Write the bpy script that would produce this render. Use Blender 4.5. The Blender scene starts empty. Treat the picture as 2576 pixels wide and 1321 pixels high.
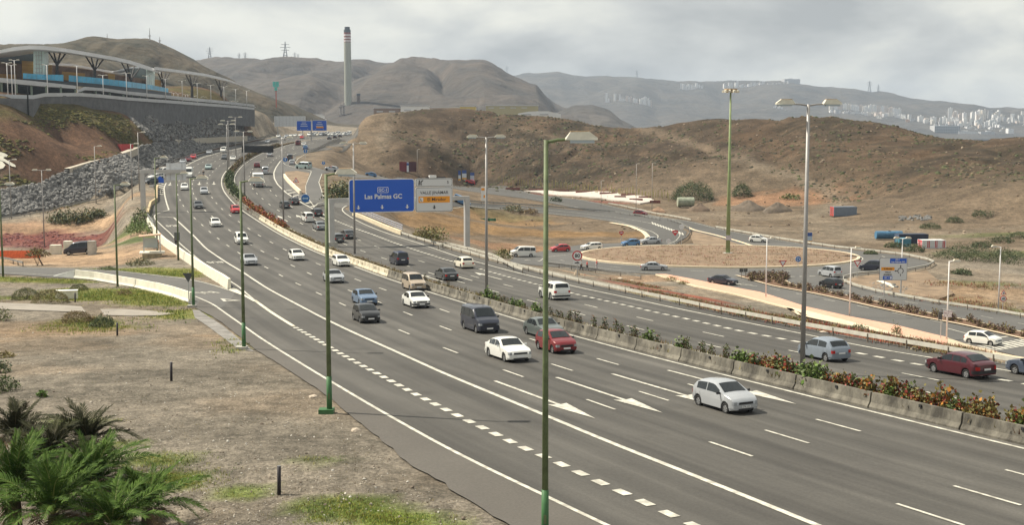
import bpy, bmesh, math, random
import numpy as np
from mathutils import Vector, Matrix
random.seed(7); RNG = np.random.default_rng(7)
SC = bpy.context.scene; COL = SC.collection

# ------------------------------------------------------------------ camera
FPX, YH, CH = 3200.0, 330.0, 14.0          # focal length and horizon row at a picture width of 2576, eye height
TH = math.atan((660.5 - YH) / FPX)
cam_d = bpy.data.cameras.new('camera'); cam = bpy.data.objects.new('camera', cam_d); COL.objects.link(cam)
cam_d.sensor_width = 36.0; cam_d.lens = 36.0 * FPX / 2576.0
cam_d.clip_start = 0.5; cam_d.clip_end = 40000
cam.location = (0, 0, CH); cam.rotation_euler = (math.pi / 2 - TH, 0, 0)
SC.camera = cam
# ------------------------------------------------------------------ sky, sun, exposure
SUN = Vector((-8.7, 2.4, 12.2)).normalized()
sun_el = math.asin(SUN.z); sun_az = math.atan2(SUN.x, SUN.y)
wd = bpy.data.worlds.new('World'); SC.world = wd; wd.use_nodes = True
nt = wd.node_tree; N = nt.nodes; LK = nt.links
bg = N['Background']; bg.inputs['Strength'].default_value = 0.09
sky = N.new('ShaderNodeTexSky'); sky.sky_type = 'NISHITA'; sky.sun_disc = False
sky.sun_elevation = sun_el; sky.sun_rotation = sun_az; sky.dust_density = 3.0
tc = N.new('ShaderNodeTexCoord')
sep = N.new('ShaderNodeSeparateXYZ'); LK.new(tc.outputs['Generated'], sep.inputs[0])
def wm(op, a, b=None):
    n = N.new('ShaderNodeMath'); n.operation = op
    for i, v in enumerate((a, b)):
        if v is None: continue
        if isinstance(v, (int, float)): n.inputs[i].default_value = v
        else: LK.new(v, n.inputs[i])
    return n.outputs[0]
zz = wm('ADD', wm('MAXIMUM', sep.outputs[2], 0.0), 0.40)
cx_ = wm('DIVIDE', sep.outputs[0], zz); cy_ = wm('DIVIDE', sep.outputs[1], zz)
cmb = N.new('ShaderNodeCombineXYZ'); LK.new(cx_, cmb.inputs[0]); LK.new(cy_, cmb.inputs[1])
n1 = N.new('ShaderNodeTexNoise'); n1.inputs['Scale'].default_value = 1.9; n1.inputs['Detail'].default_value = 7; n1.inputs['Roughness'].default_value = 0.55; n1.inputs['Distortion'].default_value = 0.25
LK.new(cmb.outputs[0], n1.inputs['Vector'])
rp = N.new('ShaderNodeValToRGB'); LK.new(n1.outputs['Fac'], rp.inputs[0])
e = rp.color_ramp.elements
e[0].position = 0.38; e[0].color = (0.36, 0.37, 0.365, 1)
e[1].position = 0.60; e[1].color = (0.74, 0.73, 0.65, 1)
e2 = rp.color_ramp.elements.new(0.49); e2.color = (0.53, 0.535, 0.51, 1)
vm = N.new('ShaderNodeMix'); vm.data_type = 'RGBA'; vm.blend_type = 'MULTIPLY'; vm.inputs['Factor'].default_value = 1.0
LK.new(rp.outputs[0], vm.inputs['A']); vm.inputs['B'].default_value = (10, 10, 10, 1)
mx = N.new('ShaderNodeMix'); mx.data_type = 'RGBA'; mx.inputs['Factor'].default_value = 0.93
LK.new(sky.outputs[0], mx.inputs['A']); LK.new(vm.outputs['Result'], mx.inputs['B'])
LK.new(mx.outputs['Result'], bg.inputs['Color'])
sl = bpy.data.lights.new('sun', 'SUN'); sl.energy = 5.0; sl.angle = math.radians(0.6); sl.color = (1.0, 0.92, 0.78)
so = bpy.data.objects.new('sun', sl); COL.objects.link(so)
so.rotation_euler = SUN.to_track_quat('Z', 'Y').to_euler()
SC.view_settings.view_transform = 'Standard'; SC.view_settings.look = 'None'
SC.view_settings.exposure = 0.50; SC.view_settings.gamma = 1.0; SC.view_settings.use_curve_mapping = False

# ------------------------------------------------------------------ materials
MATS = {}
def mat(name, col, rough=0.85, nz=0.0, sc=3.0, bump=0.0, bsc=None, metal=0.0, coat=0.0, col2=None, spec=0.4, emit=None, space='Object', stretch=None, detail=5):
    """procedural principled material: colour varied by noise, optional relief"""
    if name in MATS: return MATS[name]
    m = bpy.data.materials.new(name); m.use_nodes = True; MATS[name] = m
    t = m.node_tree; b = t.nodes['Principled BSDF']
    b.inputs['Roughness'].default_value = rough; b.inputs['Metallic'].default_value = metal
    b.inputs['Coat Weight'].default_value = coat; b.inputs['Specular IOR Level'].default_value = spec
    b.inputs['Base Color'].default_value = (*col, 1)
    if emit:
        b.inputs['Emission Color'].default_value = (*col, 1); b.inputs['Emission Strength'].default_value = emit
    if nz or col2 or bump:
        c = t.nodes.new('ShaderNodeTexCoord'); src = c.outputs['Object']
        if space == 'World':
            g = t.nodes.new('ShaderNodeNewGeometry'); src = g.outputs['Position']
        if stretch:
            mp = t.nodes.new('ShaderNodeMapping'); mp.inputs['Scale'].default_value = stretch; t.links.new(src, mp.inputs[0]); src = mp.outputs[0]
        n = t.nodes.new('ShaderNodeTexNoise'); n.inputs['Scale'].default_value = sc; n.inputs['Detail'].default_value = detail; n.inputs['Roughness'].default_value = 0.65
        t.links.new(src, n.inputs['Vector'])
        if nz or col2:
            r = t.nodes.new('ShaderNodeValToRGB'); t.links.new(n.outputs['Fac'], r.inputs[0])
            c1 = tuple(max(0, x * (1 - nz)) for x in col); c2 = col2 if col2 else tuple(min(1, x * (1 + nz)) for x in col)
            r.color_ramp.elements[0].position = 0.36; r.color_ramp.elements[0].color = (*c1, 1)
            r.color_ramp.elements[1].position = 0.64; r.color_ramp.elements[1].color = (*c2, 1)
            t.links.new(r.outputs[0], b.inputs['Base Color'])
        if bump:
            n2 = t.nodes.new('ShaderNodeTexNoise'); n2.inputs['Scale'].default_value = bsc or sc * 4; n2.inputs['Detail'].default_value = 6
            t.links.new(src, n2.inputs['Vector'])
            bp = t.nodes.new('ShaderNodeBump'); bp.inputs['Strength'].default_value = bump; bp.inputs['Distance'].default_value = 0.05
            t.links.new(n2.outputs['Fac'], bp.inputs['Height']); t.links.new(bp.outputs[0], b.inputs['Normal'])
    return m

# ------------------------------------------------------------------ object helpers
def link(o, parent=None):
    COL.objects.link(o)
    if parent is not None: o.parent = parent
    return o
def tag(o, label=None, cat=None, group=None, kind=None):
    if label: o['label'] = label
    if cat: o['category'] = cat
    if group: o['group'] = group
    if kind: o['kind'] = kind
    return o
def empty(name, loc=(0, 0, 0), rz=0.0, label=None, cat=None, group=None):
    o = bpy.data.objects.new(name, None); o.empty_display_size = 0.2; link(o)
    o.location = loc; o.rotation_euler = (0, 0, rz)
    return tag(o, label, cat, group)
def mesh(name, V, F, smooth=False):
    me = bpy.data.meshes.new(name); me.from_pydata([tuple(v) for v in V], [], F)
    if smooth: me.polygons.foreach_set('use_smooth', [True] * len(me.polygons))
    me.update(); return me
def obj(name, me, m=None, parent=None, loc=None, rz=None):
    o = bpy.data.objects.new(name, me)
    if m is not None and len(me.materials) == 0: me.materials.append(m)
    link(o, parent)
    if loc is not None: o.location = loc
    if rz is not None: o.rotation_euler = (0, 0, rz)
    return o
class MB:
    """collects boxes, tubes, lathes and prisms into one mesh"""
    def __init__(s): s.V = []; s.F = []; s.MI = []
    def add(s, V, F, mi=0):
        k = len(s.V); s.V += [tuple(v) for v in V]; s.F += [tuple(i + k for i in f) for f in F]; s.MI += [mi] * len(F); return s
    def box(s, c, d, mi=0, rz=0.0, taper=1.0):
        hx, hy, hz = d[0] / 2, d[1] / 2, d[2] / 2; cs, sn = math.cos(rz), math.sin(rz); V = []
        for z, k in ((-hz, 1.0), (hz, taper)):
            for x, y in ((-hx, -hy), (hx, -hy), (hx, hy), (-hx, hy)):
                x *= k; y *= k
                V.append((c[0] + x * cs - y * sn, c[1] + x * sn + y * cs, c[2] + z))
        return s.add(V, [(3, 2, 1, 0), (4, 5, 6, 7), (0, 1, 5, 4), (1, 2, 6, 5), (2, 3, 7, 6), (3, 0, 4, 7)], mi)
    def tube(s, pts, rad, n=8, mi=0, cap=True):
        pts = [Vector(p) for p in pts]; rings = []; V = []
        rs = rad if isinstance(rad, (list, tuple)) else [rad] * len(pts)
        for i, p in enumerate(pts):
            d = (pts[min(i + 1, len(pts) - 1)] - pts[max(i - 1, 0)]).normalized()
            a = d.orthogonal().normalized() if abs(d.z) < 0.99 else Vector((1, 0, 0)); b = d.cross(a)
            if abs(d.z) < 0.99: a = Vector((0, 0, 1)).cross(d).normalized(); b = d.cross(a)
            for k in range(n):
                t = 2 * math.pi * k / n; V.append(p + (a * math.cos(t) + b * math.sin(t)) * rs[i])
        F = []
        for i in range(len(pts) - 1):
            for k in range(n):
                F.append((i * n + k, i * n + (k + 1) % n, (i + 1) * n + (k + 1) % n, (i + 1) * n + k))
        if cap: F.append(tuple(range(n - 1, -1, -1))); F.append(tuple((len(pts) - 1) * n + k for k in range(n)))
        return s.add(V, F, mi)
    def prism(s, poly, axis, a, b, mi=0):
        """polygon in the two other axes pushed from a to b along axis"""
        n = len(poly); V = []
        for w in (a, b):
            for u, v in poly:
                V.append({'x': (w, u, v), 'y': (u, w, v), 'z': (u, v, w)}[axis])
        F = [tuple(range(n)), tuple(range(2 * n - 1, n - 1, -1))] + [(i, i + n, (i + 1) % n + n, (i + 1) % n) for i in range(n)]
        return s.add(V, F, mi)
    def mesh(s, name, mats, smooth=False):
        me = mesh(name, s.V, s.F, smooth)
        for m in mats: me.materials.append(m)
        if any(s.MI): me.polygons.foreach_set('material_index', s.MI)
        bm = bmesh.new(); bm.from_mesh(me); bmesh.ops.recalc_face_normals(bm, faces=bm.faces); bm.to_mesh(me); bm.free()
        return me
    def build(s, name, m, parent=None, loc=None, rz=None, smooth=False):
        return obj(name, s.mesh(name, m if isinstance(m, list) else [m], smooth), None, parent, loc, rz)
def copy_tree(o, parent=None):
    c = o.copy(); COL.objects.link(c); c.parent = parent
    for ch in o.children: copy_tree(ch, c)
    return c

# ------------------------------------------------------------------ smooth random fields
def vnoise(x, y, seed=0):
    xi = np.floor(x).astype(np.int64); yi = np.floor(y).astype(np.int64); fx = x - xi; fy = y - yi
    fx = fx * fx * (3 - 2 * fx); fy = fy * fy * (3 - 2 * fy)
    def hsh(a, b):
        h = (a * 374761393 + b * 668265263 + seed * 1274126177) & 0xffffffff
        h = ((h ^ (h >> 13)) * 1274126177) & 0xffffffff
        return ((h ^ (h >> 16)) & 0xffff) / 65535.0
    return (hsh(xi, yi) * (1 - fx) + hsh(xi + 1, yi) * fx) * (1 - fy) + (hsh(xi, yi + 1) * (1 - fx) + hsh(xi + 1, yi + 1) * fx) * fy
def fbm(x, y, o=4, seed=0):
    r = 0; a = 1.0; t = 0
    for k in range(o): r = r + a * vnoise(x * 2 ** k, y * 2 ** k, seed + k); t += a; a *= 0.5
    return r / t
# ------------------------------------------------------------------ the lie of the land
_c, _s = math.cos(TH), math.sin(TH)
def ray(x, y):
    """direction of sight for a place surveyed in the photograph (width 2576)"""
    u = (x - 1288) / FPX; v = (660.5 - y) / FPX
    return (u, _c + v * _s, -_s + v * _c)
def at_z(x, y, z): r = ray(x, y); t = (z - CH) / r[2]; return (r[0] * t, r[1] * t, z)
def at_y(x, y, Y): r = ray(x, y); t = Y / r[1]; return (r[0] * t, Y, CH + r[2] * t)
ZY = [0, 60, 100, 140, 180, 220, 260, 300, 350, 400, 450, 500, 550, 600, 700, 800, 1000]
ZZ = [.2, 0, -1.6, -3.0, -3.7, -3.0, -1, 1.2, 3.7, 5.6, 7.3, 8.8, 10, 11, 12.2, 13, 13.5]
_zy = np.arange(0, 1000, 1.0); _zz = np.interp(_zy, ZY, ZZ); _k = np.ones(31) / 31
_zz = np.convolve(np.pad(_zz, 15, mode='edge'), _k, mode='valid')
def zr(Y): return np.interp(Y, _zy, _zz)
def hit_profile(x, y):
    r = ray(x, y); Y = np.linspace(15, 950, 9351); t = Y / r[1]; d = CH + r[2] * t - zr(Y); i = int(np.argmax(d < 0))
    return (r[0] * t[i], Y[i], float(zr(Y[i])))
# painted lines of the motorway, far end first
LB = [(900, 340.5), (830, 344), (760, 353), (700, 366), (640, 384), (605, 402), (585, 415), (570.3, 429.1), (559, 443.5), (556.4, 459.8), (559.6, 476), (569, 491.2), (581.6, 505), (596.3, 520.8), (617, 536.7), (644, 553.4), (675.9, 574.1), (707.7, 593.2), (739.5, 609.1), (771.4, 625), (811.1, 642.5), (835, 651.3), (881.5, 667.7), (919.7, 682.8), (967.4, 700.3), (1010.4, 714.6), (1070.9, 733.9), (1126, 751.4), (1186.3, 770.2), (1241.6, 787.8), (1316.9, 811.7), (1414.8, 840.5), (1502.6, 864.4), (1617, 895), (1861.3, 958.7), (2020.8, 997), (2185.9, 1040.5), (2351.1, 1081.7), (2560, 1131.6), (2900, 1213), (3400, 1333), (4000, 1477)]
LA = [(437.9, 548.5), (460.4, 569.1), (488.2, 594.8), (516.8, 625), (548.6, 647.3), (580.4, 668), (612.3, 687), (673.2, 727.6), (736, 761.5), (811.3, 801.6), (886.6, 838), (961.9, 871.9), (1054.8, 914), (1119.5, 944), (1250.2, 998.6), (1364.6, 1046), (1535.8, 1118.5), (2040, 1321), (2200, 1386), (2500, 1505)]
RT = [(705, 406), (693.4, 423.1), (688.7, 435.8), (690.3, 450.1), (698.2, 464.4), (718.9, 485), (755.5, 508.9), (795.2, 530.3), (827.1, 547.8), (843, 555), (891, 574.6), (935.6, 590.5), (983.3, 608.8), (1031.1, 625.5), (1077.2, 640.6), (1131.3, 657.3), (1231.6, 684.9), (1276.7, 697.5), (1352, 717.5), (1447.4, 741.4), (1562.9, 767.7), (1660.8, 790.3), (1739, 807), (1861.3, 835.1), (1995.9, 860.5), (2141.9, 888), (2301.6, 918.5), (2499.8, 955), (2700, 992), (2900, 1028)]
RE2 = [(872, 518), (859.3, 525.3), (864, 535), (889.5, 551.5), (919.7, 566.6), (967.4, 585.7), (1015.2, 600.9), (1062.9, 616), (1110.6, 632.7), (1153.6, 647.8), (1212.5, 663.7), (1276.7, 681.1), (1362.1, 702.5), (1462.5, 726.3), (1552.8, 745.1), (1697.4, 777), (2082, 855), (2185.9, 877.5), (2370.4, 907), (2543.9, 937.2), (2750, 975), (2950, 1012)]
def prof(pts): return [hit_profile(*p) for p in pts]
def densify(P, step=2.0):
    P = np.array(P, float); d = np.r_[0, np.cumsum(np.linalg.norm(np.diff(P[:, :2], axis=0), axis=1))]
    n = max(2, int(d[-1] / step) + 1); s = np.linspace(0, d[-1], n)
    Q = np.stack([np.interp(s, d, P[:, i]) for i in range(P.shape[1])], 1)
    return Q
def smooth_line(P, step=2.0, w=9):
    Q = densify(P, step)
    if len(Q) > w * 2:
        k = np.ones(w) / w
        for i in range(Q.shape[1]):
            a = np.r_[2 * Q[0, i] - Q[1:w // 2 + 1, i][::-1], Q[:, i], 2 * Q[-1, i] - Q[-w // 2:-1, i][::-1]]
            Q[:, i] = np.convolve(a, k, mode='valid')[:len(Q)]
    return Q
LBw = smooth_line(prof(LB), 2.0, 11)                    # axis of the motorway
def axis_dist(X, Y, A=None):
    """signed distance from the motorway axis (negative: west, towards the bus lane)"""
    A = LBw[::3] if A is None else A
    X = np.asarray(X, float).ravel(); Y = np.asarray(Y, float).ravel()
    best = np.full(X.shape, 1e9); sg = np.zeros(X.shape)
    for a, b in zip(A[:-1], A[1:]):
        dx, dy = b[0] - a[0], b[1] - a[1]; L2 = dx * dx + dy * dy
        t = np.clip(((X - a[0]) * dx + (Y - a[1]) * dy) / L2, 0, 1)
        qx = X - a[0] - t * dx; qy = Y - a[1] - t * dy; d = np.hypot(qx, qy); m = d < best
        best = np.where(m, d, best); sg = np.where(m, np.sign(dx * (Y - a[1]) - dy * (X - a[0])), sg)
    return best * sg
GX = np.unique(np.r_[np.arange(-520, -90, 4.0), np.arange(-90, 70, 1.0), np.arange(70, 561, 4.0)])
GY = np.unique(np.r_[np.arange(8, 160, 1.0), np.arange(160, 480, 2.0), np.arange(480, 905, 5.0)])
CP = []
def cz(*a):
    for x, y, z in a: CP.append(at_z(x, y, z))
def cy(*a):
    for x, y, Y in a: CP.append(at_y(x, y, Y))
# near west field and slip road follow the motorway profile
for Y in (10, 30, 50, 75, 100, 125):
    for X in (-110, -70, -40, -15, 10, 30): CP.append((X, Y, float(zr(Y))))
cz((-150, 690, -3.2), (0, 680, -3.2), (200, 690, -3.2), (400, 708, -3.3), (500, 735, -3.0), (0, 720, -3.0), (250, 740, -2.8),
   (383, 648, -4.3), (300, 664, -4.6), (450, 690, -3.4), (200, 645, -8.8), (40, 645, -8.8), (-150, 645, -8.8), (100, 595, -8.5), (-100, 600, -8.6), (300, 565, -6.4), (230, 590, -8),
   (350, 605, -7.0), (345, 570, -5.6), (0, 566, -6.7), (-150, 575, -8.5), (200, 533, -4.6), (276, 520, -3.4), (326, 503, -1.7), (369, 484, -0.2), (0, 552, -6.5), (125, 536, -5.2), (251, 506, -3.0), (311, 484, -0.9), (351, 459, 1.0))
# rock slope, embankment, plateau of the shopping centre
cy((-150, 555, 285), (0, 545, 297), (120, 524, 311), (241, 497, 322), (351, 444, 362), (440, 398.6, 430), (500, 384, 452), (600, 364, 485))
cy((-150, 490, 296), (0, 480, 305), (100, 464, 312), (168, 427.5, 325), (238, 406, 335), (316, 386, 352), (384, 359.7, 398), (440, 356, 437), (502, 351, 462), (560, 348, 478), (617, 345, 497))
cy((-150, 300, 322), (0, 289, 330), (70, 299, 336), (98, 262, 350), (163, 260, 358), (251, 282, 372), (319, 288, 385), (385, 291, 418), (450, 294, 451), (520, 296, 484), (597, 297, 520))
cy((0, 380, 318), (150, 350, 345), (250, 340, 352), (320, 335, 366))
for X, Y in ((-175, 345), (-141, 362), (-134, 380), (-128, 410), (-124, 450), (-118, 500), (-113, 530), (-220, 380), (-200, 440), (-180, 520), (-170, 600), (-300, 420), (-300, 560), (-450, 450)): CP.append((X, Y, 23.3))
cy((640, 300, 560), (690, 300, 600), (650, 325, 560), (720, 320, 640), (740, 335, 690))
for X, Y, z in ((-190, 700, 26), (-300, 750, 30), (-450, 800, 35), (-140, 640, 20)): CP.append((X, Y, z))
# junction, loop road, local road, roundabout
cz((790, 440, 2.2), (760, 470, 1.2), (815, 500, -0.8), (832, 430, 2.6), (900, 510, -1.2), (1000, 512, -2.5), (1150, 512, -4.5), (1300, 517, -6), (1500, 535, -8), (1600, 570, -8.6), (1660, 600, -8.8),
   (960, 450, -0.6), (1100, 463, -3.6), (1200, 475, -5), (1350, 497, -6), (1500, 520, -7), (1700, 560, -8), (1900, 592, -8.7), (932, 444, -0.5),
   (1000, 560, -5), (1150, 595, -7), (1225, 552, -8.3), (1400, 560, -8.8), (1500, 600, -8.8), (1315, 648, -8.3), (1300, 610, -8.6), (1450, 690, -7.6), (1560, 690, -8.4))
for x, y in ((1500, 640), (1650, 690), (1830, 640), (1830, 690), (2000, 690), (2177, 655), (2300, 660), (2100, 720), (1990, 740), (2150, 770), (2280, 780), (2400, 820), (2470, 868), (2576, 870), (2576, 820), (2700, 900), (2350, 700), (2450, 740)): cz((x, y, -8.9))
cz((2576, 700, -9.4), (2576, 780, -9.6), (2400, 640, -9.0), (2250, 620, -8.9), (2050, 590, -8.8), (2800, 700, -9.5), (2800, 800, -9.6), (2000, 560, -8.6), (2200, 590, -8.8))
cz((1700, 725, -7.2), (1900, 765, -7.2), (2100, 806, -7.8), (2300, 850, -7.9), (2450, 885, -8.0), (1648, 692, -8.7), (1749, 722, -8.75), (1850, 742, -8.8), (1978, 775, -8.85), (2158, 818, -8.9), (2282, 848, -8.9), (2380, 871, -8.9), (2520, 885, -8.9), (2640, 905, -8.9), (2800, 930, -8.9))
# hills to the east
cy((870, 368, 480), (900, 340, 490), (930, 292, 520), (1000, 284, 545), (1130, 275, 560), (1200, 278, 560), (1300, 289, 560), (1400, 301, 560), (1500, 318, 556), (1600, 327, 540), (1700, 318, 522), (1800, 303, 510), (1950, 294, 490), (2100, 294, 480), (2200, 304, 470), (2300, 330, 460), (2380, 350, 460), (2450, 357, 450), (2576, 350, 430), (2750, 340, 420))
cy((830, 386, 430), (880, 400, 450), (1000, 400, 462), (1100, 390, 474), (1300, 395, 474), (1500, 400, 462), (1600, 425, 432), (1700, 400, 434), (1900, 400, 420), (2100, 400, 410), (2300, 420, 385), (2500, 430, 352), (2650, 440, 340), (2400, 500, 325), (2576, 500, 312), (1000, 340, 505), (1200, 335, 520), (1400, 345, 515), (1700, 355, 480), (2000, 345, 452), (2300, 370, 425), (2500, 390, 400), (2750, 400, 380))
cz((900, 425, 0.5), (950, 440, -1), (1150, 452, -3.8), (1300, 470, -5), (1450, 475, -5.5), (1650, 500, -6.5), (1760, 500, -6.5), (1900, 510, -7), (2000, 522, -7), (2150, 546, -7.5), (2110, 500, -5.5), (2300, 562, -7.6), (2576, 545, -6.2), (2576, 610, -8.4), (2750, 560, -6.2))
for X in (-10, 60, 130, 210, 300, 400): CP.append((X, 680, 0)); CP.append((X, 800, -10))
for X in (95, 125, 150, 175, 200, 230, 260): CP.append((X, 540, 3.0))
for X in (20, 50, 75): CP.append((X, 610, 3.0))
cy((1600, 358, 490), (1550, 352, 498), (1650, 358, 478)); CP += [(45, 575, 11.5), (62, 572, 11.0), (30, 580, 12.5)]
for X, Y, z in ((-60, 640, 14), (-40, 700, 12), (-60, 850, 11), (200, 120, -9.5), (300, 200, -9.6), (400, 300, -8), (120, 60, -8), (300, 60, -9.5), (60, 60, -5), (45, 20, -1.5), (90, 20, -5), (450, 500, 4)): CP.append((X, Y, z))
# the corridor itself
for q in LBw[::9]:
    for dX in (-10, 0, 12): CP.append((q[0] + dX, q[1], float(zr(q[1]))))
CP = np.array(CP)
_d = np.linalg.norm(CP[:, None, :2] - CP[None, :, :2], axis=2); keep = []
for i in range(len(CP)):
    if not any(_d[i, j] < 3.0 for j in keep): keep.append(i)
CP = CP[keep]
MQ = 14.0
A_ = np.sqrt(((CP[:, None, :2] - CP[None, :, :2]) ** 2).sum(2) + MQ * MQ) + np.eye(len(CP)) * 0.2 * -1
zm = CP[:, 2].mean(); w_ = np.linalg.solve(A_, CP[:, 2] - zm)
XX, YY = np.meshgrid(GX, GY)
HG = np.full(XX.shape, zm)
for (px, py, _z), w in zip(CP, w_): HG += w * np.sqrt((XX - px) ** 2 + (YY - py) ** 2 + MQ * MQ)
AD = axis_dist(XX, YY).reshape(XX.shape)
LWID = np.interp(YY, [0, 55, 105, 135, 150, 220, 245, 270, 300, 400, 1000], [27, 26, 24.5, 22.5, 20.5, 20.5, 20.0, 19, 17, 19, 20])
RWID = np.interp(YY, [0, 230, 260, 300, 330, 420, 1000], [19.6, 19.6, 25, 27, 27, 22, 20])
def sstep(a, b, x): t = np.clip((x - a) / (b - a), 0, 1); return t * t * (3 - 2 * t)
out = np.maximum(-AD - LWID, AD - RWID)
mk = 1 - sstep(0.5, np.where(AD > 0, 9.0, 7.0), out)
HG = HG * (1 - mk) + zr(YY) * mk
# level ground of the roundabout
RC = (at_z(1830, 660, -8.8)[0], 232.0); RA, RB = 25.0, 20.6
rr = np.hypot((XX - RC[0] - 4) / 44, (YY - RC[1]) / 36)
mr = (1 - sstep(0.85, 1.25, rr)) * (1 - mk); HG = HG * (1 - mr) + (-8.85) * mr
# bank falling from the motorway rail to the local road
_zf = zr(YY - .37 * AD) - .20 * (AD - 20.3); _we = (1 - sstep(200, 232, YY)) * sstep(20.0, 20.6, AD) * (1 - sstep(70, 85, AD)) * (YY > 20)
HG = HG * (1 - _we) + np.where(_zf > -8.85, _zf, np.minimum(HG, -8.85)) * _we
# shelf of the exit road below the stone slope
EXw = smooth_line([at_z(*q) for q in ((-160, 577, -8.3), (0, 555, -6.6), (125.5, 536.7, -5.2), (195.8, 519, -4.2), (251, 506.6, -3.0), (311, 484, -0.9), (351, 459, 1.0), (401, 426, 3.4), (426.7, 413.7, 4.4))], 2.0, 7)
_sd = axis_dist([EXw[20, 0] + 2], [EXw[20, 1] - 5], EXw[::2])[0]; EXS = 1 if _sd > 0 else -1
de = EXS * axis_dist(XX, YY, EXw[::2]).reshape(XX.shape)
_zi = np.interp(XX, EXw[:, 0], EXw[:, 2]); _lim = (XX > EXw[0, 0] - 3) & (XX < EXw[-1, 0] + 4) & (YY > 240) & (YY < 400)
mx_ = np.where(_lim, sstep(-4.0, -1.0, de) * (1 - sstep(7.4, 12.0, de)), 0) * (1 - mk)
HG = HG * (1 - mx_) + _zi * mx_
def height(X, Y, G=None):
    G = HG if G is None else G
    X = np.clip(X, GX[0], GX[-1] - 1e-3); Y = np.clip(Y, GY[0], GY[-1] - 1e-3)
    i = np.clip(np.searchsorted(GX, X, side='right') - 1, 0, len(GX) - 2); j = np.clip(np.searchsorted(GY, Y, side='right') - 1, 0, len(GY) - 2)
    fx = (X - GX[i]) / (GX[i + 1] - GX[i]); fy = (Y - GY[j]) / (GY[j + 1] - GY[j])
    return (G[j, i] * (1 - fx) + G[j, i + 1] * fx) * (1 - fy) + (G[j + 1, i] * (1 - fx) + G[j + 1, i + 1] * fx) * fy
_YS = np.concatenate([np.arange(16, 200, 0.25), np.arange(200, 900, 0.5)])
def W(x, y, up=0.0):
    """the spot on the ground surveyed at picture position x, y"""
    r = ray(x, y); t = _YS / r[1]; d = CH + r[2] * t - height(r[0] * t, _YS)
    i = int(np.argmax(d < 0))
    if d[i] >= 0: i = len(_YS) - 1
    if i == 0: Y = _YS[0]
    else: Y = _YS[i - 1] + (_YS[i] - _YS[i - 1]) * d[i - 1] / (d[i - 1] - d[i])
    X = r[0] * Y / r[1]
    return Vector((X, Y, float(height(X, Y)) + up))
def WL(pts): return [W(*p) for p in pts]
def gz(x, y): return float(height(x, y))
# ------------------------------------------------------------------ roads (plan drawn first, ground is roughened beside them afterwards)
def offset_line(P, d):
    P = np.array([(p[0], p[1]) for p in P]); T = np.gradient(P, axis=0); T /= np.linalg.norm(T, axis=1)[:, None] + 1e-9
    return P + np.stack([-T[:, 1], T[:, 0]], 1) * d      # positive: to the left of travel along the line
AX = LBw[:, :2]
def axo(d, y0=0, y1=2000):
    """line beside the motorway axis, d metres to the east"""
    Q = offset_line(AX, d); return Q[(AX[:, 1] >= y0) & (AX[:, 1] <= y1)]
ROADS = []                                               # polygons (world plan) used to keep the ground smooth there
def poly_pts(P): return [(float(p[0]), float(p[1])) for p in P]
def sheet(name, P, off, m, step=4.0, parent=None, kind=None, road=True, thick=0.0, G=None):
    """a surface laid on the ground: polygon in plan, cut into cells so that it follows the land"""
    P = poly_pts(P)
    if road: ROADS.append(np.array(P))
    bm = bmesh.new(); f = bm.faces.new([bm.verts.new((x, y, 0)) for x, y in P])
    bmesh.ops.triangulate(bm, faces=[f])
    xs = [p[0] for p in P]; ys = [p[1] for p in P]
    for ax, lo, hi in ((0, min(xs), max(xs)), (1, min(ys), max(ys))):
        v = math.floor(lo / step) * step + step
        while v < hi:
            co = [0, 0, 0]; no = [0, 0, 0]; co[ax] = v; no[ax] = 1
            bmesh.ops.bisect_plane(bm, geom=bm.verts[:] + bm.edges[:] + bm.faces[:], plane_co=co, plane_no=no)
            v += step
    bmesh.ops.recalc_face_normals(bm, faces=bm.faces)
    if sum(f.normal.z for f in bm.faces) < 0: bmesh.ops.reverse_faces(bm, faces=bm.faces)
    if thick:
        r = bmesh.ops.extrude_edge_only(bm, edges=[e for e in bm.edges if e.is_boundary])
        low = [v for v in r['geom'] if isinstance(v, bmesh.types.BMVert)]
        for v in bm.verts: v.co.z = gz(v.co.x, v.co.y) + off
        for v in low: v.co.z -= thick
    else:
        for v in bm.verts: v.co.z = gz(v.co.x, v.co.y) + off
    me = bpy.data.meshes.new(name); bm.to_mesh(me); bm.free()
    o = obj(name, me, m, parent)
    if kind: o['kind'] = kind
    return o
def strip_mesh(name, P, w, off, dash=None, start=0.0, smooth=True):
    """paint: a stripe of width w along plan line P, broken into dashes (on, gap) if asked"""
    Q = smooth_line(np.array([(p[0], p[1]) for p in P]), 1.0 if dash is None else 0.3, 7) if smooth else densify(np.array([(p[0], p[1]) for p in P]), 1.0)
    T = np.gradient(Q, axis=0); T /= np.linalg.norm(T, axis=1)[:, None] + 1e-9; Nn = np.stack([-T[:, 1], T[:, 0]], 1)
    s = np.r_[0, np.cumsum(np.linalg.norm(np.diff(Q, axis=0), axis=1))]; V = []; F = []
    if dash is None: segs = [(0, s[-1])]
    else:
        segs = []; a = start
        while a + dash[0] < s[-1]: segs.append((a, a + dash[0])); a += dash[0] + dash[1]
    for a, b in segs:
        n = max(1, int((b - a) / 1.2)); k0 = len(V)
        for t in np.linspace(a, b, n + 1):
            c = [np.interp(t, s, Q[:, i]) for i in (0, 1)]; d = [np.interp(t, s, Nn[:, i]) for i in (0, 1)]
            for sg in (-1, 1):
                x = c[0] + d[0] * w / 2 * sg; y = c[1] + d[1] * w / 2 * sg; V.append((x, y, gz(x, y) + off))
        for i in range(n): q = k0 + 2 * i; F.append((q, q + 2, q + 3, q + 1))
    me = mesh(name, V, F)
    return me
def paint(name, P, w, off=0.075, parent=None, dash=None, start=0.0, m=None, smooth=True):
    return obj(name, strip_mesh(name, P, w, off, dash, start, smooth), m or M_PAINT, parent)

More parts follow.
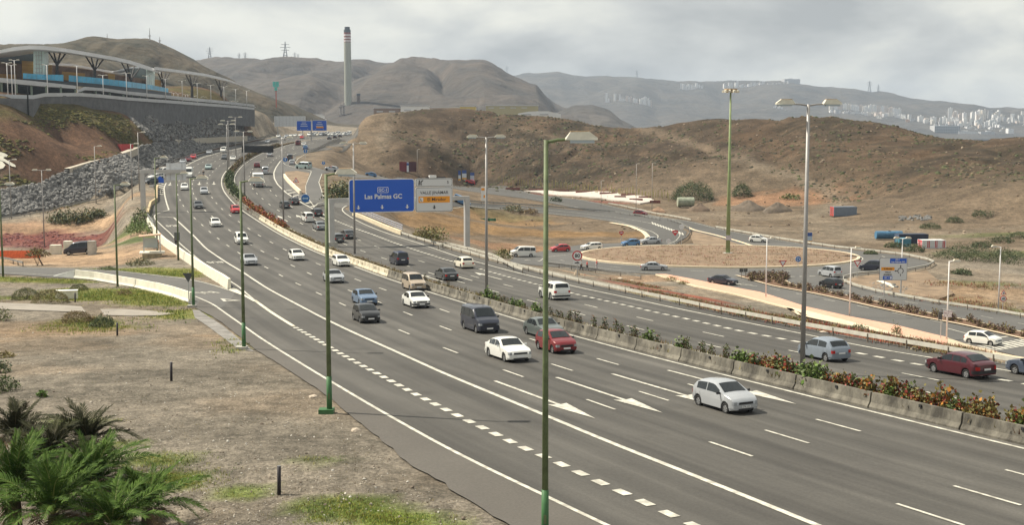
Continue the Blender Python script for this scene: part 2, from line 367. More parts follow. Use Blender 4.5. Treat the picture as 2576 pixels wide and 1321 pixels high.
def road_mat(name, base, worn, lanes=False):
    m = bpy.data.materials.new(name); m.use_nodes = True; t = m.node_tree; b = t.nodes['Principled BSDF']
    b.inputs['Roughness'].default_value = 0.75; b.inputs['Specular IOR Level'].default_value = 0.35
    g = t.nodes.new('ShaderNodeNewGeometry')
    def nz(sc, det, src=None, rough=0.6):
        n = t.nodes.new('ShaderNodeTexNoise'); n.inputs['Scale'].default_value = sc; n.inputs['Detail'].default_value = det; n.inputs['Roughness'].default_value = rough
        t.links.new(src or g.outputs['Position'], n.inputs['Vector']); return n.outputs['Fac']
    def ramp(f, p0, c0, p1, c1):
        r = t.nodes.new('ShaderNodeValToRGB'); t.links.new(f, r.inputs[0]); r.color_ramp.elements[0].position = p0; r.color_ramp.elements[0].color = (*c0, 1); r.color_ramp.elements[1].position = p1; r.color_ramp.elements[1].color = (*c1, 1); return r.outputs[0]
    def mul(a, c):
        x = t.nodes.new('ShaderNodeMix'); x.data_type = 'RGBA'; x.blend_type = 'MULTIPLY'; x.inputs['Factor'].default_value = 1; t.links.new(a, x.inputs['A']); t.links.new(c, x.inputs['B']); return x.outputs['Result']
    g1 = lambda v: (v, v, v)
    cur = ramp(nz(0.07, 6), 0.33, base, 0.70, worn)
    cur = mul(cur, ramp(nz(9.0, 3), 0.3, g1(.84), 0.7, g1(1.14)))
    if lanes:
        at = t.nodes.new('ShaderNodeAttribute'); at.attribute_name = 'lane'; sp = t.nodes.new('ShaderNodeSeparateXYZ'); t.links.new(at.outputs['Vector'], sp.inputs[0])
        mp = t.nodes.new('ShaderNodeMapping'); mp.inputs['Scale'].default_value = (0.9, 0.02, 1); t.links.new(at.outputs['Vector'], mp.inputs[0])
        cur = mul(cur, ramp(nz(1.0, 4, mp.outputs[0]), 0.32, g1(.68), 0.68, g1(1.20)))
        mp2 = t.nodes.new('ShaderNodeMapping'); mp2.inputs['Scale'].default_value = (0.25, 0.055, 1); t.links.new(at.outputs['Vector'], mp2.inputs[0])
        cur = mul(cur, ramp(nz(1.0, 3, mp2.outputs[0]), 0.40, g1(.86), 0.60, g1(1.06)))
        # polished wheel tracks and the darker oil line between them
        s1 = t.nodes.new('ShaderNodeMath'); s1.operation = 'MULTIPLY'; t.links.new(sp.outputs[0], s1.inputs[0]); s1.inputs[1].default_value = 2 * math.pi / 1.80
        s2 = t.nodes.new('ShaderNodeMath'); s2.operation = 'SINE'; t.links.new(s1.outputs[0], s2.inputs[0])
        s3 = t.nodes.new('ShaderNodeMath'); s3.operation = 'MULTIPLY_ADD'; t.links.new(s2.outputs[0], s3.inputs[0]); s3.inputs[1].default_value = .5; s3.inputs[2].default_value = .5
        cur = mul(cur, ramp(s3.outputs[0], 0.0, g1(.86), 1.0, g1(1.07)))
    # dark repair patches and stains
    v = t.nodes.new('ShaderNodeTexVoronoi'); v.inputs['Scale'].default_value = .09; t.links.new(g.outputs['Position'], v.inputs['Vector'])
    cur = mul(cur, ramp(v.outputs['Distance'], 0.06, g1(.82), 0.10, g1(1.0)))
    t.links.new(cur, b.inputs['Base Color'])
    bp = t.nodes.new('ShaderNodeBump'); bp.inputs['Strength'].default_value = 0.25; bp.inputs['Distance'].default_value = 0.02
    t.links.new(nz(28.0, 4), bp.inputs['Height']); t.links.new(bp.outputs[0], b.inputs['Normal'])
    return m
AXS = np.r_[0, np.cumsum(np.linalg.norm(np.diff(LBw[:, :2], axis=0), axis=1))]
def lane_coords(o):
    """how far across and along the motorway each point of a sheet lies"""
    me = o.data; n = len(me.vertices); co = np.zeros(n * 3); me.vertices.foreach_get('co', co); co = co.reshape(-1, 3); d = axis_dist(co[:, 0], co[:, 1])
    i = np.argmin((co[:, 0][:, None] - LBw[None, ::2, 0]) ** 2 + (co[:, 1][:, None] - LBw[None, ::2, 1]) ** 2, 1) * 2
    a = me.attributes.new('lane', 'FLOAT_VECTOR', 'POINT'); a.data.foreach_set('vector', np.c_[d, AXS[i], np.zeros(n)].ravel())
M_ROAD = road_mat('asphalt', (0.068, 0.066, 0.061), (0.092, 0.089, 0.082)); M_MOTOR = road_mat('motorway_asphalt', (0.068, 0.064, 0.057), (0.094, 0.089, 0.079), True)
M_ROAD2 = road_mat('old_asphalt', (0.085, 0.083, 0.078), (0.115, 0.111, 0.103))
M_PAINT = mat('road_paint', (0.50, 0.48, 0.41), 0.6, nz=0.34, sc=2.2, space='World', col2=(0.62, 0.60, 0.52))
M_CREAM = mat('worn_paint', (0.62, 0.58, 0.46), 0.6, nz=0.18, sc=1.3, space='World')
M_CONC = mat('concrete', (0.40, 0.385, 0.345), 0.85, nz=0.22, sc=0.9, bump=0.3, space='World')
M_WCONC = mat('white_concrete', (0.68, 0.65, 0.54), 0.8, nz=0.10, sc=1.2, space='World')
M_PINK = mat('pink_paving', (0.58, 0.335, 0.235), 0.85, nz=0.10, sc=2.0, space='World')
M_KERB = mat('kerb_stone', (0.62, 0.52, 0.37), 0.85, nz=0.10, sc=2.0, space='World')

def dset(pts): return [(p.x, p.y) for p in WL(pts)]
# --- motorway, westbound half (towards the viewer) with bus lane
west = dset([(2200, 1900), (1600, 1530), (1400, 1400), (1250, 1301), (1120, 1219), (1021, 1154), (923, 1078.6), (825, 997), (727, 931.6), (648, 883), (610, 853), (560, 813), (530, 795), (575, 762), (590, 740), (578, 729), (560, 716), (535, 701), (490, 671), (446, 640), (417, 622), (401, 607), (377, 577), (370, 548), (378, 519), (393, 509), (394, 480), (404, 460), (420, 446), (467, 415), (512, 394), (559, 382), (640, 361), (720, 345.5), (800, 340.5)])
east_edge = axo(0.55)
mw = sheet('motorway_carriageway', west + poly_pts(east_edge), 0.05, M_MOTOR, kind='structure', step=3.0); lane_coords(mw)
# --- motorway, eastbound half (away from the viewer)
right = poly_pts(axo(19.3, 0, 222))[::-1] + dset([(905, 546), (880, 532), (866, 526), (850, 535), (820, 535), (797, 525), (757, 503), (721, 480), (700, 460), (690, 448), (687, 436), (692, 422), (704, 404), (745, 393.5), (776, 384.5), (822, 364), (854, 350), (900, 341.5)])
e_in = poly_pts(axo(2.5))
me_ = sheet('motorway_carriageway', e_in + right, 0.05, M_MOTOR, kind='structure', step=3.0); lane_coords(me_)
# --- slip road joining from the left, exit slip behind it
slip_out = [(-160, 692), (-40, 690), (0, 690), (138, 699.5), (226, 704.5), (301, 717), (376, 731), (452, 751), (495, 775), (525, 793)]
slip_in = [(-160, 664), (-40, 668), (0, 669.5), (100, 674), (200, 677), (301, 682), (376, 689.5), (452, 698), (502, 707), (552, 721), (580, 731), (592, 742), (576, 764)]
sl_ = sheet('slip_road', dset(slip_out) + dset(slip_in[::-1]), 0.046, M_ROAD2, kind='structure')
def ribbon_sheet(name, A, B, off, m, n=3, kind=None):
    V = []; F = []; k = n + 1
    for a, b in zip(A, B):
        for j in range(k): x = a[0] + (b[0] - a[0]) * j / n; y = a[1] + (b[1] - a[1]) * j / n; V.append((x, y, gz(x, y) + off))
    for i in range(len(A) - 1):
        for j in range(n): F.append((i * k + j, i * k + j + 1, (i + 1) * k + j + 1, (i + 1) * k + j))
    ROADS.append(np.r_[np.array(A)[:, :2], np.array(B)[::-1, :2]]); me = MB().add(V, F).mesh(name, [m]); o = obj(name, me)
    if sum(p.normal.z for p in me.polygons) < 0: me.flip_normals()
    if kind: o['kind'] = kind
    return o
EXO = EXw[:, :2] + (offset_line(EXw, 6.3) - EXw[:, :2]) * (1 if EXS * axis_dist(*[[v] for v in offset_line(EXw, 6.3)[20]], EXw[::2])[0] > 0 else -1)
ex = ribbon_sheet('exit_road', EXw[:, :2], EXO, 0.042, M_ROAD, 3, 'structure')
sheet('exit_lane', dset([(720, 342.5), (700, 343.5), (646, 354.7), (552, 375), (477, 395), (426.7, 413.7), (401, 426), (385, 437), (375, 470), (396, 472), (412, 460), (424, 450), (467, 418), (512, 396.6), (559, 384), (640, 363), (720, 347)]), 0.038, M_ROAD, kind='structure')
jn = sheet('junction_road', dset([(702, 407), (745, 394), (741, 409), (752, 419.5), (776, 417.5), (819, 428.5), (950, 441), (1000, 446), (1050, 452), (1136, 462), (1136, 472), (1050, 460), (950, 449), (880, 445.5), (811, 437), (802, 459), (814, 497), (822, 501.5), (878, 501.5), (885, 513), (862, 527), (870, 541), (845, 556), (795, 532), (755, 510), (719, 486), (697, 465), (689, 450), (687, 436), (692, 423)]), 0.046, M_ROAD2, kind='structure')
lp = sheet('loop_road', dset([(874, 501.5), (950, 503), (1000, 505), (1100, 506), (1178.8, 508.3), (1269, 514.6), (1369.6, 520.9), (1470, 529.7), (1545.3, 536), (1614.6, 545), (1661, 555.6), (1711, 572), (1728, 583), (1722, 601), (1699, 616), (1690, 624), (1600, 626), (1630, 612), (1638, 598), (1628, 587), (1600, 574), (1545, 559), (1470, 547), (1370, 537), (1269, 527.2), (1178.8, 519.6), (1100, 517), (1000, 516), (950, 516), (880, 516)]), 0.042, M_ROAD, kind='structure')
up_ = sheet('local_road', dset([(1136, 463), (1219, 470.7), (1319.5, 482), (1420, 497), (1520.4, 514.6), (1614.8, 534), (1737, 557), (1812, 576), (1900, 593), (2012, 612), (2060, 622), (1990, 628), (1887.5, 620), (1837, 606), (1726.8, 577), (1636, 552), (1535.8, 535.5), (1470, 528.5), (1394.8, 514), (1294.4, 496.5), (1219, 487), (1136, 472.5)]), 0.046, M_ROAD, kind='structure')
ra = sheet('roundabout_road', dset([(1282, 656), (1305, 646), (1340, 638), (1385, 628), (1470, 615), (1560, 612), (1600, 613), (1690, 617), (1790, 612), (1837, 606), (1900, 612), (2012, 612.5), (2103, 625), (2204, 636), (2279, 645), (2329, 656), (2345, 664), (2329, 673), (2279, 683), (2204, 688), (2153, 693), (2122, 701), (2119, 708), (2130, 715), (2154, 722), (2204, 734), (2279, 749), (2354, 762), (2505, 785), (2640, 808), (2900, 853), (3500, 960), (3500, 1120), (2900, 985), (2640, 915), (2550, 894), (2434, 870), (2384, 851), (2255, 820.5), (2131, 797), (2026, 773), (1912, 736.5), (1786, 712.5), (1676, 693), (1600, 688), (1500, 681), (1420, 672), (1340, 668), (1290, 662)]), 0.05, M_ROAD2, kind='structure')
# --- pavements, islands, median
pv = sheet('pink_pavement', dset([(1648.8, 692), (1749, 721), (1849.7, 741.5), (1977.7, 774.5), (2026, 784), (2158.5, 817), (2282, 847.5), (2378.7, 870), (2384, 852), (2255, 821), (2131, 797.5), (2026, 773.5), (1912, 737), (1786, 713), (1676, 692)]), 0.15, M_PINK, kind='structure', thick=0.3)
sheet('kerb', dset([(1648.8, 693), (1749, 722.6), (1849.7, 742.7), (1977.7, 776.5), (2026, 786), (2158.5, 819.4), (2282, 849.7), (2378.7, 872), (2378.7, 870), (2282, 847.5), (2158.5, 817), (2026, 784), (1977.7, 774.5), (1849.7, 741.5), (1749, 721), (1648.8, 692)]), 0.16, M_KERB, kind='structure', thick=0.3)
sheet('corner_pavement', dset([(2384, 872), (2384, 853), (2420, 866), (2440, 872), (2500, 886), (2576, 904), (2640, 920), (2640, 930), (2500, 897)]), 0.15, mat('paving', (0.50, 0.41, 0.29), 0.85, nz=0.12, sc=1.5, space='World'), kind='structure', thick=0.3)
M_SOIL = mat('bed_soil', (0.13, 0.075, 0.045), 0.95, nz=0.3, sc=1.5, bump=0.5, space='World')
bed_low = [(1852.8, 695.5), (1943, 721.5), (2053.6, 742), (2184.7, 772), (2296, 796), (2433.7, 822), (2576, 856), (2700, 886)]
bed_up = [(2700, 866), (2576, 840), (2433.7, 808), (2310, 785), (2198, 760), (2129, 746), (2028.5, 726), (1985, 716), (1976, 708), (1986, 700), (1960, 699)]
sheet('planted_median', dset(bed_low + bed_up), 0.17, M_SOIL, kind='structure', thick=0.3, road=False)
paint('kerb', dset(bed_low), 0.35, 0.19, m=M_KERB)['kind'] = 'structure'
paint('kerb', dset([(1976, 708), (1985, 716), (2028.5, 726), (2129, 746), (2198, 760), (2310, 785), (2433.7, 808), (2576, 840), (2700, 866)]), 0.25, 0.19, m=M_KERB)['kind'] = 'structure'
ring = [(RC[0] + RA * math.cos(a), RC[1] + RB * math.sin(a)) for a in np.linspace(0, 2 * math.pi, 73)[:-1]]
isl_mat = mat('island_earth', (0.175, 0.122, 0.078), 0.95, nz=0.30, sc=0.45, bump=0.9, bsc=2.0, space='World', col2=(0.27, 0.19, 0.125), stretch=(0.5, 2.6, 1), detail=8)
isl = sheet('roundabout_island', ring, 0.30, isl_mat, kind='structure', thick=0.4, road=False, step=3)
kr = MB(); nr = len(ring)
for i in range(nr):
    a0 = 2 * math.pi * i / nr; a1 = 2 * math.pi * (i + 1) / nr; z = gz(RC[0] + RA * math.cos(a0), RC[1] + RB * math.sin(a0))
    P = []
    for a in (a0, a1):
        for k in (0.0, 0.55): P.append((RC[0] + (RA + k) * math.cos(a), RC[1] + (RB + k) * math.sin(a)))
    V = [(p[0], p[1], -8.85 - 0.1) for p in P] + [(p[0], p[1], -8.85 + 0.34) for p in P]
    kr.add(V, [(4, 6, 7, 5), (1, 3, 7, 5), (0, 4, 6, 2)])
o = kr.build('kerb', M_KERB); o['kind'] = 'structure'
for (P, nm) in (([(716, 433), (748, 430.5), (779, 436), (768, 470), (769, 486), (757, 487), (738, 470), (718, 449)], 'traffic_island'),
                ([(1740, 603), (1735, 590), (1745, 583), (1812, 600), (1870, 619), (1800, 616), (1745, 615)], 'traffic_island'),
                ([(2128, 707), (2160, 697), (2204, 692), (2290, 688), (2330, 681), (2400, 740), (2354, 757), (2279, 744), (2204, 729), (2154, 718), (2135, 713)], 'verge'),
                ):
    sheet(nm, dset(P), 0.12, mat('island_soil', (0.20, 0.145, 0.095), 0.95, nz=0.3, sc=0.5, bump=0.5, space='World'), kind='structure', thick=0.25, road=False)
M_FOOT = mat('footpath', (0.26, 0.235, 0.20), 0.9, nz=0.15, sc=0.6, bump=0.3, bsc=12, space='World')
pt1 = [(-120, 788), (0, 786), (110, 791), (210, 794), (215, 806), (120, 803), (0, 797), (-120, 802)]
# (foreground footpath is a thin asphalt sheet in two pieces)
sheet('footpath', dset([(-140, 766), (0, 763), (110, 766), (205, 772), (216, 787), (110, 783), (0, 779), (-140, 780)]), 0.04, M_FOOT, kind='structure')
sheet('footpath', dset([(252, 779), (300, 778), (380, 783), (440, 790), (400, 795), (330, 796), (262, 794)]), 0.04, M_FOOT, kind='structure')
M_SLAB = mat('slab_concrete', (0.20, 0.19, 0.175), 0.9, nz=0.3, sc=0.8, bump=0.5, bsc=4, space='World')
sheet('concrete_apron', dset([(484, 780), (500, 781), (560, 820), (612, 863), (640, 886), (600, 880), (560, 850), (520, 820), (490, 800)]), 0.03, M_SLAB, kind='structure')
M_SHLD = road_mat('shoulder_asphalt', (0.074, 0.067, 0.058), (0.108, 0.099, 0.086))
_in = densify(np.array(dset([(504, 755), (535, 767.5), (567.8, 791), (610.5, 821), (648.1, 849), (698.3, 882), (748.5, 913), (825.5, 960.5), (923.5, 1019.5), (1054.2, 1095), (1184.9, 1165), (1315.6, 1227), (1511.6, 1322), (1650, 1387)])), .8); _out = densify(np.array(dset([(492, 776), (530, 795), (560, 814), (610, 854), (648, 884), (727, 932.6), (825, 998), (923, 1079.6), (1021, 1155), (1120, 1220), (1250, 1302), (1400, 1401)])), .8); _n = min(len(_in), len(_out)); _pick = lambda Q: Q[np.linspace(0, len(Q) - 1, _n).astype(int)]; _in = _pick(_in); _out = _pick(_out); _d = _out - _in; _d /= np.linalg.norm(_d, axis=1)[:, None]
_out = _out + _d * (.12 + (fbm(np.arange(_n) / 1.6, np.zeros(_n), 5, 9) - .5) * .55)[:, None]
ribbon_sheet('hard_shoulder', _in, _out, 0.058, M_SHLD, 4, 'structure')
# --- paint on the motorway
lane = lambda k, y0, y1: np.array([q + (offset_line(AX, 0)[i] * 0) for i, q in enumerate(AX)])
def frac_line(k, y0, y1):
    w = np.interp(AX[:, 1], [0, 55, 80, 155, 190, 237, 300, 420, 700], [15.6, 15.3, 15.1, 14.6, 14.2, 13.7, 13.6, 13.4, 13.4])
    T = np.gradient(AX, axis=0); T /= np.linalg.norm(T, axis=1)[:, None]; Q = AX + np.stack([T[:, 1], -T[:, 0]], 1) * (w * k)[:, None]
    return Q[(AX[:, 1] >= y0) & (AX[:, 1] <= y1)]
WEST = -1 if axis_dist([-80.0], [200.0])[0] < 0 else 1
_test = axo(5, 150, 160)
SG = 1 if axis_dist(_test[:1, 0], _test[:1, 1])[0] > 0 else -1
if axis_dist(_test[:1, 0], _test[:1, 1])[0] * 1 < 0: pass
for k in (1, 2, 3): paint('lane_line', frac_line(k / 4, 20, 640), 0.16, parent=mw, dash=(3.1, 8.3), start=k * 3.1)
paint('edge_line', axo(0.0, 15, 640), 0.22, parent=mw)
paint('bus_lane_line', dset(LA), 0.29, parent=mw)
paint('edge_line', dset([(491.2, 747.6), (535.2, 766.5), (567.8, 790.3), (610.5, 820.4), (648.1, 848), (698.3, 880.7), (748.5, 912), (825.5, 959.4), (923.5, 1018.2), (1054.2, 1093.3), (1184.9, 1163.6), (1315.6, 1225.7), (1511.6, 1320.7), (1650, 1385)]), 0.2, parent=mw)
paint('gore_line', dset([(640, 757), (685.8, 790.3), (738.5, 823)]), 0.33, parent=mw, m=M_CREAM)
paint('merge_line', dset([(742, 825.5), (790, 853), (854, 891), (900, 917), (965, 952), (1034, 989.5), (1101, 1024), (1170, 1059), (1244, 1095), (1310, 1128), (1384, 1160), (1462, 1196), (1521, 1224), (1575, 1248), (1630, 1273), (1690, 1302), (1800, 1352)]), 0.42, parent=mw, dash=(0.86, 0.74))
sheet('gore_paint', dset([(574, 731.5), (588, 724), (613, 741), (645, 760), (637, 760), (610, 745)]), 0.079, M_CREAM, parent=mw, road=False)
paint('edge_line', dset([(418, 461), (412.4, 473.1), (414.4, 492.7), (419.3, 512.3), (424.8, 528.9)]), 0.28, parent=mw)
paint('edge_line', dset([(424.8, 528.9), (405, 535), (390, 539.5), (387.5, 545), (390, 552), (407.5, 569.1), (427.1, 586.7), (446.7, 608.2), (480, 637), (520, 669), (560, 697), (600, 722), (646, 762)]), 0.2, parent=mw)
paint('bus_bay_line', dset([(437.9, 548.5), (420, 546.5), (392, 546)]), 0.25, parent=mw)
paint('edge_line', dset([(420, 453.5), (440, 435), (467.4, 417.2), (487.4, 407.1), (512.5, 395.8), (537.6, 388.3), (559, 383.3), (600, 374), (640, 364)]), 0.3, parent=mw)
for i in range(6):
    y = 464 + i * 5.2; paint('chevron_bar', dset([(398 - i * 1.5, y - 3.5), (412.5 - (i > 3), y)]), 0.5, parent=mw, smooth=False)
paint('edge_line', dset([(2, 687.5), (70, 690), (138, 694.5)]), 0.16, parent=sl_)
paint('edge_line', dset([(-60, 670.5), (0, 671.9), (100.4, 676.9), (200.8, 679.4), (301.2, 684.4), (376.5, 692), (451.8, 700.7), (502, 709.5), (552.3, 723.4), (574.9, 731.5)]), 0.18, parent=sl_)
paint('edge_line', EXw[:, :2] * .9 + EXO * .1, 0.2, parent=ex); paint('edge_line', EXw[:, :2] * .12 + EXO * .88, 0.2, parent=ex)
# eastbound paint
paint('edge_line', axo(3.1, 15, 640), 0.2, parent=me_)
for k in (1, 2): paint('lane_line', axo(3.1 + 3.56 * k, 15, 640), 0.16, parent=me_, dash=(3.1, 8.3), start=k * 4.0)
paint('edge_line', dset(RT[:10]), 0.3, parent=me_)
paint('exit_line', dset(RT[9:]), 0.42, parent=me_, dash=(0.95, 0.85))
paint('edge_line', dset(RE2), 0.22, parent=me_)
paint('edge_line', dset([(703, 407), (715, 398), (745, 385.5)]), 0.2, parent=me_)
for i, (a, b) in enumerate((((714, 481), (735, 478)), ((724, 488), (744, 483.5)), ((735, 495.5), (752, 490.5)), ((748, 503), (766, 498.5)), ((768, 513), (784, 509)), ((782, 521), (796, 517)))):
    paint('chevron_bar', dset([a, b]), 0.55, parent=me_, smooth=False)
for P in ([(711, 409), (720, 416), (742, 422), (772, 427), (783, 431), (782, 436), (769, 467), (769, 485), (775, 500), (790, 520)], [(810, 438), (802, 459), (813, 493), (820, 503), (832, 507)], [(822, 501), (850, 500), (878, 501)], [(770, 387), (750, 399), (742.7, 408.7), (752.3, 419.9)], [(788, 523), (800, 512), (830, 504)], [(764, 500), (800, 501)]):
    paint('edge_line', dset(P), 0.16, parent=jn, smooth=False)
# loop, local road and roundabout paint
paint('edge_line', dset([(900, 515), (1000, 514.5), (1178.8, 517.5), (1269, 525.2), (1370, 535), (1470, 545), (1545, 556), (1600, 571), (1640, 583), (1657, 594), (1650, 606), (1630, 615)]), 0.18, parent=lp)
paint('centre_line', dset([(1269, 520.5), (1370, 527.5), (1470, 537), (1545, 546), (1614, 558), (1660, 568), (1700, 581), (1712, 592), (1700, 607), (1680, 616)]), 0.14, parent=lp)
for i in range(12):
    x = 1640 + i * 6.8; y = 561 + i * 2.4
    paint('chevron_bar', dset([(x, y - 1.5), (x - 6 + 10, y + 4.5)]), 0.35, parent=lp, smooth=False)
kp = paint('kerb', dset([(1535, 561), (1586, 570), (1618, 584), (1630, 597), (1622, 610), (1590, 623)]), 1.1, 0.15, m=M_KERB); kp['kind'] = 'structure'
paint('edge_line', dset([(1136, 470.5), (1219, 484), (1294.4, 493.5), (1394.8, 510.5), (1470, 526.5)]), 0.16, parent=up_)
paint('edge_line', dset([(1219, 472), (1319.5, 483.5), (1420, 498.5), (1520.4, 516.5), (1614.8, 536), (1737, 559), (1812, 578), (1900, 595), (2012, 614)]), 0.16, parent=up_)
paint('kerb', dset([(1720, 568), (1745, 580), (1790, 590), (1850, 606), (1890, 619)]), 0.8, 0.14, m=M_KERB)['kind'] = 'structure'
rl = lambda k, a0, a1, n=60: [(RC[0] + (RA + k) * math.cos(a), RC[1] + (RB + k) * math.sin(a)) for a in np.radians(np.linspace(a0, a1, n))]
paint('edge_line', rl(1.1, 120, 420, 120), 0.15, parent=ra)
paint('lane_line', rl(5.2, 195, 400, 120), 0.13, parent=ra, dash=(2.2, 5.0))
paint('yield_line', dset([(1848, 693.5), (1900, 697), (1960, 698)]), 0.35, parent=ra, dash=(1.0, 0.7))
paint('yield_line', dset([(1985, 697.5), (2050, 696), (2112, 694)]), 0.35, parent=ra, dash=(1.0, 0.7))
paint('lane_line', dset([(1786, 702), (1880, 716), (1960, 731), (2060, 752), (2200, 779), (2330, 804), (2430, 826)]), 0.13, parent=ra, dash=(2.4, 4.4))
paint('lane_line', dset([(2060, 718), (2128, 733), (2230, 752), (2340, 772), (2460, 795), (2600, 822)]), 0.13, parent=ra, dash=(2.4, 4.4))
paint('edge_line', dset([(2125, 703), (2160, 714), (2204, 731), (2279, 746), (2354, 759.5), (2505, 782.5), (2640, 805)]), 0.15, parent=ra)
paint('edge_line', dset([(1345, 655), (1420, 665), (1510, 676), (1600, 685), (1676, 690)]), 0.14, parent=ra)
paint('stop_line', dset([(2434, 867), (2460, 860), (2500, 853), (2536, 848)]), 0.4, parent=ra)
for i in range(9):
    t = i / 8; paint('zebra_bar', dset([(2462 + t * 105, 872 - t * 17), (2508 + t * 105, 884 - t * 17)]), 0.5, parent=ra, smooth=False)
paint('divider_line', dset([(2384, 828), (2440, 843), (2490, 855)]), 0.15, parent=ra)
paint('edge_line', dset([(1320, 656), (1370, 648), (1440, 640)]), 0.15, parent=ra)
# --- arrows and words on the road
def tangent(x, y):
    d = np.hypot(AX[:, 0] - x, AX[:, 1] - y); i = int(np.argmin(d)); i0, i1 = max(i - 3, 0), min(i + 3, len(AX) - 1)
    t = AX[i1] - AX[i0]; return t / np.linalg.norm(t)
def on_road(name, V2, F, p, ang, off, parent, m=None):
    cs, sn = math.cos(ang), math.sin(ang); V = []
    for u, v in V2:
        x = p[0] + u * cs - v * sn; y = p[1] + u * sn + v * cs; V.append((x, y, gz(x, y) + off))
    return obj(name, mesh(name, V, F), m or M_PAINT, parent)
def arrow(p, ang, L=5.0, w=1.1, parent=None, turn=0):
    hl = L * .33
    V = [(-L / 2, -0.11), (-L / 2, 0.11), (L / 2 - hl + .1, 0.11), (L / 2 - hl + .1, -0.11), (L / 2 - hl - .15, -w / 2), (L / 2, 0), (L / 2 - hl - .15, w / 2), (L / 2 - hl + .1, 0)]
    F = [(0, 3, 2, 1), (4, 5, 7), (7, 5, 6)]
    on_road('road_arrow', V, F, p, ang, 0.08, parent)
def arrow_row(x, y, ds, away, parent, L=5.0):
    p = W(x, y); t = tangent(p.x, p.y)
    i = int(np.argmin(np.hypot(AX[:, 0] - p.x, AX[:, 1] - p.y))); n = np.array([-t[1], t[0]]) * (1 if axis_dist([AX[i, 0] - t[1]], [AX[i, 1] + t[0]])[0] > 0 else -1)
    for d in ds:
        q = AX[i] + n * d; arrow(q, math.atan2(t[1], t[0]) + (math.pi if away else 0), L, parent=parent)
for a_, b_ in (((1245, 962), (1497, 1057)), ((1400, 953), (1667, 1043)), ((1540, 944), (1830, 1031)), ((1680, 935), (2004, 1021))):
    a_, b_ = W(*a_), W(*b_); arrow((a_ + b_) / 2, math.atan2(b_.y - a_.y, b_.x - a_.x), (b_ - a_).length, parent=mw)
arrow_row(557, 462, (-1.8, -5.2, -8.6, -12.0), False, mw, 8.0)
arrow_row(650, 553, (4.9, 8.4, 12.0), True, me_, 10.0)
arrow_row(985, 706, (4.9, 8.4, 12.0), True, me_, 10.0)
arrow_row(700, 372, (4.9, 8.4, 12.0), True, me_, 6.0)
for p_, a_ in ((W(1872, 718), None), (W(1815, 714), None)): arrow(p_, math.radians(138), 4.5, parent=ra)
TXT = {}
def text_mesh(s, size=1.0, align='CENTER', bold=0.0):
    k = (s, size, align, bold)
    if k in TXT: return TXT[k]
    c = bpy.data.curves.new('lettering', 'FONT'); c.body = s; c.size = size; c.align_x = align; c.align_y = 'CENTER'; c.offset = bold; c.resolution_u = 3
    o = bpy.data.objects.new('lettering', c); COL.objects.link(o)
    dg = bpy.context.evaluated_depsgraph_get(); me = bpy.data.meshes.new_from_object(o.evaluated_get(dg))
    me.materials.clear(); bpy.data.objects.remove(o); TXT[k] = me; return me
def road_text(s, p, ang, wdt, lng, parent):
    me = text_mesh(s, 1.0, 'CENTER', 0.02); V = [(v.co.x * wdt, v.co.y * lng) for v in me.vertices]; F = [tuple(f.vertices) for f in me.polygons]
    cs, sn = math.cos(ang), math.sin(ang)
    return on_road('road_lettering', V, F, p, ang, 0.08, parent)
for x, y in ((433, 569), (541, 661)):
    p = W(x, y); t = tangent(p.x, p.y); road_text('BUS', p, math.atan2(t[1], t[0]) - math.pi / 2, 1.25, 3.6, mw)
p = W(520, 738); road_text('BUS', p, math.atan2(tangent(p.x, p.y)[1], tangent(p.x, p.y)[0]) - math.pi / 2 + 0.35, 1.2, 3.0, sl_)
p = W(572, 757); t = tangent(p.x, p.y); a = math.atan2(t[1], t[0]) + 0.25
on_road('yield_triangle', [(-1.9, 0), (1.3, -0.9), (1.3, 0.9), (-0.7, 0), (0.95, -0.45), (0.95, 0.45)], [(0, 1, 4, 3), (1, 2, 5, 4), (2, 0, 3, 5)], p, a, 0.085, mw)
# ------------------------------------------------------------------ ground mesh with its soils
def inside_any(X, Y):
    """distance-free mask: True inside a road polygon"""
    m = np.zeros(X.shape, bool)
    for P in ROADS:
        x0, y0 = P.min(0); x1, y1 = P.max(0); b = (X > x0) & (X < x1) & (Y > y0) & (Y < y1)
        if not b.any(): continue
        xb, yb = X[b], Y[b]; c = np.zeros(xb.shape, bool); n = len(P)
        for i in range(n):
            xa, ya = P[i]; xc, yc = P[(i + 1) % n]
            if ya == yc: continue
            k = ((ya > yb) != (yc > yb)) & (xb < (xc - xa) * (yb - ya) / (yc - ya) + xa); c ^= k
        m[b] |= c
    return m
def near_road(X, Y, R):
    m = inside_any(X, Y)
    for a in np.arange(0, 2 * math.pi, math.pi / 4): m |= inside_any(X + R * math.cos(a), Y + R * math.sin(a))
    return m
inn = inside_any(XX, YY); m1 = near_road(XX, YY, 1.6); m2 = near_road(XX, YY, 4.0)
soft = np.where(inn | m1, 0.0, np.where(m2, 0.5, 1.0)) * (1 - mr * 0.8)
hillm = sstep(395, 450, YY) * sstep(-60, -30, XX - 0.0) + sstep(300, 380, YY) * sstep(60, 130, XX)
hillm = np.clip(hillm, 0, 1)
rough = (fbm(XX / 5.0, YY / 5.0, 3, 3) - 0.5) * 0.45 + (fbm(XX / 17.0, YY / 17.0, 3, 9) - 0.5) * 0.5
big = (fbm(XX / 28.0, YY / 34.0, 5, 21) - 0.5) * 3.0 + (fbm(XX / 7.0, YY / 10.0, 4, 31) - 0.5) * 1.7
gul = np.abs(fbm(XX / 22.0 + fbm(XX / 40.0, YY / 40.0, 2, 5) * 2, YY / 70.0, 3, 77) - 0.5)
HG += soft * (rough + hillm * (big - np.clip(0.09 - gul, 0, 1) * 20))
emb = sstep(300, 318, YY) * (1 - sstep(-108, -88, XX)) * (YY < 560)
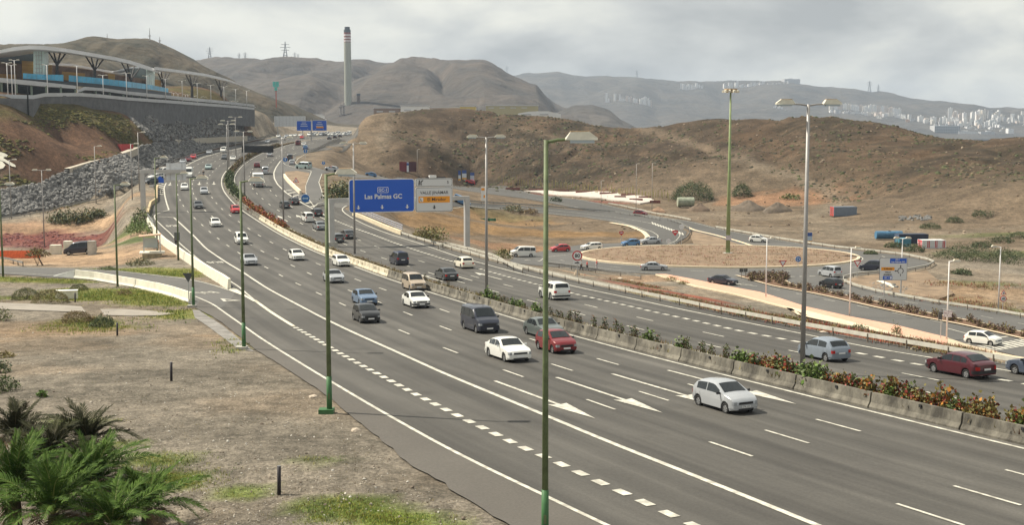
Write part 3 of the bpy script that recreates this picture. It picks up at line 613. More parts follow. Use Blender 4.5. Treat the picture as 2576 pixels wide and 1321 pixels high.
HG += soft * emb * ((fbm(XX / 9.0, YY / 9.0, 3, 55) - 0.5) * .6)
HG -= np.where(inn, 0.03, 0.0)

# soil colours: real earth, scree, ice-plant and grass tints by place
base = np.zeros(XX.shape + (3,))
def setc(mask, c): 
    k = mask[..., None]; base[:] = base * (1 - k) + np.array(c) * k
one = np.ones(XX.shape)
setc(one, (0.200, 0.178, 0.150))
nA = fbm(XX / 11.0, YY / 11.0, 4, 101); nB = fbm(XX / 4.0, YY / 4.0, 4, 103); nC = fbm(XX / 30.0, YY / 30.0, 4, 107)
setc(sstep(0.45, 0.62, nA) * 0.6, (0.205, 0.165, 0.125))
east = sstep(0, 30, axis_dist(XX, YY).reshape(XX.shape))
setc(east * sstep(200, 260, YY), (0.145, 0.112, 0.081))
setc(hillm, (0.088, 0.070, 0.052))
setc(hillm * sstep(0.46, 0.60, nC) * 0.8, (0.122, 0.089, 0.060))
setc(hillm * sstep(0.50, 0.62, nA) * 0.75, (0.054, 0.048, 0.034))
setc(hillm * sstep(0.54, 0.66, nB) * 0.5, (0.15, 0.115, 0.083))
setc(emb, (0.112, 0.066, 0.043))
setc(emb * sstep(0.48, 0.60, fbm((XX - YY) / 7.0, (XX + YY) / 30.0, 4, 113)) * 0.85, (0.085, 0.078, 0.030))
def blob(x, y, rx, ry, c, k=1.0, edge=0.55, world=False):
    p = W(x, y) if not world else Vector((x, y, 0)); d = np.hypot((XX - p.x) / rx, (YY - p.y) / ry) + (nB - 0.5) * edge * 1.6 + (nA - 0.5) * edge
    setc((1 - sstep(0.72, 1.05, d)) * k, c)
RED = (0.145, 0.050, 0.042); GRS = (0.150, 0.165, 0.035); GRS2 = (0.19, 0.17, 0.05); SAND = (0.34, 0.235, 0.155); ORG = (0.27, 0.155, 0.085); GRV = (0.185, 0.165, 0.135)
# west side
for a in ((60, 605, 16, 9), (130, 585, 12, 8), (190, 605, 11, 8), (10, 590, 18, 12), (240, 618, 7, 5)): blob(*a, RED, 0.85)
for a in ((60, 570, 26, 7), (230, 570, 16, 6), (60, 650, 26, 14), (180, 655, 26, 10), (300, 600, 12, 9)): blob(*a, SAND, 0.7)
for a in ((420, 692, 7, 6), (380, 690, 8, 5), (300, 680, 9, 4), (330, 735, 10, 5), (380, 745, 9, 5), (430, 760, 7, 5), (250, 745, 10, 4), (120, 705, 8, 3), (60, 703, 8, 3), (460, 790, 4, 5), (180, 752, 8, 3), (210, 815, 4, 4), (240, 825, 4, 3)): blob(*a, GRS, 0.85)
for a in ((400, 1160, 2.0, 1.5), (430, 1200, 2.2, 1.5), (390, 1210, 1.6, 1.3), (470, 1218, 1.4, 1), (850, 1270, 1.8, 1.2), (870, 1300, 1.8, 1), (1010, 1312, 2.2, .9), (960, 1305, 1.5, .8), (600, 1240, 1.2, .8), (800, 1160, 1, .7), (300, 1120, 1.5, 1), (200, 1060, 1.8, 1.2), (610, 870, 1.5, 4), (590, 850, 1.2, 4)): blob(*a, (0.12, 0.165, 0.03), 0.8, 0.9)
for a in ((60, 830, 9, 5), (20, 870, 9, 5), (150, 840, 8, 4), (520, 860, 5, 6)): blob(*a, (0.24, 0.17, 0.11), 0.6)
for a in ((420, 870, 14, 7), (300, 900, 12, 5), (560, 960, 10, 8), (700, 1100, 8, 6), (450, 960, 12, 6)): blob(*a, (0.155, 0.14, 0.118), 0.55)
for a in ((345, 575, 6, 8), (355, 600, 5, 6), (370, 560, 4, 6)): blob(*a, (0.07, 0.11, 0.03), 0.8)
# east side verge
for a in ((1780, 775, 6, 8), (1680, 745, 5, 7), (1960, 812, 7, 6), (1900, 800, 6, 6), (2300, 858, 6, 3), (1600, 715, 4, 6), (2390, 885, 5, 3), (2350, 880, 4, 3)): blob(*a, GRS2, 0.75)
for a in ((1640, 728, 8, 8), (1740, 745, 7, 8), (2070, 830, 9, 4), (2170, 852, 9, 4), (1970, 800, 9, 4), (1830, 785, 9, 4), (2270, 865, 7, 3), (2000, 820, 8, 4)): blob(*a, (0.26, 0.085, 0.055), 0.7)
for a in ((1560, 705, 10, 6), (1620, 700, 8, 5), (2400, 885, 8, 4)): blob(*a, (0.28, 0.185, 0.12), 0.7)
# inside the loop
for a in ((1250, 560, 18, 14), (1350, 585, 20, 12), (1500, 590, 22, 10), (1150, 560, 14, 12), (1080, 570, 8, 10)): blob(*a, (0.215, 0.135, 0.065), 0.7)
blob(1300, 625, 16, 8, (0.25, 0.145, 0.085), 0.7); blob(1250, 540, 16, 6, (0.12, 0.105, 0.05), 0.6)
# construction ground
for a in ((1800, 545, 30, 16), (2000, 580, 34, 14), (2150, 600, 30, 14), (2230, 600, 30, 10)): blob(*a, (0.168, 0.137, 0.105), 0.75)
for a in ((2000, 500, 18, 14), (1900, 505, 16, 10), (2060, 510, 10, 10)): blob(*a, (0.245, 0.145, 0.090), 0.75)
for a in ((1400, 490, 22, 6), (1330, 488, 20, 5), (1480, 507, 14, 5)): blob(*a, (0.20, 0.075, 0.060), 0.85)
for a in ((2500, 590, 14, 5), (2560, 640, 16, 6), (2350, 750, 8, 6), (2450, 770, 8, 5), (2440, 715, 10, 5), (2560, 790, 12, 6)): blob(*a, (0.10, 0.115, 0.045), 0.75)
for a in ((2400, 720, 12, 10), (2500, 740, 14, 8), (2430, 760, 10, 6)): blob(*a, (0.26, 0.18, 0.115), 0.6)
# trails on the hills
def trail(P, w, c, k=0.85):
    Q = densify(np.array([(p.x, p.y) for p in WL(P)]), 3.0); d = np.full(XX.shape, 1e9)
    for q in Q: d = np.minimum(d, np.hypot(XX - q[0], YY - q[1]))
    setc((1 - sstep(w * 0.5, w, d + (nB - 0.5) * w)) * k, c)
TR = (0.18, 0.15, 0.116)
trail([(1610, 322), (1650, 335), (1700, 348), (1760, 367), (1830, 390), (1900, 412), (1980, 440), (2050, 468), (2100, 490), (2110, 510), (2080, 530), (2040, 545)], 4.5, TR)
trail([(2040, 545), (2075, 555), (2095, 575), (2130, 590), (2180, 600)], 6, TR, 0.7)
trail([(985, 290), (975, 320), (960, 350), (965, 372)], 3.5, TR, 0.6); trail([(1085, 330), (1110, 360), (1140, 385), (1180, 410)], 4, TR, 0.6)
trail([(1200, 310), (1290, 320), (1400, 345)], 4, TR, 0.5); trail([(2350, 600), (2450, 580), (2576, 570)], 5, TR, 0.5)
base *= 1 - hillm[..., None] * np.array([.32, .37, .40])
MOW = (nB - 0.5)[..., None] * 0.45 + 1.0
base *= MOW
NV = XX.size
V = np.stack([XX.ravel(), YY.ravel(), HG.ravel()], 1); ny, nx = XX.shape
idx = np.arange(NV).reshape(ny, nx)
F = np.stack([idx[:-1, :-1].ravel(), idx[:-1, 1:].ravel(), idx[1:, 1:].ravel(), idx[1:, :-1].ravel()], 1)
gm = bpy.data.meshes.new('ground'); gm.vertices.add(NV); gm.vertices.foreach_set('co', V.ravel())
gm.loops.add(F.size); gm.loops.foreach_set('vertex_index', F.ravel()); gm.polygons.add(len(F))
gm.polygons.foreach_set('loop_start', np.arange(len(F)) * 4); gm.polygons.foreach_set('loop_total', np.full(len(F), 4))
gm.polygons.foreach_set('use_smooth', np.ones(len(F), bool)); gm.update(calc_edges=True); gm.validate()
ca = gm.color_attributes.new('soil', 'FLOAT_COLOR', 'POINT')
ca.data.foreach_set('color', np.c_[np.clip(base.reshape(-1, 3), 0, 1), np.ones(NV)].ravel())
def ground_mat():
    m = bpy.data.materials.new('earth'); m.use_nodes = True; t = m.node_tree; b = t.nodes['Principled BSDF']
    b.inputs['Roughness'].default_value = 0.95; b.inputs['Specular IOR Level'].default_value = 0.15
    a = t.nodes.new('ShaderNodeVertexColor'); a.layer_name = 'soil'; g = t.nodes.new('ShaderNodeNewGeometry')
    def nz(sc, det, rough=0.65):
        n = t.nodes.new('ShaderNodeTexNoise'); n.inputs['Scale'].default_value = sc; n.inputs['Detail'].default_value = det; n.inputs['Roughness'].default_value = rough
        t.links.new(g.outputs['Position'], n.inputs['Vector']); return n.outputs['Fac']
    cur = a.outputs['Color']
    for sc, lo, hi, p0, p1 in ((0.16, 0.70, 1.28, 0.35, 0.65), (1.1, 0.74, 1.26, 0.38, 0.63), (7.0, 0.66, 1.36, 0.40, 0.62)):
        r = t.nodes.new('ShaderNodeValToRGB'); t.links.new(nz(sc, 5), r.inputs[0])
        r.color_ramp.elements[0].position = p0; r.color_ramp.elements[0].color = (lo, lo, lo * 0.98, 1)
        r.color_ramp.elements[1].position = p1; r.color_ramp.elements[1].color = (hi, hi * 0.99, hi * 0.97, 1)
        x = t.nodes.new('ShaderNodeMix'); x.data_type = 'RGBA'; x.blend_type = 'MULTIPLY'; x.inputs['Factor'].default_value = 1
        t.links.new(cur, x.inputs['A']); t.links.new(r.outputs[0], x.inputs['B']); cur = x.outputs['Result']
    t.links.new(cur, b.inputs['Base Color'])
    ad = t.nodes.new('ShaderNodeMath'); ad.operation = 'ADD'; t.links.new(nz(2.2, 8, 0.7), ad.inputs[0]); t.links.new(nz(14.0, 4, 0.7), ad.inputs[1])
    bp = t.nodes.new('ShaderNodeBump'); bp.inputs['Strength'].default_value = 0.9; bp.inputs['Distance'].default_value = 0.12
    t.links.new(ad.outputs[0], bp.inputs['Height']); t.links.new(bp.outputs[0], b.inputs['Normal'])
    return m
M_EARTH = ground_mat()
go = obj('ground', gm, M_EARTH); go['kind'] = 'structure'
# ------------------------------------------------------------------ vehicles
M_GLASS = mat('car_glass', (0.016, 0.020, 0.022), 0.03, spec=0.55)
M_TYRE = mat('tyre', (0.018, 0.018, 0.018), 0.9); M_RIM = mat('rim', (0.42, 0.43, 0.44), 0.35, metal=0.7)
M_TRIM = mat('black_trim', (0.022, 0.022, 0.024), 0.55); M_LENS = mat('headlamp', (0.30, 0.32, 0.34), 0.08, spec=0.9, coat=0.5)
M_TAIL = mat('tail_lamp', (0.42, 0.018, 0.014), 0.15, coat=0.4); M_PLATE = mat('number_plate', (0.74, 0.75, 0.74), 0.5); M_INK = mat('sign_black', (0.02, 0.02, 0.022), 0.6)
M_UNDERBODY = mat('underbody', (0.012, 0.012, 0.012), 0.95)  # plain black for the underside of car bodies
def paint_mat(name, c, metal=0.0): return mat('paint_' + name, c, 0.32, coat=0.6, metal=metal, nz=0.04, sc=0.7)
PC = {'white': ((0.70, 0.70, 0.66), 0), 'silver': ((0.42, 0.44, 0.46), .3), 'silver_blue': ((0.24, 0.28, 0.33), .3), 'light_blue': ((0.13, 0.20, 0.31), .25), 'blue': ((0.055, 0.16, 0.33), .1),
      'navy': ((0.022, 0.026, 0.042), .1), 'black': ((0.014, 0.015, 0.017), 0), 'charcoal': ((0.05, 0.055, 0.06), .2), 'dark_grey': ((0.085, 0.092, 0.098), .2), 'grey': ((0.22, 0.24, 0.25), .25), 'green_grey': ((0.115, 0.135, 0.13), .2),
      'red': ((0.17, 0.012, 0.016), .1), 'bright_red': ((0.45, 0.025, 0.03), 0), 'dark_red': ((0.14, 0.014, 0.02), .1), 'maroon': ((0.075, 0.010, 0.017), .15), 'beige': ((0.40, 0.33, 0.25), .05), 'cream': ((0.72, 0.68, 0.56), 0), 'pale_green': ((0.33, 0.42, 0.41), .15), 'steel': ((0.08, 0.10, 0.14), .25)}
# outline of each body kind: length, width, belt height, wheel radius, roof outline (fractions of length, metres), glass bays, tumblehome
KIND = {
 'hatchback': dict(L=3.72, W=1.66, belt=0.95, R=0.29, tum=0.27, top=[(-.5, .62), (-.494, .86), (-.465, 1.0), (-.385, 1.31), (-.31, 1.42), (-.10, 1.48), (.01, 1.47), (.07, 1.42), (.27, 1.0), (.39, .90), (.455, .80), (.485, .68), (.5, .52)], ws=(.07, .27), rw=(-.463, -.37), side=[(-.345, -.125), (-.105, .185)], ax=(-.325, .32)),
 'estate': dict(L=4.2, W=1.70, belt=0.95, R=0.29, tum=0.26, top=[(-.5, .62), (-.497, .88), (-.475, 1.0), (-.43, 1.34), (-.38, 1.41), (-.08, 1.44), (.04, 1.41), (.09, 1.37), (.255, .965), (.42, .85), (.477, .75), (.5, .60)], ws=(.09, .255), rw=(-.474, -.42), side=[(-.40, -.24), (-.225, -.05), (-.035, .175)], ax=(-.305, .32)),
 'saloon': dict(L=4.45, W=1.72, belt=0.94, R=0.30, tum=0.28, top=[(-.5, .60), (-.495, .84), (-.47, .93), (-.355, .975), (-.215, 1.33), (-.14, 1.40), (.0, 1.42), (.07, 1.38), (.225, .965), (.42, .845), (.477, .75), (.5, .58)], ws=(.07, .225), rw=(-.35, -.215), side=[(-.245, -.185), (-.175, -.04), (-.025, .15)], ax=(-.295, .32)),
 'liftback': dict(L=4.25, W=1.70, belt=0.94, R=0.29, tum=0.28, top=[(-.5, .60), (-.496, .85), (-.47, .96), (-.41, 1.02), (-.265, 1.33), (-.16, 1.39), (.0, 1.41), (.07, 1.37), (.235, .965), (.42, .845), (.477, .75), (.5, .58)], ws=(.07, .235), rw=(-.405, -.255), side=[(-.31, -.205), (-.195, -.05), (-.035, .16)], ax=(-.30, .32)),
 'off_roader': dict(L=4.5, W=1.86, belt=1.14, R=0.37, tum=0.22, top=[(-.5, .80), (-.497, 1.02), (-.48, 1.16), (-.445, 1.58), (-.39, 1.70), (-.05, 1.74), (.05, 1.70), (.09, 1.66), (.24, 1.17), (.42, 1.04), (.477, .94), (.5, .75)], ws=(.09, .24), rw=(-.478, -.43), side=[(-.415, -.27), (-.255, -.06), (-.045, .165)], ax=(-.29, .315)),
 'people_carrier': dict(L=4.1, W=1.72, belt=1.06, R=0.30, tum=0.17, top=[(-.5, .70), (-.499, .98), (-.488, 1.08), (-.465, 1.62), (-.43, 1.75), (-.1, 1.80), (.06, 1.75), (.11, 1.69), (.285, 1.08), (.41, .96), (.475, .84), (.5, .64)], ws=(.11, .285), rw=(-.487, -.455), side=[(-.435, -.25), (-.235, -.03), (-.015, .20)], ax=(-.30, .325)),
 'van': dict(L=4.75, W=1.82, belt=1.14, R=0.31, tum=0.12, top=[(-.5, .72), (-.499, 1.1), (-.492, 1.2), (-.478, 1.80), (-.45, 1.93), (-.05, 1.97), (.12, 1.92), (.17, 1.86), (.335, 1.20), (.44, 1.02), (.485, .86), (.5, .64)], ws=(.17, .335), rw=(-.491, -.472), side=[(-.455, -.25), (-.235, .01), (.025, .25)], ax=(-.28, .335)),
 'panel_van': dict(L=5.4, W=1.95, belt=1.3, R=0.34, tum=0.08, top=[(-.5, .72), (-.499, 1.2), (-.494, 1.6), (-.488, 2.3), (-.46, 2.45), (-.05, 2.48), (.18, 2.42), (.23, 2.3), (.36, 1.35), (.44, 1.15), (.485, .92), (.5, .68)], ws=(.235, .36), rw=(-.494, -.489), side=[(.10, .29)], ax=(-.30, .335)),
}
def car_parts(kind):
    """meshes of one body kind in car coordinates (x forward, z up, wheels on z=0)"""
    K = KIND[kind]; L, Wd, R = K['L'], K['W'], K['R']; tx = [p[0] * L for p in K['top']]; tz = [p[1] for p in K['top']]
    top = lambda x: float(np.interp(x, tx, tz))
    def hw(x):
        u = max(0.0, (abs(x) - .34 * L) / (.16 * L)); return Wd / 2 * (1 - 0.17 * u ** 2.4)
    belt = lambda x: min(K['belt'] + 0.03 * (-x / L), top(x) - 0.025)
    def zb(x):
        z = 0.21 + 0.06 * max(0, (abs(x) - .42 * L) / (.08 * L))
        for a in K['ax']:
            d = abs(x - a * L); Ra = R + 0.055
            if d < Ra - 1e-6: z = max(z, R + math.sqrt(Ra * Ra - d * d) * 0.98)
        return z
    def yr(x): return hw(x) - 0.02 - max(0, top(x) - belt(x)) * K['tum']
    def sec(x):
        w, b, t, z0 = hw(x), belt(x), top(x), zb(x); g = max(0.0, t - b); y = yr(x)
        zm_ = max(z0 + 0.05, 0.5 * (0.3 + b)); zm_ = min(zm_, b - 0.02) if b - 0.02 > z0 + .01 else z0 + .01
        return [(w - 0.045, z0), (w - 0.005, z0 + 0.03), (w + 0.012, max(zm_, z0 + .035)), (w - 0.006, max(b, zm_ + .01)), (w - 0.02 - g * .84 * K['tum'], b + g * 0.84), (y - 0.07 - .05 * min(1, g), b + g * 0.985), (y * 0.5, t + 0.022), (0, t + 0.034)]
    xs = set(np.linspace(-L / 2, L / 2, 35)); xs |= set(tx)
    for a in K['ax']:
        for q in np.linspace(-1, 1, 13): xs.add(a * L + q * (R + 0.055) * 0.9999)
        xs.add(a * L + (R + 0.06)); xs.add(a * L - (R + 0.06))
    xs = sorted(xs); xs = [x for i, x in enumerate(xs) if i == 0 or x - xs[i - 1] > 0.004]
    V = []; F = []; MI = []; nS = 16
    for x in xs:
        S = sec(x); ring = [(x, -y, z) for y, z in S] + [(x, y, z) for y, z in S[::-1]][1:]
        V += ring
    n = 15
    for i in range(len(xs) - 1):
        for k in range(n - 1):
            a = i * n + k; F.append((a, a + n, a + n + 1, a + 1)); MI.append(0)
        F.append((i * n, i * n + n - 1, (i + 1) * n + n - 1, (i + 1) * n)); MI.append(1)
    F.append(tuple(range(n))); MI.append(0); F.append(tuple((len(xs) - 1) * n + k for k in range(n - 1, -1, -1))); MI.append(0)
    body = mesh('body', V, F); body.polygons.foreach_set('material_index', MI)
    bm = bmesh.new(); bm.from_mesh(body); bmesh.ops.recalc_face_normals(bm, faces=bm.faces)
    for f in bm.faces: f.smooth = len(f.verts) == 4
    for e_ in bm.edges:
        if len(e_.link_faces) == 2 and e_.calc_face_angle(0) > 0.6: e_.smooth = False
    bm.to_mesh(body); bm.free()
    out = [('body', body, None, None)]
    def grid(P, name, m):
        nu, nv = len(P), len(P[0]); VV = [q for r in P for q in r]
        FF = [(i * nv + j, (i + 1) * nv + j, (i + 1) * nv + j + 1, i * nv + j + 1) for i in range(nu - 1) for j in range(nv - 1)]
        me = mesh(name, VV, FF, True); me.materials.append(m); return me
    def screen(x0, x1, name, fr):
        P = []
        for x in np.linspace(x0 * L, x1 * L, 5):
            w = (yr(x) - 0.10); e0 = 1e-2; nx_ = -(top(x + e0) - top(x - e0)) / (2 * e0); nl = math.hypot(nx_, 1); row = []
            for q in np.linspace(-1, 1, 7):
                z = top(x) + 0.034 - 0.024 * abs(q) ** 1.5 * (1.2 if abs(q) > .9 else 1); row.append((x + nx_ / nl * 0.014, q * w * 0.97, z + 0.014 / nl + 0.002))
            P.append(row)
        return grid(P, name, M_GLASS)
    a, b = K['ws']; d = (b - a); out.append(('windscreen', screen(a + d * .06, b - d * .10, 'windscreen', 1), None, None))
    a, b = K['rw']; d = (b - a); out.append(('rear_window', screen(a + d * .08, b + d * .02, 'rear_window', -1), None, None))
    for s in (-1, 1):
        for a, b in K['side']:
            P = []
            for x in np.linspace(a * L, b * L, 6):
                S = sec(x); (y3, z3), (y4, z4) = S[3], S[4]; row = []
                for q in (0.06, 0.5, 0.96):
                    zz_ = z3 + (z4 - z3) * q; row.append((x, s * (y3 + (y4 - y3) * q + 0.010), zz_))
                P.append(row)
            if P[-1][-1][2] - P[-1][0][2] < 0.02 and P[0][-1][2] - P[0][0][2] < 0.02: continue
            out.append(('side_window', grid(P, 'side_window', M_GLASS), None, None))
    # strips hugging the nose (end=1) or the tail (end=-1)
    def strip(end, y0, y1, z0, z1, name, m, off=0.015, nn=10):
        P = []
        path = [(0.40 * L, hw(.40 * L))] + [(x, hw(x)) for x in np.linspace(.42 * L, .5 * L, 8)]
        pl = path + [(L / 2 + 0.0, hw(L / 2) * k) for k in (.6, .2)]
        # full outline from the right flank round the end to the left flank, measured by lateral fraction
        outl = [(p[0], -p[1]) for p in pl] + [(p[0], p[1]) for p in pl[::-1]]
        s = np.r_[0, np.cumsum([math.hypot(outl[i + 1][0] - outl[i][0], outl[i + 1][1] - outl[i][1]) for i in range(len(outl) - 1)])]; s = s / s[-1] * 2 - 1
        for q in np.linspace(y0, y1, nn):
            x = np.interp(q, s, [o_[0] for o_ in outl]); y = np.interp(q, s, [o_[1] for o_ in outl]); nl = math.hypot(x - .38 * L, y) or 1
            ox = off * (1 if abs(q) < .62 else .5); oy = off * np.sign(y) * (1 if abs(q) > .55 else 0)
            P.append([(end * (x + ox), y + oy, z0), (end * (x + ox), y + oy, z1)])
        me = grid(P, name, m)
        return me
    nose = K['top'][-3][1] - .08 if kind == 'hatchback' else K['top'][-2][1]; tail = K['top'][1][1]
    lz = nose - 0.03
    for s in (-1, 1):
        a, b = sorted((s * .50, s * .78)); out.append(('headlight', strip(1, a, b, lz - .17, lz - .005, 'headlight', M_LENS, 0.02, 6), None, None))
        tz1 = belt(-.48 * L) if kind in ('off_roader', 'people_carrier', 'van', 'panel_van', 'hatchback', 'estate') else tail
        tz1 = min(tz1, tail + .02) + (0.12 if kind in ('people_carrier', 'van') else 0); a, b = sorted((s * .48, s * .74)); out.append(('tail_light', strip(-1, a, b, tz1 - .26, tz1 - .06, 'tail_light', M_TAIL, 0.02, 6), None, None))
    out.append(('grille', strip(1, -.40, .40, lz - .15, lz - .03, 'grille', M_TRIM, 0.02), None, None))
    out.append(('bumper', strip(1, -.97, .97, .36, .50, 'bumper', M_TRIM, 0.028, 24), 'front', None))
    out.append(('bumper', strip(-1, -.97, .97, .38, .54, 'bumper', M_TRIM, 0.028, 24), 'rear', None))
    out.append(('air_intake', strip(1, -.42, .42, .24, .33, 'air_intake', M_TRIM, 0.02), None, None))
    pb = MB(); pb.box((L / 2 + .045, 0, .43), (.012, .5, .11)); out.append(('number_plate', pb.mesh('number_plate', [M_PLATE]), None, None))
    pb = MB(); pb.box((-L / 2 - .045, 0, .62 if kind not in ('off_roader', 'van', 'people_carrier') else .80), (.012, .5, .11)); out.append(('number_plate', pb.mesh('number_plate', [M_PLATE]), None, None))
    for s in (-1, 1):
        x = K['ws'][1] * L - 0.22; mb = MB(); z = belt(x) + 0.06; y = hw(x) + 0.10
        mb.add([(x - .05, s * (y - .11), z - .04), (x + .07, s * (y - .11), z - .04), (x + .04, s * (y + .09), z - .05), (x - .05, s * (y + .09), z - .05), (x - .05, s * (y - .11), z + .05), (x + .03, s * (y - .11), z + .05), (x + .0, s * (y + .09), z + .09), (x - .05, s * (y + .09), z + .09)], [(0, 1, 2, 3), (4, 5, 6, 7), (0, 1, 5, 4), (1, 2, 6, 5), (2, 3, 7, 6), (3, 0, 4, 7)])
        out.append(('wing_mirror', mb.mesh('wing_mirror', [M_TRIM]), None, None))
    # wheels
    prof_ = [(R * .62, -.095), (R * .93, -.095), (R, -.06), (R, .06), (R * .93, .095), (R * .64, .095), (R * .60, .05)]
    NW = 20; VV = []; FF = []
    for (r_, y) in prof_:
        for k in range(NW): t = 2 * math.pi * k / NW; VV.append((r_ * math.cos(t), y, r_ * math.sin(t)))
    for i in range(len(prof_) - 1):
        for k in range(NW): FF.append((i * NW + k, i * NW + (k + 1) % NW, (i + 1) * NW + (k + 1) % NW, (i + 1) * NW + k))
    FF.append(tuple(range(NW)))
    ty = mesh('wheel', VV, FF, True); ty.materials.append(M_TYRE)
    rb = MB(); rr_ = R * .63; sp = 5; VV = [(0, .085, 0)]; FF = []
    for k in range(20):
        t = 2 * math.pi * k / 20; VV.append((rr_ * math.cos(t), .075, rr_ * math.sin(t)))
    for k in range(20):
        if k % 4 != 3: FF.append((0, 1 + k, 1 + (k + 1) % 20))
    for k in range(20):
        t = 2 * math.pi * k / 20; VV.append((rr_ * .84 * math.cos(t), .078, rr_ * .84 * math.sin(t)))
    for k in range(20): FF.append((1 + k, 1 + (k + 1) % 20, 21 + (k + 1) % 20, 21 + k))
    rim = mesh('rim', VV, FF); rim.materials.append(M_RIM)
    disc = MB(); disc.prism([(rr_ * .95 * math.cos(2 * math.pi * k / 16), rr_ * .95 * math.sin(2 * math.pi * k / 16)) for k in range(16)], 'y', 0.03, 0.05)
    return dict(parts=out, tyre=ty, rim=rim, R=R, ax=[a * L for a in K['ax']], yw=Wd / 2 - 0.115)
CARS = {}
USED_LABELS = set()
def vehicle(kind, colour, loc, rz, label, cat=None, group=None, plain_bumper=True, small=False, pitch=0.0):
    if kind not in CARS: CARS[kind] = car_parts(kind)
    C = CARS[kind]; c, mt = PC[colour]; pm = paint_mat(colour, c, mt)
    name = {'hatchback': 'car', 'estate': 'car', 'saloon': 'car', 'liftback': 'car', 'off_roader': 'off_road_car', 'people_carrier': 'people_carrier', 'van': 'van', 'panel_van': 'delivery_van'}[kind]
    root = empty(name, loc, rz, label, cat or ('van' if 'van' in kind else 'car'), group); root.rotation_euler = (0, pitch, rz)
    assert label not in USED_LABELS or group, label
    USED_LABELS.add(label)
    for nm, me, sub, _ in C['parts']:
        if small and nm in ('air_intake', 'wing_mirror', 'number_plate', 'grille'): continue
        if nm == 'bumper' and plain_bumper and small: continue
        o = bpy.data.objects.new(nm, me); link(o, root)
        if nm == 'body':
            if len(me.materials) == 0: me.materials.append(pm); me.materials.append(M_UNDERBODY)
            o.material_slots[0].link = 'OBJECT'; o.material_slots[0].material = pm
        if nm == 'bumper' and plain_bumper: o.material_slots[0].link = 'OBJECT'; o.material_slots[0].material = pm
        if nm == 'wing_mirror' and plain_bumper and colour in ('silver', 'white', 'grey', 'silver_blue') and kind != 'hatchback':
            o.material_slots[0].link = 'OBJECT'; o.material_slots[0].material = pm
    for a in C['ax']:
        for s in (-1, 1):
            w = bpy.data.objects.new('wheel', C['tyre']); link(w, root); w.location = (a, s * C['yw'], C['R'])
            if s < 0: w.rotation_euler = (0, 0, math.pi)
            if not small:
                r = bpy.data.objects.new('rim', C['rim']); link(r, w)
    return root
def slope_pitch(p, ang):
    d = 1.5; z1 = gz(p[0] + d * math.cos(ang), p[1] + d * math.sin(ang)); z0 = gz(p[0] - d * math.cos(ang), p[1] - d * math.sin(ang)); return -math.atan2(z1 - z0, 2 * d)
def place(kind, colour, x, y, label, ang=None, away=False, turn=0.0, **kw):
    p = W(x, y)
    if ang is None:
        t = tangent(p.x, p.y); a = math.atan2(t[1], t[0]) + (math.pi if away else 0) + turn
    else: a = math.radians(ang)
    return vehicle(kind, colour, (p.x, p.y, p.z + 0.055), a, label, pitch=slope_pitch(p, a), **kw)
# towards the viewer, nearest first
nc = place('hatchback', 'silver', 1822, 1031, 'small silver hatchback nearest the viewer, driving over the lane arrows', turn=0.0)
o = obj('lettering', text_mesh('5796 CKN', .1, 'CENTER', .002).copy(), M_INK, [c for c in nc.children if c.name.startswith('number_plate')][0]); o.location = (KIND['hatchback']['L'] / 2 + .053, 0, .43); o.rotation_euler = (math.pi / 2, 0, math.pi / 2)
place('saloon', 'white', 1277, 905, 'white saloon with sunroof and rear spoiler in front of the red hatchback')
place('hatchback', 'red', 1398, 886, 'dark red hatchback with black grille half behind the nearest green lamp post')
place('saloon', 'green_grey', 1366, 848, 'dark green-grey saloon just behind the dark red hatchback')
place('van', 'navy', 1207, 834, 'dark blue passenger van with bonnet scoop driving towards the viewer', plain_bumper=True)
place('hatchback', 'black', 921, 811, 'black hatchback with headlamps glinting in front of the light blue car', )
place('liftback', 'light_blue', 917, 766, 'metallic light blue car right behind the black hatchback')
place('saloon', 'white', 1046, 773, 'white boxy saloon with large grille just in front of the beige van-like car', plain_bumper=False)
place('people_carrier', 'beige', 1041, 730, 'beige high-roofed family van following the white boxy saloon')
place('saloon', 'silver', 839, 711, 'silver-white saloon crossed by the second green lamp post')
place('estate', 'white', 858, 670, 'white estate car in the lane beside the median barrier below the road sign', plain_bumper=True)
place('hatchback', 'white', 746, 655, 'white compact hatchback alone in the middle lane left of the second green lamp post')
place('saloon', 'silver', 626, 667, 'silver saloon beside the bus lane line, just right of the third green lamp post')
place('people_carrier', 'white', 607, 614, 'white small car with dark lower bumper behind the third green lamp post', plain_bumper=False)
place('hatchback', 'white', 541, 570, 'white car with yellow headlights left of the red car')
place('hatchback', 'bright_red', 592, 536, 'bright red oncoming car beside the median hedge')
place('saloon', 'dark_grey', 498, 524, 'dark grey car next to the thin lamp post in the oncoming lanes')
place('hatchback', 'silver', 513, 488, 'silver oncoming car before the hedge bend, right of a white car', small=True)
place('hatchback', 'white', 464, 478, 'white oncoming car just below the back of the grey gantry sign', small=True)
place('panel_van', 'white', 475.5, 446, 'tall white delivery van beside the back of the grey gantry sign', small=True)
place('saloon', 'pale_green', 525, 426, 'pale green oncoming saloon behind the motorcycle', small=True)
place('hatchback', 'dark_grey', 565, 401, 'dark grey oncoming car with white lights beside the far median lamp post', small=True)
place('saloon', 'white', 587, 404, 'low white oncoming car next to the start of the median hedge', small=True)
place('van', 'white', 563, 384, 'white van on the far bend of the oncoming lanes', small=True)
place('saloon', 'silver', 527, 388, 'silver car on the far exit lane under the stone slope', small=True)
place('hatchback', 'bright_red', 487, 400, 'bright red car in the exit lane queue', small=True)
place('hatchback', 'dark_red', 474, 406.5, 'darker red car in the exit lane queue', small=True)
place('saloon', 'silver', 461, 412, 'silver car in the exit lane queue, partly behind the gantry sign', small=True)
place('hatchback', 'charcoal', 379, 463, 'dark-bumpered pale car leading down the exit road left of the blue chevron sign', small=True, ang=-125)
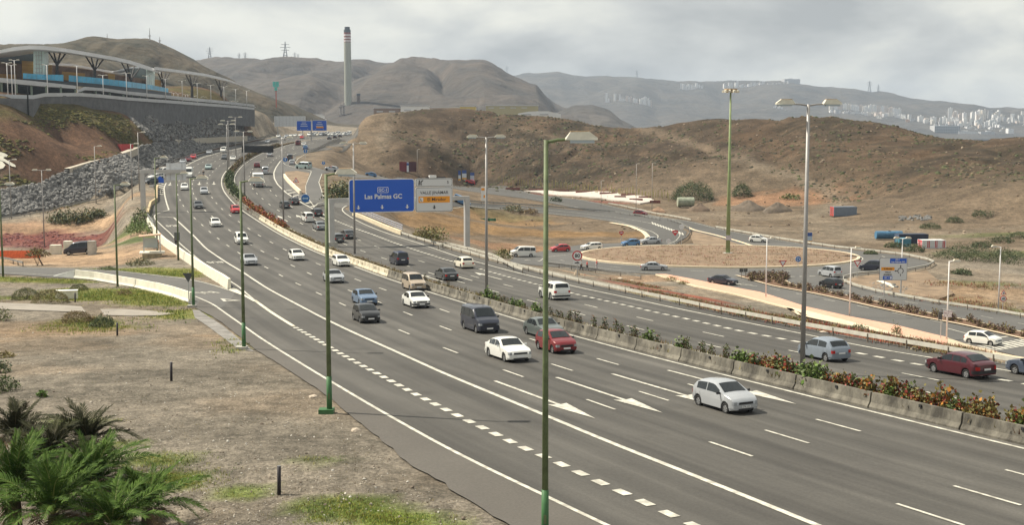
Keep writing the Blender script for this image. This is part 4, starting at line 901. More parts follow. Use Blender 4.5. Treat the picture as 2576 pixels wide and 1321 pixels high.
place('estate', 'white', 393, 451, 'white estate car second down the exit road', small=True, ang=-125)
place('van', 'white', 413, 440, 'white van third down the exit road behind the gantry arm', small=True, ang=-120)
FARW = [('silver', 673.6, 360.5, 'silver car on the far motorway just above the black message board'), ('white', 712.5, 352.4, 'white car on the far motorway ahead of the tailback'), ('white', 700.6, 346.6, 'white car at the left end of the far tailback'), ('silver', 721, 346, 'silver car in the far tailback, second from the left'), ('white', 732.4, 344.8, 'white car in the far tailback, third from the left'), ('white', 742.7, 344.2, 'white car in the far tailback, fourth from the left'), ('bright_red', 760, 348.8, 'red car in the far tailback left of the twin blue signs\' post'), ('white', 757, 343.4, 'white car right behind the red one in the far tailback')]
for c, x, y, lb in FARW: place('hatchback', c, x, y, lb, small=True)
cols = ['white', 'white', 'silver', 'white', 'cream', 'white', 'silver', 'white', 'charcoal', 'white', 'white', 'silver', 'white', 'white', 'white', 'silver', 'white', 'cream', 'white', 'white', 'silver', 'white']
for i, c in enumerate(cols):
    row = i % 2; x = 780 + (i // 2) * 9.4 + row * 4; y = 342.6 - row * 1.7 - (i // 2) * 0.16
    place('estate' if i % 3 else 'van', c, x, y, 'small light-coloured car in the far queue of traffic by the chimney foot', small=True, group='cars queuing at the far end of the motorway')
# away from the viewer, nearest first
place('liftback', 'maroon', 2415, 946, 'maroon hatchback seen from behind on the right, nearest car driving away', away=True, plain_bumper=False)
place('hatchback', 'silver_blue', 2072, 906, 'silver-blue hatchback driving away behind the tall grey lamp post', away=True)
place('saloon', 'steel', 2625, 951, 'blue-grey car cut by the right edge of the picture', away=True)
place('off_roader', 'white', 1394, 753, 'white off-road car with dark lower bumper driving away', away=True, plain_bumper=False)
place('saloon', 'charcoal', 1123, 705, 'dark saloon with bright red tail lights driving away beside the hedge', away=True)
place('hatchback', 'cream', 1167, 675, 'cream hatchback driving away in the exit lane past the sign gantry', away=True)
place('people_carrier', 'navy', 1004, 667, 'dark blue people carrier driving away, just past the gantry shadow', away=True)
place('saloon', 'charcoal', 875, 600.5, 'dark saloon driving away right of the gantry column', away=True)
place('estate', 'dark_grey', 847, 610, 'dark car half hidden behind the gantry column', away=True)
place('saloon', 'grey', 804, 578, 'grey saloon driving away just left of the gantry column', away=True)
place('people_carrier', 'white', 774, 558, 'white people carrier driving away behind a black car', away=True)
place('hatchback', 'black', 797, 544, 'black hatchback driving away next to the white painted gore', away=True)
place('hatchback', 'charcoal', 716, 524, 'charcoal hatchback driving away behind a median lamp post', away=True)
place('saloon', 'black', 740, 514.5, 'black car driving away beside the round blue keep sign', away=True)
place('van', 'silver', 668, 438, 'silver van driving away ahead of the box truck', away=True, small=True)
place('hatchback', 'dark_red', 647, 421.5, 'dark red-brown car driving away ahead of the silver van', away=True, small=True)
place('saloon', 'silver', 679, 394, 'silver car driving away just under the black message board', away=True, small=True)
place('hatchback', 'silver', 735, 414.5, 'silver car at the mouth of the side junction', away=True, small=True)
place('van', 'charcoal', 730, 404, 'dark van turning off beside the round blue arrow sign', away=True, small=True)
place('van', 'pale_green', 764, 425, 'pale green van turning into the side junction', ang=150, small=True)
place('hatchback', 'blue', 769, 376, 'blue car near the right kerb of the far motorway', away=True, small=True)
place('saloon', 'white', 765, 367.5, 'white car ahead of the blue car on the far motorway', away=True, small=True)
place('van', 'dark_red', 750.7, 365.5, 'dark red van on the far motorway beside the median', away=True, small=True)
for x, y, c in ((828.7, 351, 'dark grey'), (843, 348, 'black'), (856, 345.2, 'charcoal')): place('hatchback', c.replace(' ', '_'), x, y, c + ' car driving away at the far foot of the brown hill', away=True, small=True)
# side roads
place('van', 'white', 1314, 647, 'white passenger van parked at the left mouth of the roundabout', ang=200)
place('hatchback', 'bright_red', 1409, 634, 'bright red hatchback leaving the roundabout on its left', ang=200)
place('estate', 'white', 1488, 629, 'white car with dark open door on the left of the roundabout', ang=205)
place('hatchback', 'blue', 1586, 620, 'blue small hatchback entering the roundabout', ang=200)
place('saloon', 'silver', 1636, 614, 'silver saloon right behind the blue hatchback', ang=200)
place('saloon', 'silver', 1645, 681, 'silver saloon seen broadside in front of the roundabout island', ang=-6)
place('saloon', 'navy', 1818, 716, 'dark blue saloon on the local road beside the pink pavement', ang=-38)
place('people_carrier', 'silver', 2087, 697, 'silver people carrier waiting to enter the roundabout', ang=115)
place('hatchback', 'black', 2090, 725, 'black hatchback waiting behind the silver people carrier', ang=118)
place('people_carrier', 'navy', 2194, 682, 'dark blue people carrier half hidden by the roundabout direction sign', ang=150)
place('hatchback', 'white', 2473, 868, 'white hatchback stopped before the zebra crossing', ang=-46)
place('hatchback', 'white', 1908, 610, 'white hatchback driving right on the road behind the roundabout', ang=-30)
place('hatchback', 'red', 1611, 543, 'red small car on the local road left of the rusty tank', ang=-30, small=True)
place('hatchback', 'blue', 932, 444, 'blue car parked on bare ground below the hill', ang=190, small=True)
place('hatchback', 'silver', 834, 431, 'silver car behind a lamp head on the side road', ang=170, small=True)
place('hatchback', 'bright_red', 1183, 462, 'red car mostly hidden behind the white exit sign', ang=170, small=True)
place('van', 'navy', 203, 640, 'dark blue van parked on the low ground beside white concrete blocks', ang=183)
place('van', 'blue', 1160, 513, 'blue van on the loop road behind the gantry arm', ang=-8, small=True)
# box truck
p = W(649, 470); t = tangent(p.x, p.y); a = math.atan2(-t[1], -t[0])
tk = empty('box_truck', (p.x, p.y, p.z + .055), a, 'white box truck driving away, its shutter door towards the viewer', 'truck'); tk.rotation_euler = (0, slope_pitch(p, a), a)
M_BOXW = mat('truck_box', (0.70, 0.71, 0.69), 0.5, nz=0.06, sc=0.8)
MB().box((-.8, 0, 2.05), (4.2, 2.3, 2.3)).build('cargo_box', M_BOXW, tk); o = MB().box((-2.905, 0, 2.0), (.03, 2.1, 2.1)).build('shutter_door', mat('shutter', (0.56, 0.58, 0.57), 0.5), tk)
for k in range(6): MB().box((-2.925, 0, 1.15 + k * .34), (.012, 2.05, .03)).build('slat_joint', M_TRIM, o)
MB().box((-2.93, 0, 3.1), (.04, 2.3, .12)).build('roof_rail', M_TRIM, tk)
cb = MB(); cb.add([(1.4, -1.05, .45), (3.1, -1.05, .45), (3.1, 1.05, .45), (1.4, 1.05, .45), (1.4, -1, 2.3), (2.5, -.95, 2.3), (2.5, .95, 2.3), (1.4, 1, 2.3), (3.1, -1.05, 1.3), (3.1, 1.05, 1.3)], [(0, 1, 8, 5, 4), (3, 7, 6, 9, 2), (4, 5, 6, 7), (5, 8, 9, 6), (1, 2, 9, 8), (0, 4, 7, 3)]); cb.build('cab', paint_mat('white', *PC['white']), tk)
MB().box((-.6, 0, .75), (4.6, .9, .25)).build('chassis', M_TRIM, tk); MB().box((-2.95, 0, .55), (.08, 2.1, .14)).build('rear_bumper', mat('galvanised', (0.45, 0.46, 0.46), 0.45, metal=0.5, nz=.1, sc=3), tk)
for s in (-1, 1):
    MB().box((-2.96, s * .95, .78), (.05, .3, .14)).build('tail_light', M_TAIL, tk)
    for x in (-1.6, 2.2):
        w = MB(); w.prism([(x + .4 * math.cos(q * math.pi / 8), .42 + .4 * math.sin(q * math.pi / 8)) for q in range(16)], 'y', s * .8, s * 1.08); w.build('wheel', M_TYRE, tk)
# ------------------------------------------------------------------ barriers, rails
M_GALV = mat('galvanised', (0.45, 0.46, 0.46), 0.45, metal=0.5, nz=.1, sc=3)
M_RAIL = mat('guardrail_steel', (0.56, 0.54, 0.47), 0.5, metal=0.25, nz=.12, sc=1.5, space='World')
M_RAILD = mat('guardrail_dark', (0.27, 0.27, 0.255), 0.5, metal=0.3, nz=.15, sc=1.5, space='World')
M_GROOVE_SHADE = mat('rail_groove_shade', (0.20, 0.19, 0.17), .6, metal=.2)  # darker tone paints the shade in the beam's valley and underside
M_POST = mat('post_steel', (0.17, 0.14, 0.11), 0.7, nz=.2, sc=4)
def resample(P, step): return densify(np.array([(p[0], p[1]) for p in P]), step)
def sweep(P, prof_, zoff=0.0, closed=False):
    """sweep a (sideways, up) outline along a plan line that follows the ground"""
    P = np.array(P); T = np.gradient(P, axis=0); T /= np.linalg.norm(T, axis=1)[:, None] + 1e-9; Nn = np.stack([-T[:, 1], T[:, 0]], 1); V = []; F = []; n = len(prof_)
    for p, q in zip(P, Nn):
        z = gz(p[0], p[1]) + zoff
        for a, b in prof_: V.append((p[0] + q[0] * a, p[1] + q[1] * a, z + b))
    m = n if closed else n - 1
    for i in range(len(P) - 1):
        for k in range(m): F.append((i * n + k, i * n + (k + 1) % n, (i + 1) * n + (k + 1) % n, (i + 1) * n + k))
    if closed: F.append(tuple(range(n - 1, -1, -1))); F.append(tuple((len(P) - 1) * n + k for k in range(n)))
    return V, F
def guardrail(P, label, h=0.75, step=4.0, m=None, rails=1, ph=None):
    Q = resample(P, 1.5); root = empty('guardrail', (0, 0, 0), 0, label, 'guardrail'); m = m or M_RAIL
    w = 0.31; pr = [(.02, 0), (.085, .06), (.085, .10), (.02, .155), (.085, .21), (.085, .25), (.02, .31), (-.012, .31), (-.012, 0)]
    for k in range(rails):
        V, F = sweep(Q, [(a, b + h - w - k * 0.42) for a, b in pr], 0.0, True); b_ = MB().add(V, F); b_.MI = [1 if (i % 9 in (2, 3, 8)) and i < len(F) - 2 else 0 for i in range(len(F))]; obj('rail', b_.mesh('rail', [m, M_GROOVE_SHADE]), None, root)
    R = resample(P, step); pm = MB().box((0, 0, (h - .6) / 2), (.10, .12, h + .5)).mesh('post', [M_POST])
    for q in R: obj('post', pm, None, root, (q[0], q[1], gz(q[0], q[1])))
    return root
guardrail(dset([(1010, 594), (1050, 607), (1110, 624), (1176, 642), (1240, 661), (1302, 678), (1365, 694), (1427, 709), (1490, 723.5), (1553, 737), (1632, 754.4), (1716, 772), (1808, 792), (1912, 812.6), (2029, 835.5), (2093, 847), (2160, 859.5), (2312, 886), (2486, 917), (2640, 945), (2900, 990), (3300, 1060)]), 'long steel guardrail along the right edge of the motorway')
guardrail(dset([(1103, 630), (1124, 622), (1150, 628), (1190, 638), (1230, 650), (1262, 664), (1285, 680), (1315, 690)]), 'short second guardrail shielding the sign gantry column', h=0.8)
guardrail(dset([(1375, 672), (1420, 677), (1500, 687), (1570, 696), (1612, 704)]), 'brown guardrail in front of the pedestrians by the roundabout', m=M_RAILD)
guardrail(dset([(1530, 516), (1560, 521), (1614, 533), (1680, 546), (1738, 558)]), 'guardrail on the local road beside the rusty tank')
guardrail(dset([(1800, 576), (1880, 591), (1965, 606), (2028, 616), (2103, 627), (2204, 638), (2279, 647), (2329, 658), (2350, 666), (2333, 676), (2279, 687), (2204, 692), (2153, 697), (2122, 705)]), 'long guardrail curving round the far side of the roundabout')
guardrail(dset([(2122, 706), (2120, 714), (2154, 727), (2204, 740), (2279, 755), (2354, 768), (2430, 780), (2505, 791), (2640, 814), (2800, 842), (3300, 932)]), 'guardrail along the far side of the local road at right')
guardrail(dset([(1680, 556), (1711, 566), (1732, 578), (1736, 590), (1725, 604), (1700, 618)]), 'grey guardrail round the bend of the loop road', m=M_RAILD, step=3)
guardrail(dset([(-140, 573), (-60, 562), (0, 553.5), (125.5, 535.5), (195.8, 518), (251, 505), (311, 483), (351.4, 458), (401.6, 425), (426.7, 412.7), (477, 394), (552, 374), (646.6, 353.7), (690, 345)]), 'guardrail on the upper side of the exit road below the stone slope', m=M_RAILD)
guardrail((EXw[:, :2] * -.06 + EXO * 1.06)[:-12], 'guardrail on the lower side of the exit road', m=M_RAILD)
guardrail(dset([(-60, 654), (0, 659), (30, 663), (58, 671)]), 'short guardrail end at the left edge above the slip road', m=M_RAILD)
guardrail(dset([(1180, 510), (1269, 516), (1370, 522.5), (1470, 531), (1545, 537), (1614, 546), (1660, 556)]), 'low grey guardrail between loop road and local road', m=M_RAILD, step=4)
guardrail(dset([(776, 384), (800, 375), (822, 364), (854, 350)]), 'far guardrail at the foot of the brown hill', m=M_RAILD)
# median barrier: precast lengths
med = empty('median_barrier', (0, 0, 0), 0, 'weathered concrete barrier along the planted median', 'barrier')
PB = [(-.30, -.1), (-.30, .08), (-.16, .30), (-.09, .80), (.09, .80), (.14, .40), (.14, -.1)]
SEGL = 6.0
M_OLD = mat('weathered_concrete', (0.105, 0.097, 0.080), 0.95, nz=0.45, sc=0.9, bump=0.7, bsc=6, space='World', col2=(0.205, 0.19, 0.155), stretch=(1, 1, .5))
M_PALE = mat('pale_concrete', (0.50, 0.45, 0.34), 0.9, nz=0.25, sc=1.0, bump=0.4, bsc=6, space='World')
bseg = {}
for mm in (M_OLD, M_PALE): bseg[mm.name] = MB().prism(PB, 'x', -SEGL / 2 + .008, SEGL / 2 - .008).mesh('barrier_segment', [mm])
refl = MB().box((0, 0, 0), (.16, .06, .14)).mesh('reflector', [M_INK])
L0 = densify(axo(0.98, 12, 300), SEGL)
for i in range(len(L0) - 1):
    a, b = L0[i], L0[i + 1]; c = (a + b) / 2; za, zb_ = gz(*a), gz(*b); an = math.atan2(b[1] - a[1], b[0] - a[0])
    o = obj('barrier_segment', bseg['pale_concrete' if (95 < -1 or 150 < c[1] < 235) else 'weathered_concrete'], None, med, (c[0], c[1], (za + zb_) / 2 + .04)); o.rotation_euler = (0, -math.atan2(zb_ - za, np.linalg.norm(b - a)), an)
    if c[1] < 150:
        r = obj('reflector', refl, None, o); r.location = (0.4, -.15 if True else .15, .68)
# bed of the median
M_MSOIL = mat('median_soil', (0.12, 0.085, 0.045), 0.95, nz=0.35, sc=1.2, bump=0.6, space='World', col2=(0.18, 0.125, 0.06))
for c_, y0, y1, hw_ in ((1.75, 12, 264, .72), (1.45, 264, 520, .45)):
    V, F = sweep(resample(axo(c_, y0, y1), 2.0), [(-hw_, -.2), (-hw_, .46), (0, .54), (hw_, .46), (hw_, -.2)], 0, True); o = MB().add(V, F).build('planted_bed', M_MSOIL); o['kind'] = 'structure'
V, F = sweep(resample(axo(2.6, 12, 262), 3), [(-.11, -.1), (-.11, .5), (.11, .5), (.15, -.1)], 0, True); o = MB().add(V, F).build('median_kerb', M_CONC); o['kind'] = 'structure'
# slip road blocks
slab = [(138, 697), (190, 701.5), (240, 706.5), (293, 716), (342, 724.5), (392, 735.5), (440, 748.5), (482, 763)]
pw = dset([(p[0], p[1] - 1.5) for p in slab]); nth = ['sloping end', 'second', 'third', 'fourth', 'fifth', 'sixth', 'last']
for i in range(7):
    a, b = np.array(pw[i]), np.array(pw[i + 1]); c = (a + b) / 2; L = np.linalg.norm(b - a) - .05; an = math.atan2(b[1] - a[1], b[0] - a[0])
    mb = MB()
    if i == 0: mb.add([(-L / 2, -.28, 0), (L / 2, -.28, 0), (L / 2, .28, 0), (-L / 2, .28, 0), (-L / 2, -.2, .12), (L / 2, -.12, .95), (L / 2, .12, .95), (-L / 2, .2, .12)], [(0, 1, 2, 3), (4, 5, 6, 7), (0, 1, 5, 4), (2, 3, 7, 6), (1, 2, 6, 5), (3, 0, 4, 7)])
    else: mb.prism([(-.30, -.1), (-.30, .08), (-.18, .30), (-.11, .95), (.11, .95), (.18, .30), (.30, .08), (.30, -.1)], 'x', -L / 2, L / 2)
    o = mb.build('barrier_block', M_WCONC if i else mat('grey_block', (0.42, 0.43, 0.40), .85, nz=.15, sc=2), None, (c[0], c[1], gz(*c) + .02), an); o.rotation_euler = (0, -math.atan2(gz(*b) - gz(*a), L), an)
    tag(o, ['sloping grey end block of the barrier row on the slip road', 'second white barrier block from the sloping end on the slip road', 'third white barrier block from the sloping end on the slip road', 'fourth white barrier block from the sloping end, behind a green lamp post', 'fifth white barrier block from the sloping end on the slip road', 'sixth white barrier block from the sloping end on the slip road', 'last white barrier block, next to the dark triangular sign'][i], 'barrier', 'barrier blocks along the slip road')
# ribbed wall beside the bus lane
wp = dset([(578, 729), (560, 716), (535, 701), (490, 671), (446, 640), (417, 620), (401, 605), (385, 583), (372, 563)])
wl = empty('bus_lane_wall', (0, 0, 0), 0, 'long cream ribbed barrier wall beside the bus lane', 'wall')
Q = densify(np.array(wp), 2.4)
for i in range(len(Q) - 1):
    a, b = Q[i], Q[i + 1]; c = (a + b) / 2; L = np.linalg.norm(b - a); an = math.atan2(b[1] - a[1], b[0] - a[0])
    o = MB().prism([(-.14, -1.6), (-.14, 1.15), (.14, 1.15), (.26, -.1), (.26, -1.6)], 'x', -L / 2 + .02, L / 2 - .02).build('wall_panel', M_WCONC, wl, (c[0], c[1], float(zr(c[1]))), an); o.rotation_euler = (0, -math.atan2(float(zr(b[1]) - zr(a[1])), L), an)
    if i % 3 == 0: MB().box((0, -.2, -.2), (.14, .10, 2.4)).build('rib', M_WCONC, o)
for i in (len(Q) - 2, len(Q) - 8):
    c = Q[i]; MB().box((0, 0, -3), (.7, .9, 6), 0, 0, 1).build('pier', M_WCONC, wl, (c[0] - 1.2, c[1] + .5, float(zr(c[1]))), .4)
rl_ = empty('wall_railing', (0, 0, 0), 0, 'blue-grey handrail on the end of the bus lane wall', 'railing')
for k in range(len(Q) - 6, len(Q)):
    c = Q[k]; MB().box((0, 0, 1.5), (.06, .06, .8)).build('post', M_GALV, rl_, (c[0], c[1], float(zr(c[1]))))
for h in (1.5, 1.85):
    MB().tube([(q[0], q[1], float(zr(q[1])) + h) for q in Q[len(Q) - 7:]], .04, 6).build('rail', M_GALV, rl_)
# tan kerb wall of the lay-by
V, F = sweep(resample(dset([(371, 546), (379, 518), (394, 508), (394, 482), (397, 474)]), 1.5), [(-.2, -.5), (-.2, .9), (.2, .9), (.2, -.5)], 0, True)
tag(MB().add(V, F).build('layby_wall', mat('tan_wall', (0.47, 0.37, 0.22), .85, nz=.12, sc=1)), 'winding tan wall around the lay-by left of the grey gantry column', 'wall')
# cream parapet and railing before the loop
V, F = sweep(resample(dset([(888, 543), (915, 553), (945, 566), (968, 576), (1010, 592)]), 1.5), [(-.18, -.4), (-.18, .75), (.18, .75), (.18, -.4)], 0, True)
tag(MB().add(V, F).build('parapet', mat('cream_parapet', (0.60, 0.52, 0.37), .85, nz=.1, sc=1)), 'cream concrete parapet below the blue road sign', 'wall')
br = empty('bridge_railing', (0, 0, 0), 0, 'three-bar pale blue railing below the blue road sign', 'railing'); Qb = resample(dset([(905, 541), (935, 554), (967, 567), (990, 577), (1012, 586)]), 1.8)
for h in (.55, .9, 1.25): MB().tube([(q[0], q[1] + .6, gz(*q) + h) for q in Qb], .055, 6).build('rail', mat('railing_blue', (0.42, 0.45, 0.55), .5, metal=.2), br)
for q in Qb: MB().box((q[0], q[1] + .6, gz(*q) + .6), (.08, .08, 1.3)).build('post', M_GALV, br)
# island barrier with white top
V, F = sweep(resample(dset([(715, 446), (725, 459), (740, 474), (756, 489)]), 1.5), [(-.3, -.3), (-.2, .9), (.2, .9), (.3, -.3)], 0, True)
tag(MB().add(V, F).build('island_barrier', mat('barrier_cream', (0.70, 0.62, 0.48), .85, nz=.1, sc=1)), 'cream concrete barrier on the junction island pointing at the round blue sign', 'barrier')  # one cream tone over the whole barrier
# ------------------------------------------------------------------ lamp posts
M_GPOLE = mat('green_pole', (0.105, 0.135, 0.062), .6, nz=.25, sc=2.5); M_GBASE = mat('green_base', (0.045, 0.135, 0.048), .55, nz=.12, sc=3); M_GREY = mat('grey_pole', (0.30, 0.29, 0.28), .5, metal=.3, nz=.08, sc=2); M_WPOLE = mat('white_pole', (0.66, 0.65, 0.64), .5, nz=.05)
M_HEAD = mat('lamp_housing', (0.60, 0.57, 0.47), .5, nz=.08, sc=3); M_HEADT = mat('lamp_top_rust', (0.42, 0.29, 0.17), .7, nz=.25, sc=5); M_BOWL = mat('lamp_bowl', (0.36, 0.42, 0.45), .15, spec=.8)
def head_parts(sx, s=1.0):
    """cobra-style lantern pointing along +x or -x"""
    A = MB(); pr = [(0, -.10), (0.05, -.13), (.30, -.14), (.42, -.02), (.30, .17), (.08, .20), (0, .10)]
    out = []
    b = MB(); b.add([(sx * x * s, y * k * s, z * s) for x, z in [(0, 0), (.16, .20), (.78, .22), (1.05, .02)] for y, k in ((-.2, 1), (.2, 1))] + [(sx * x * s, y * s, -.06 * s) for x in (0, 1.05) for y in (-.24, .24)],
          [(0, 2, 3, 1), (2, 4, 5, 3), (4, 6, 7, 5), (0, 8, 10, 6, 4, 2), (1, 3, 5, 7, 11, 9), (6, 10, 11, 7), (0, 1, 9, 8), (8, 9, 11, 10)])
    out.append(('lamp_head', b.mesh('lamp_head', [M_HEAD])))
    c = MB().box((sx * .55 * s, 0, -.11 * s), (.8 * s, .36 * s, .10 * s), 0, 0, 1.0); out.append(('lamp_bowl', c.mesh('lamp_bowl', [M_BOWL])))
    d = MB().box((sx * .47 * s, 0, .225 * s), (.6 * s, .36 * s, .03 * s)); out.append(('lamp_top', d.mesh('lamp_top', [M_HEADT])))
    return out
HP = {}
def lamp_post(x, yb, yt, label, heads=1, m=None, r=(.13, .08), group='lamp posts', arm=1.0, hs=1.0, base=False, side=1, Y=None, minor=False, rz=0.0):
    p = W(x, yb) if Y is None else Vector(at_y(x, yb, Y)); zt = at_y(x, yt, p.y)[2]; H = zt - p.z
    root = empty('lamp_post', p, rz, label, 'lamp post', group); m = m or M_GPOLE
    MB().tube([(0, 0, -.3), (0, 0, H)], [r[0], r[1]], 10).build('pole', m, root, smooth=True)
    if base:
        MB().tube([(0, 0, 0), (0, 0, 1.9)], [r[0] + .012, r[0] + .006], 10).build('painted_base', M_GBASE, root, smooth=True)
        MB().box((-.15, 0, .08), (.75, .6, .3)).build('footing', M_GBASE if p.y < 70 else M_CONC, root); MB().box((0, -r[0] - .012, .9), (.09, .02, .3)).build('access_door', M_GPOLE, root)
    sides = (-1, 1) if heads == 2 else (side,)
    for s in sides:
        ar = MB().tube([(0, 0, H - .08), (s * arm * .5, 0, H), (s * arm, 0, H + .02)], [.055, .05, .045], 8).build('arm', m, root)
        k = (s, hs)
        if k not in HP: HP[k] = head_parts(s, hs)
        ho = None
        for nm, me in HP[k]:
            if nm == 'lamp_head': ho = obj(nm, me, None, root, (s * (arm - .12), 0, H + .06))
            elif not minor: obj(nm, me, None, ho)
    return root
G1 = 'green single-arm lamp posts along the left side'
lamp_post(1371, 1370, 352, 'tall green lamp post nearest the viewer, running past the bottom edge', group=G1, base=True, arm=.75, hs=1.0, r=(.115, .075))
lamp_post(829, 1040, 438, 'green lamp post on green footing, second nearest, at the road edge', group=G1, base=True, arm=.6)
lamp_post(614, 880, 456, 'green lamp post third nearest, at the concrete apron', group=G1, base=True, arm=.7)
lamp_post(487, 774, 449, 'green lamp post next to the dark triangular sign back', group=G1, base=True, arm=.7)
lamp_post(449, 655, 437, 'green lamp post behind the bus stop flag', group=G1, arm=.7)
lamp_post(296, 722, 465, 'green lamp post behind the slip road barrier blocks', group=G1, arm=.8)
lamp_post(8, 697, 464, 'green lamp post at the left edge of the picture', group=G1, arm=.8)
lamp_post(396, 640, 397, 'green lamp post beside the bus shelter', group=G1, arm=.9)
lamp_post(112, 622, 428, 'double-headed lamp post standing in the red ice plants', heads=2, group='lamp posts', m=M_GREY, arm=1.0)
for x, yb, yt, lb in ((29, 549, 402, 'thin lamp post at the foot of the stone slope, far left'), (242, 512, 368, 'thin lamp post in front of the stone slope, above the exit road'), (333, 503, 362, 'thin lamp post at the bend of the exit road'), (351, 480, 333, 'far thin lamp post on the exit road')): lamp_post(x, yb, yt, lb, m=M_GREY, minor=True, arm=.8)
G2 = 'tall double-headed grey lamp posts in the median'
for x, yb, yt, lb in ((2018, 943, 262, 'tall grey double-headed lamp post in front of the silver-blue hatchback'), (1224, 748, 345, 'grey double-headed median lamp post, second nearest'), (892.5, 640, 361, 'grey double-headed median lamp post in front of the blue road sign'), (713.5, 566, 347, 'grey double-headed median lamp post at the end of the red hedge'), (616, 502, 331, 'double-headed median lamp post crossing the black message board')):
    lamp_post(x, yb, yt, lb, heads=2, m=M_GREY, r=(.16, .10), group=G2, arm=.95, hs=1.05)
for x, yb, yt, lb in ((573, 445, 313, 'far double-headed lamp post with a dark lower shaft on the bend'), (594, 400, 295, 'farthest double-headed lamp post above the far bend'), (576, 420, 304, 'far double-headed lamp post just behind another one on the bend')): lamp_post(x, yb, yt, lb, heads=2, m=M_GREY, r=(.14, .09), group=G2, arm=1.0, hs=1.2, minor=True)
# high mast in the roundabout
p = W(1831, 641); zt = at_y(1840, 222, p.y)[2]; H = zt - p.z
hm = empty('high_mast_light', p, 0, 'very tall green floodlight mast in the roundabout island', 'light mast')
MB().tube([(0, 0, -.2), (0, 0, H * .5), (0, 0, H)], [.42, .27, .14], 12).build('mast', mat('mast_green', (0.235, 0.30, 0.135), .55, nz=.12, sc=1), hm, smooth=True)
MB().tube([(0, 0, H - .25), (0, 0, H - .05)], [1.2, 1.2], 20).build('crown_ring', M_HEADT, hm)
for k in range(10):
    a = k * math.pi / 5; o = MB().box((1.35, 0, 0), (.75, .5, .35), 0, 0, .7).build('floodlight', M_HEAD, hm, (0, 0, H)); o.rotation_euler = (0, .35, a)
o = MB().box((0, 0, 3.2), (1.0, .06, .9)).build('poster', mat('poster_print', (0.55, 0.42, 0.48), .6, nz=.5, sc=6, col2=(0.7, .7, .72)), hm, (0, -.46, 0))
MB().box((0, 0, .1), (1.6, 1.6, .6)).build('footing', M_CONC, hm)
G3 = 'white single-head lamp posts on the local road'
for x, yb, yt, lb, s, hd in ((1926.5, 750, 600, 'white lamp post on the pink pavement, farthest of the row', 1, 1), (2137, 798, 624, 'white lamp post on the pink pavement, middle of the row', 1, 1), (2381, 857, 657, 'white lamp post with a poster near the zebra crossing', 1, 1), (2511, 786, 621, 'white lamp post beside the warning sign at right', -1, 1), (2266, 746, 600, 'white double-headed lamp post behind the roundabout direction sign', 1, 2)):
    lp_ = lamp_post(x, yb, yt, lb, heads=hd, m=M_WPOLE, r=(.10, .06), group=G3, arm=.55, hs=.75, side=s)
    if x == 2381: MB().box((0, -.12, 3.0), (.9, .04, .75)).build('poster', MATS['poster_print'], lp_)
for x, yb, yt, lb in ((1050, 437, 376, 'thin far lamp post beside the dark red billboard'), (1640, 536, 410, 'thin far lamp post behind the red small car'), (1600, 531, 412, 'thin far lamp post left of the rusty tank'), (1378, 505, 440, 'thin far lamp post before the white terrace'), (1512, 519, 455, 'thin far lamp post on the local road'), (889, 400, 358, 'far pole at the foot of the hill')): lamp_post(x, yb, yt, lb, m=M_GREY, r=(.07, .045), arm=.4, hs=.6, minor=True, group='thin far lamp posts')
# ------------------------------------------------------------------ signs
M_BLUE = mat('sign_blue', (0.010, 0.095, 0.52), .45); M_WHITE = mat('sign_white', (0.72, 0.73, 0.72), .5); M_ORG = mat('sign_orange', (0.80, 0.32, 0.015), .5); M_RED = mat('sign_red', (0.50, 0.022, 0.03), .5); M_BACK = mat('sign_back', (0.60, 0.62, 0.64), .5, nz=.08); M_DBACK = mat('dark_sign_back', (0.07, 0.075, 0.075), .6)
def rrect(w, h, r, n=5):
    P = []
    for cx__, cz__, a0 in ((w / 2 - r, h / 2 - r, 0), (-w / 2 + r, h / 2 - r, 90), (-w / 2 + r, -h / 2 + r, 180), (w / 2 - r, -h / 2 + r, 270)):
        for k in range(n): a = math.radians(a0 + 90 * k / (n - 1)); P.append((cx__ + r * math.cos(a), cz__ + r * math.sin(a)))
    return P
def panel(w, h, r, m, parent, loc, name='panel', t=.06): return MB().prism(rrect(w, h, r), 'y', -t / 2, t / 2).build(name, m, parent, loc)
def disc(rad, m, parent, loc, name='disc', t=.03, n=20): return MB().prism([(rad * math.cos(2 * math.pi * k / n), rad * math.sin(2 * math.pi * k / n)) for k in range(n)], 'y', -t / 2, t / 2).build(name, m, parent, loc)
def flat(P, m, parent, loc, name, t=.02): return MB().prism(P, 'y', -t / 2, t / 2).build(name, m, parent, loc)
def words(s, size, m, parent, loc, bold=0.01, sx=1.0):
    o = obj('lettering', text_mesh(s, size, 'CENTER', bold).copy(), m, parent); o.location = loc; o.rotation_euler = (math.pi / 2, 0, 0); o.scale = (sx, 1, 1); return o
DOWN = [(0, -.38), (.36, .02), (.12, -.06), (.12, .38), (-.12, .38), (-.12, -.06), (-.36, .02)]
def scaled(P, k): return [(a * k, b * k) for a, b in P]
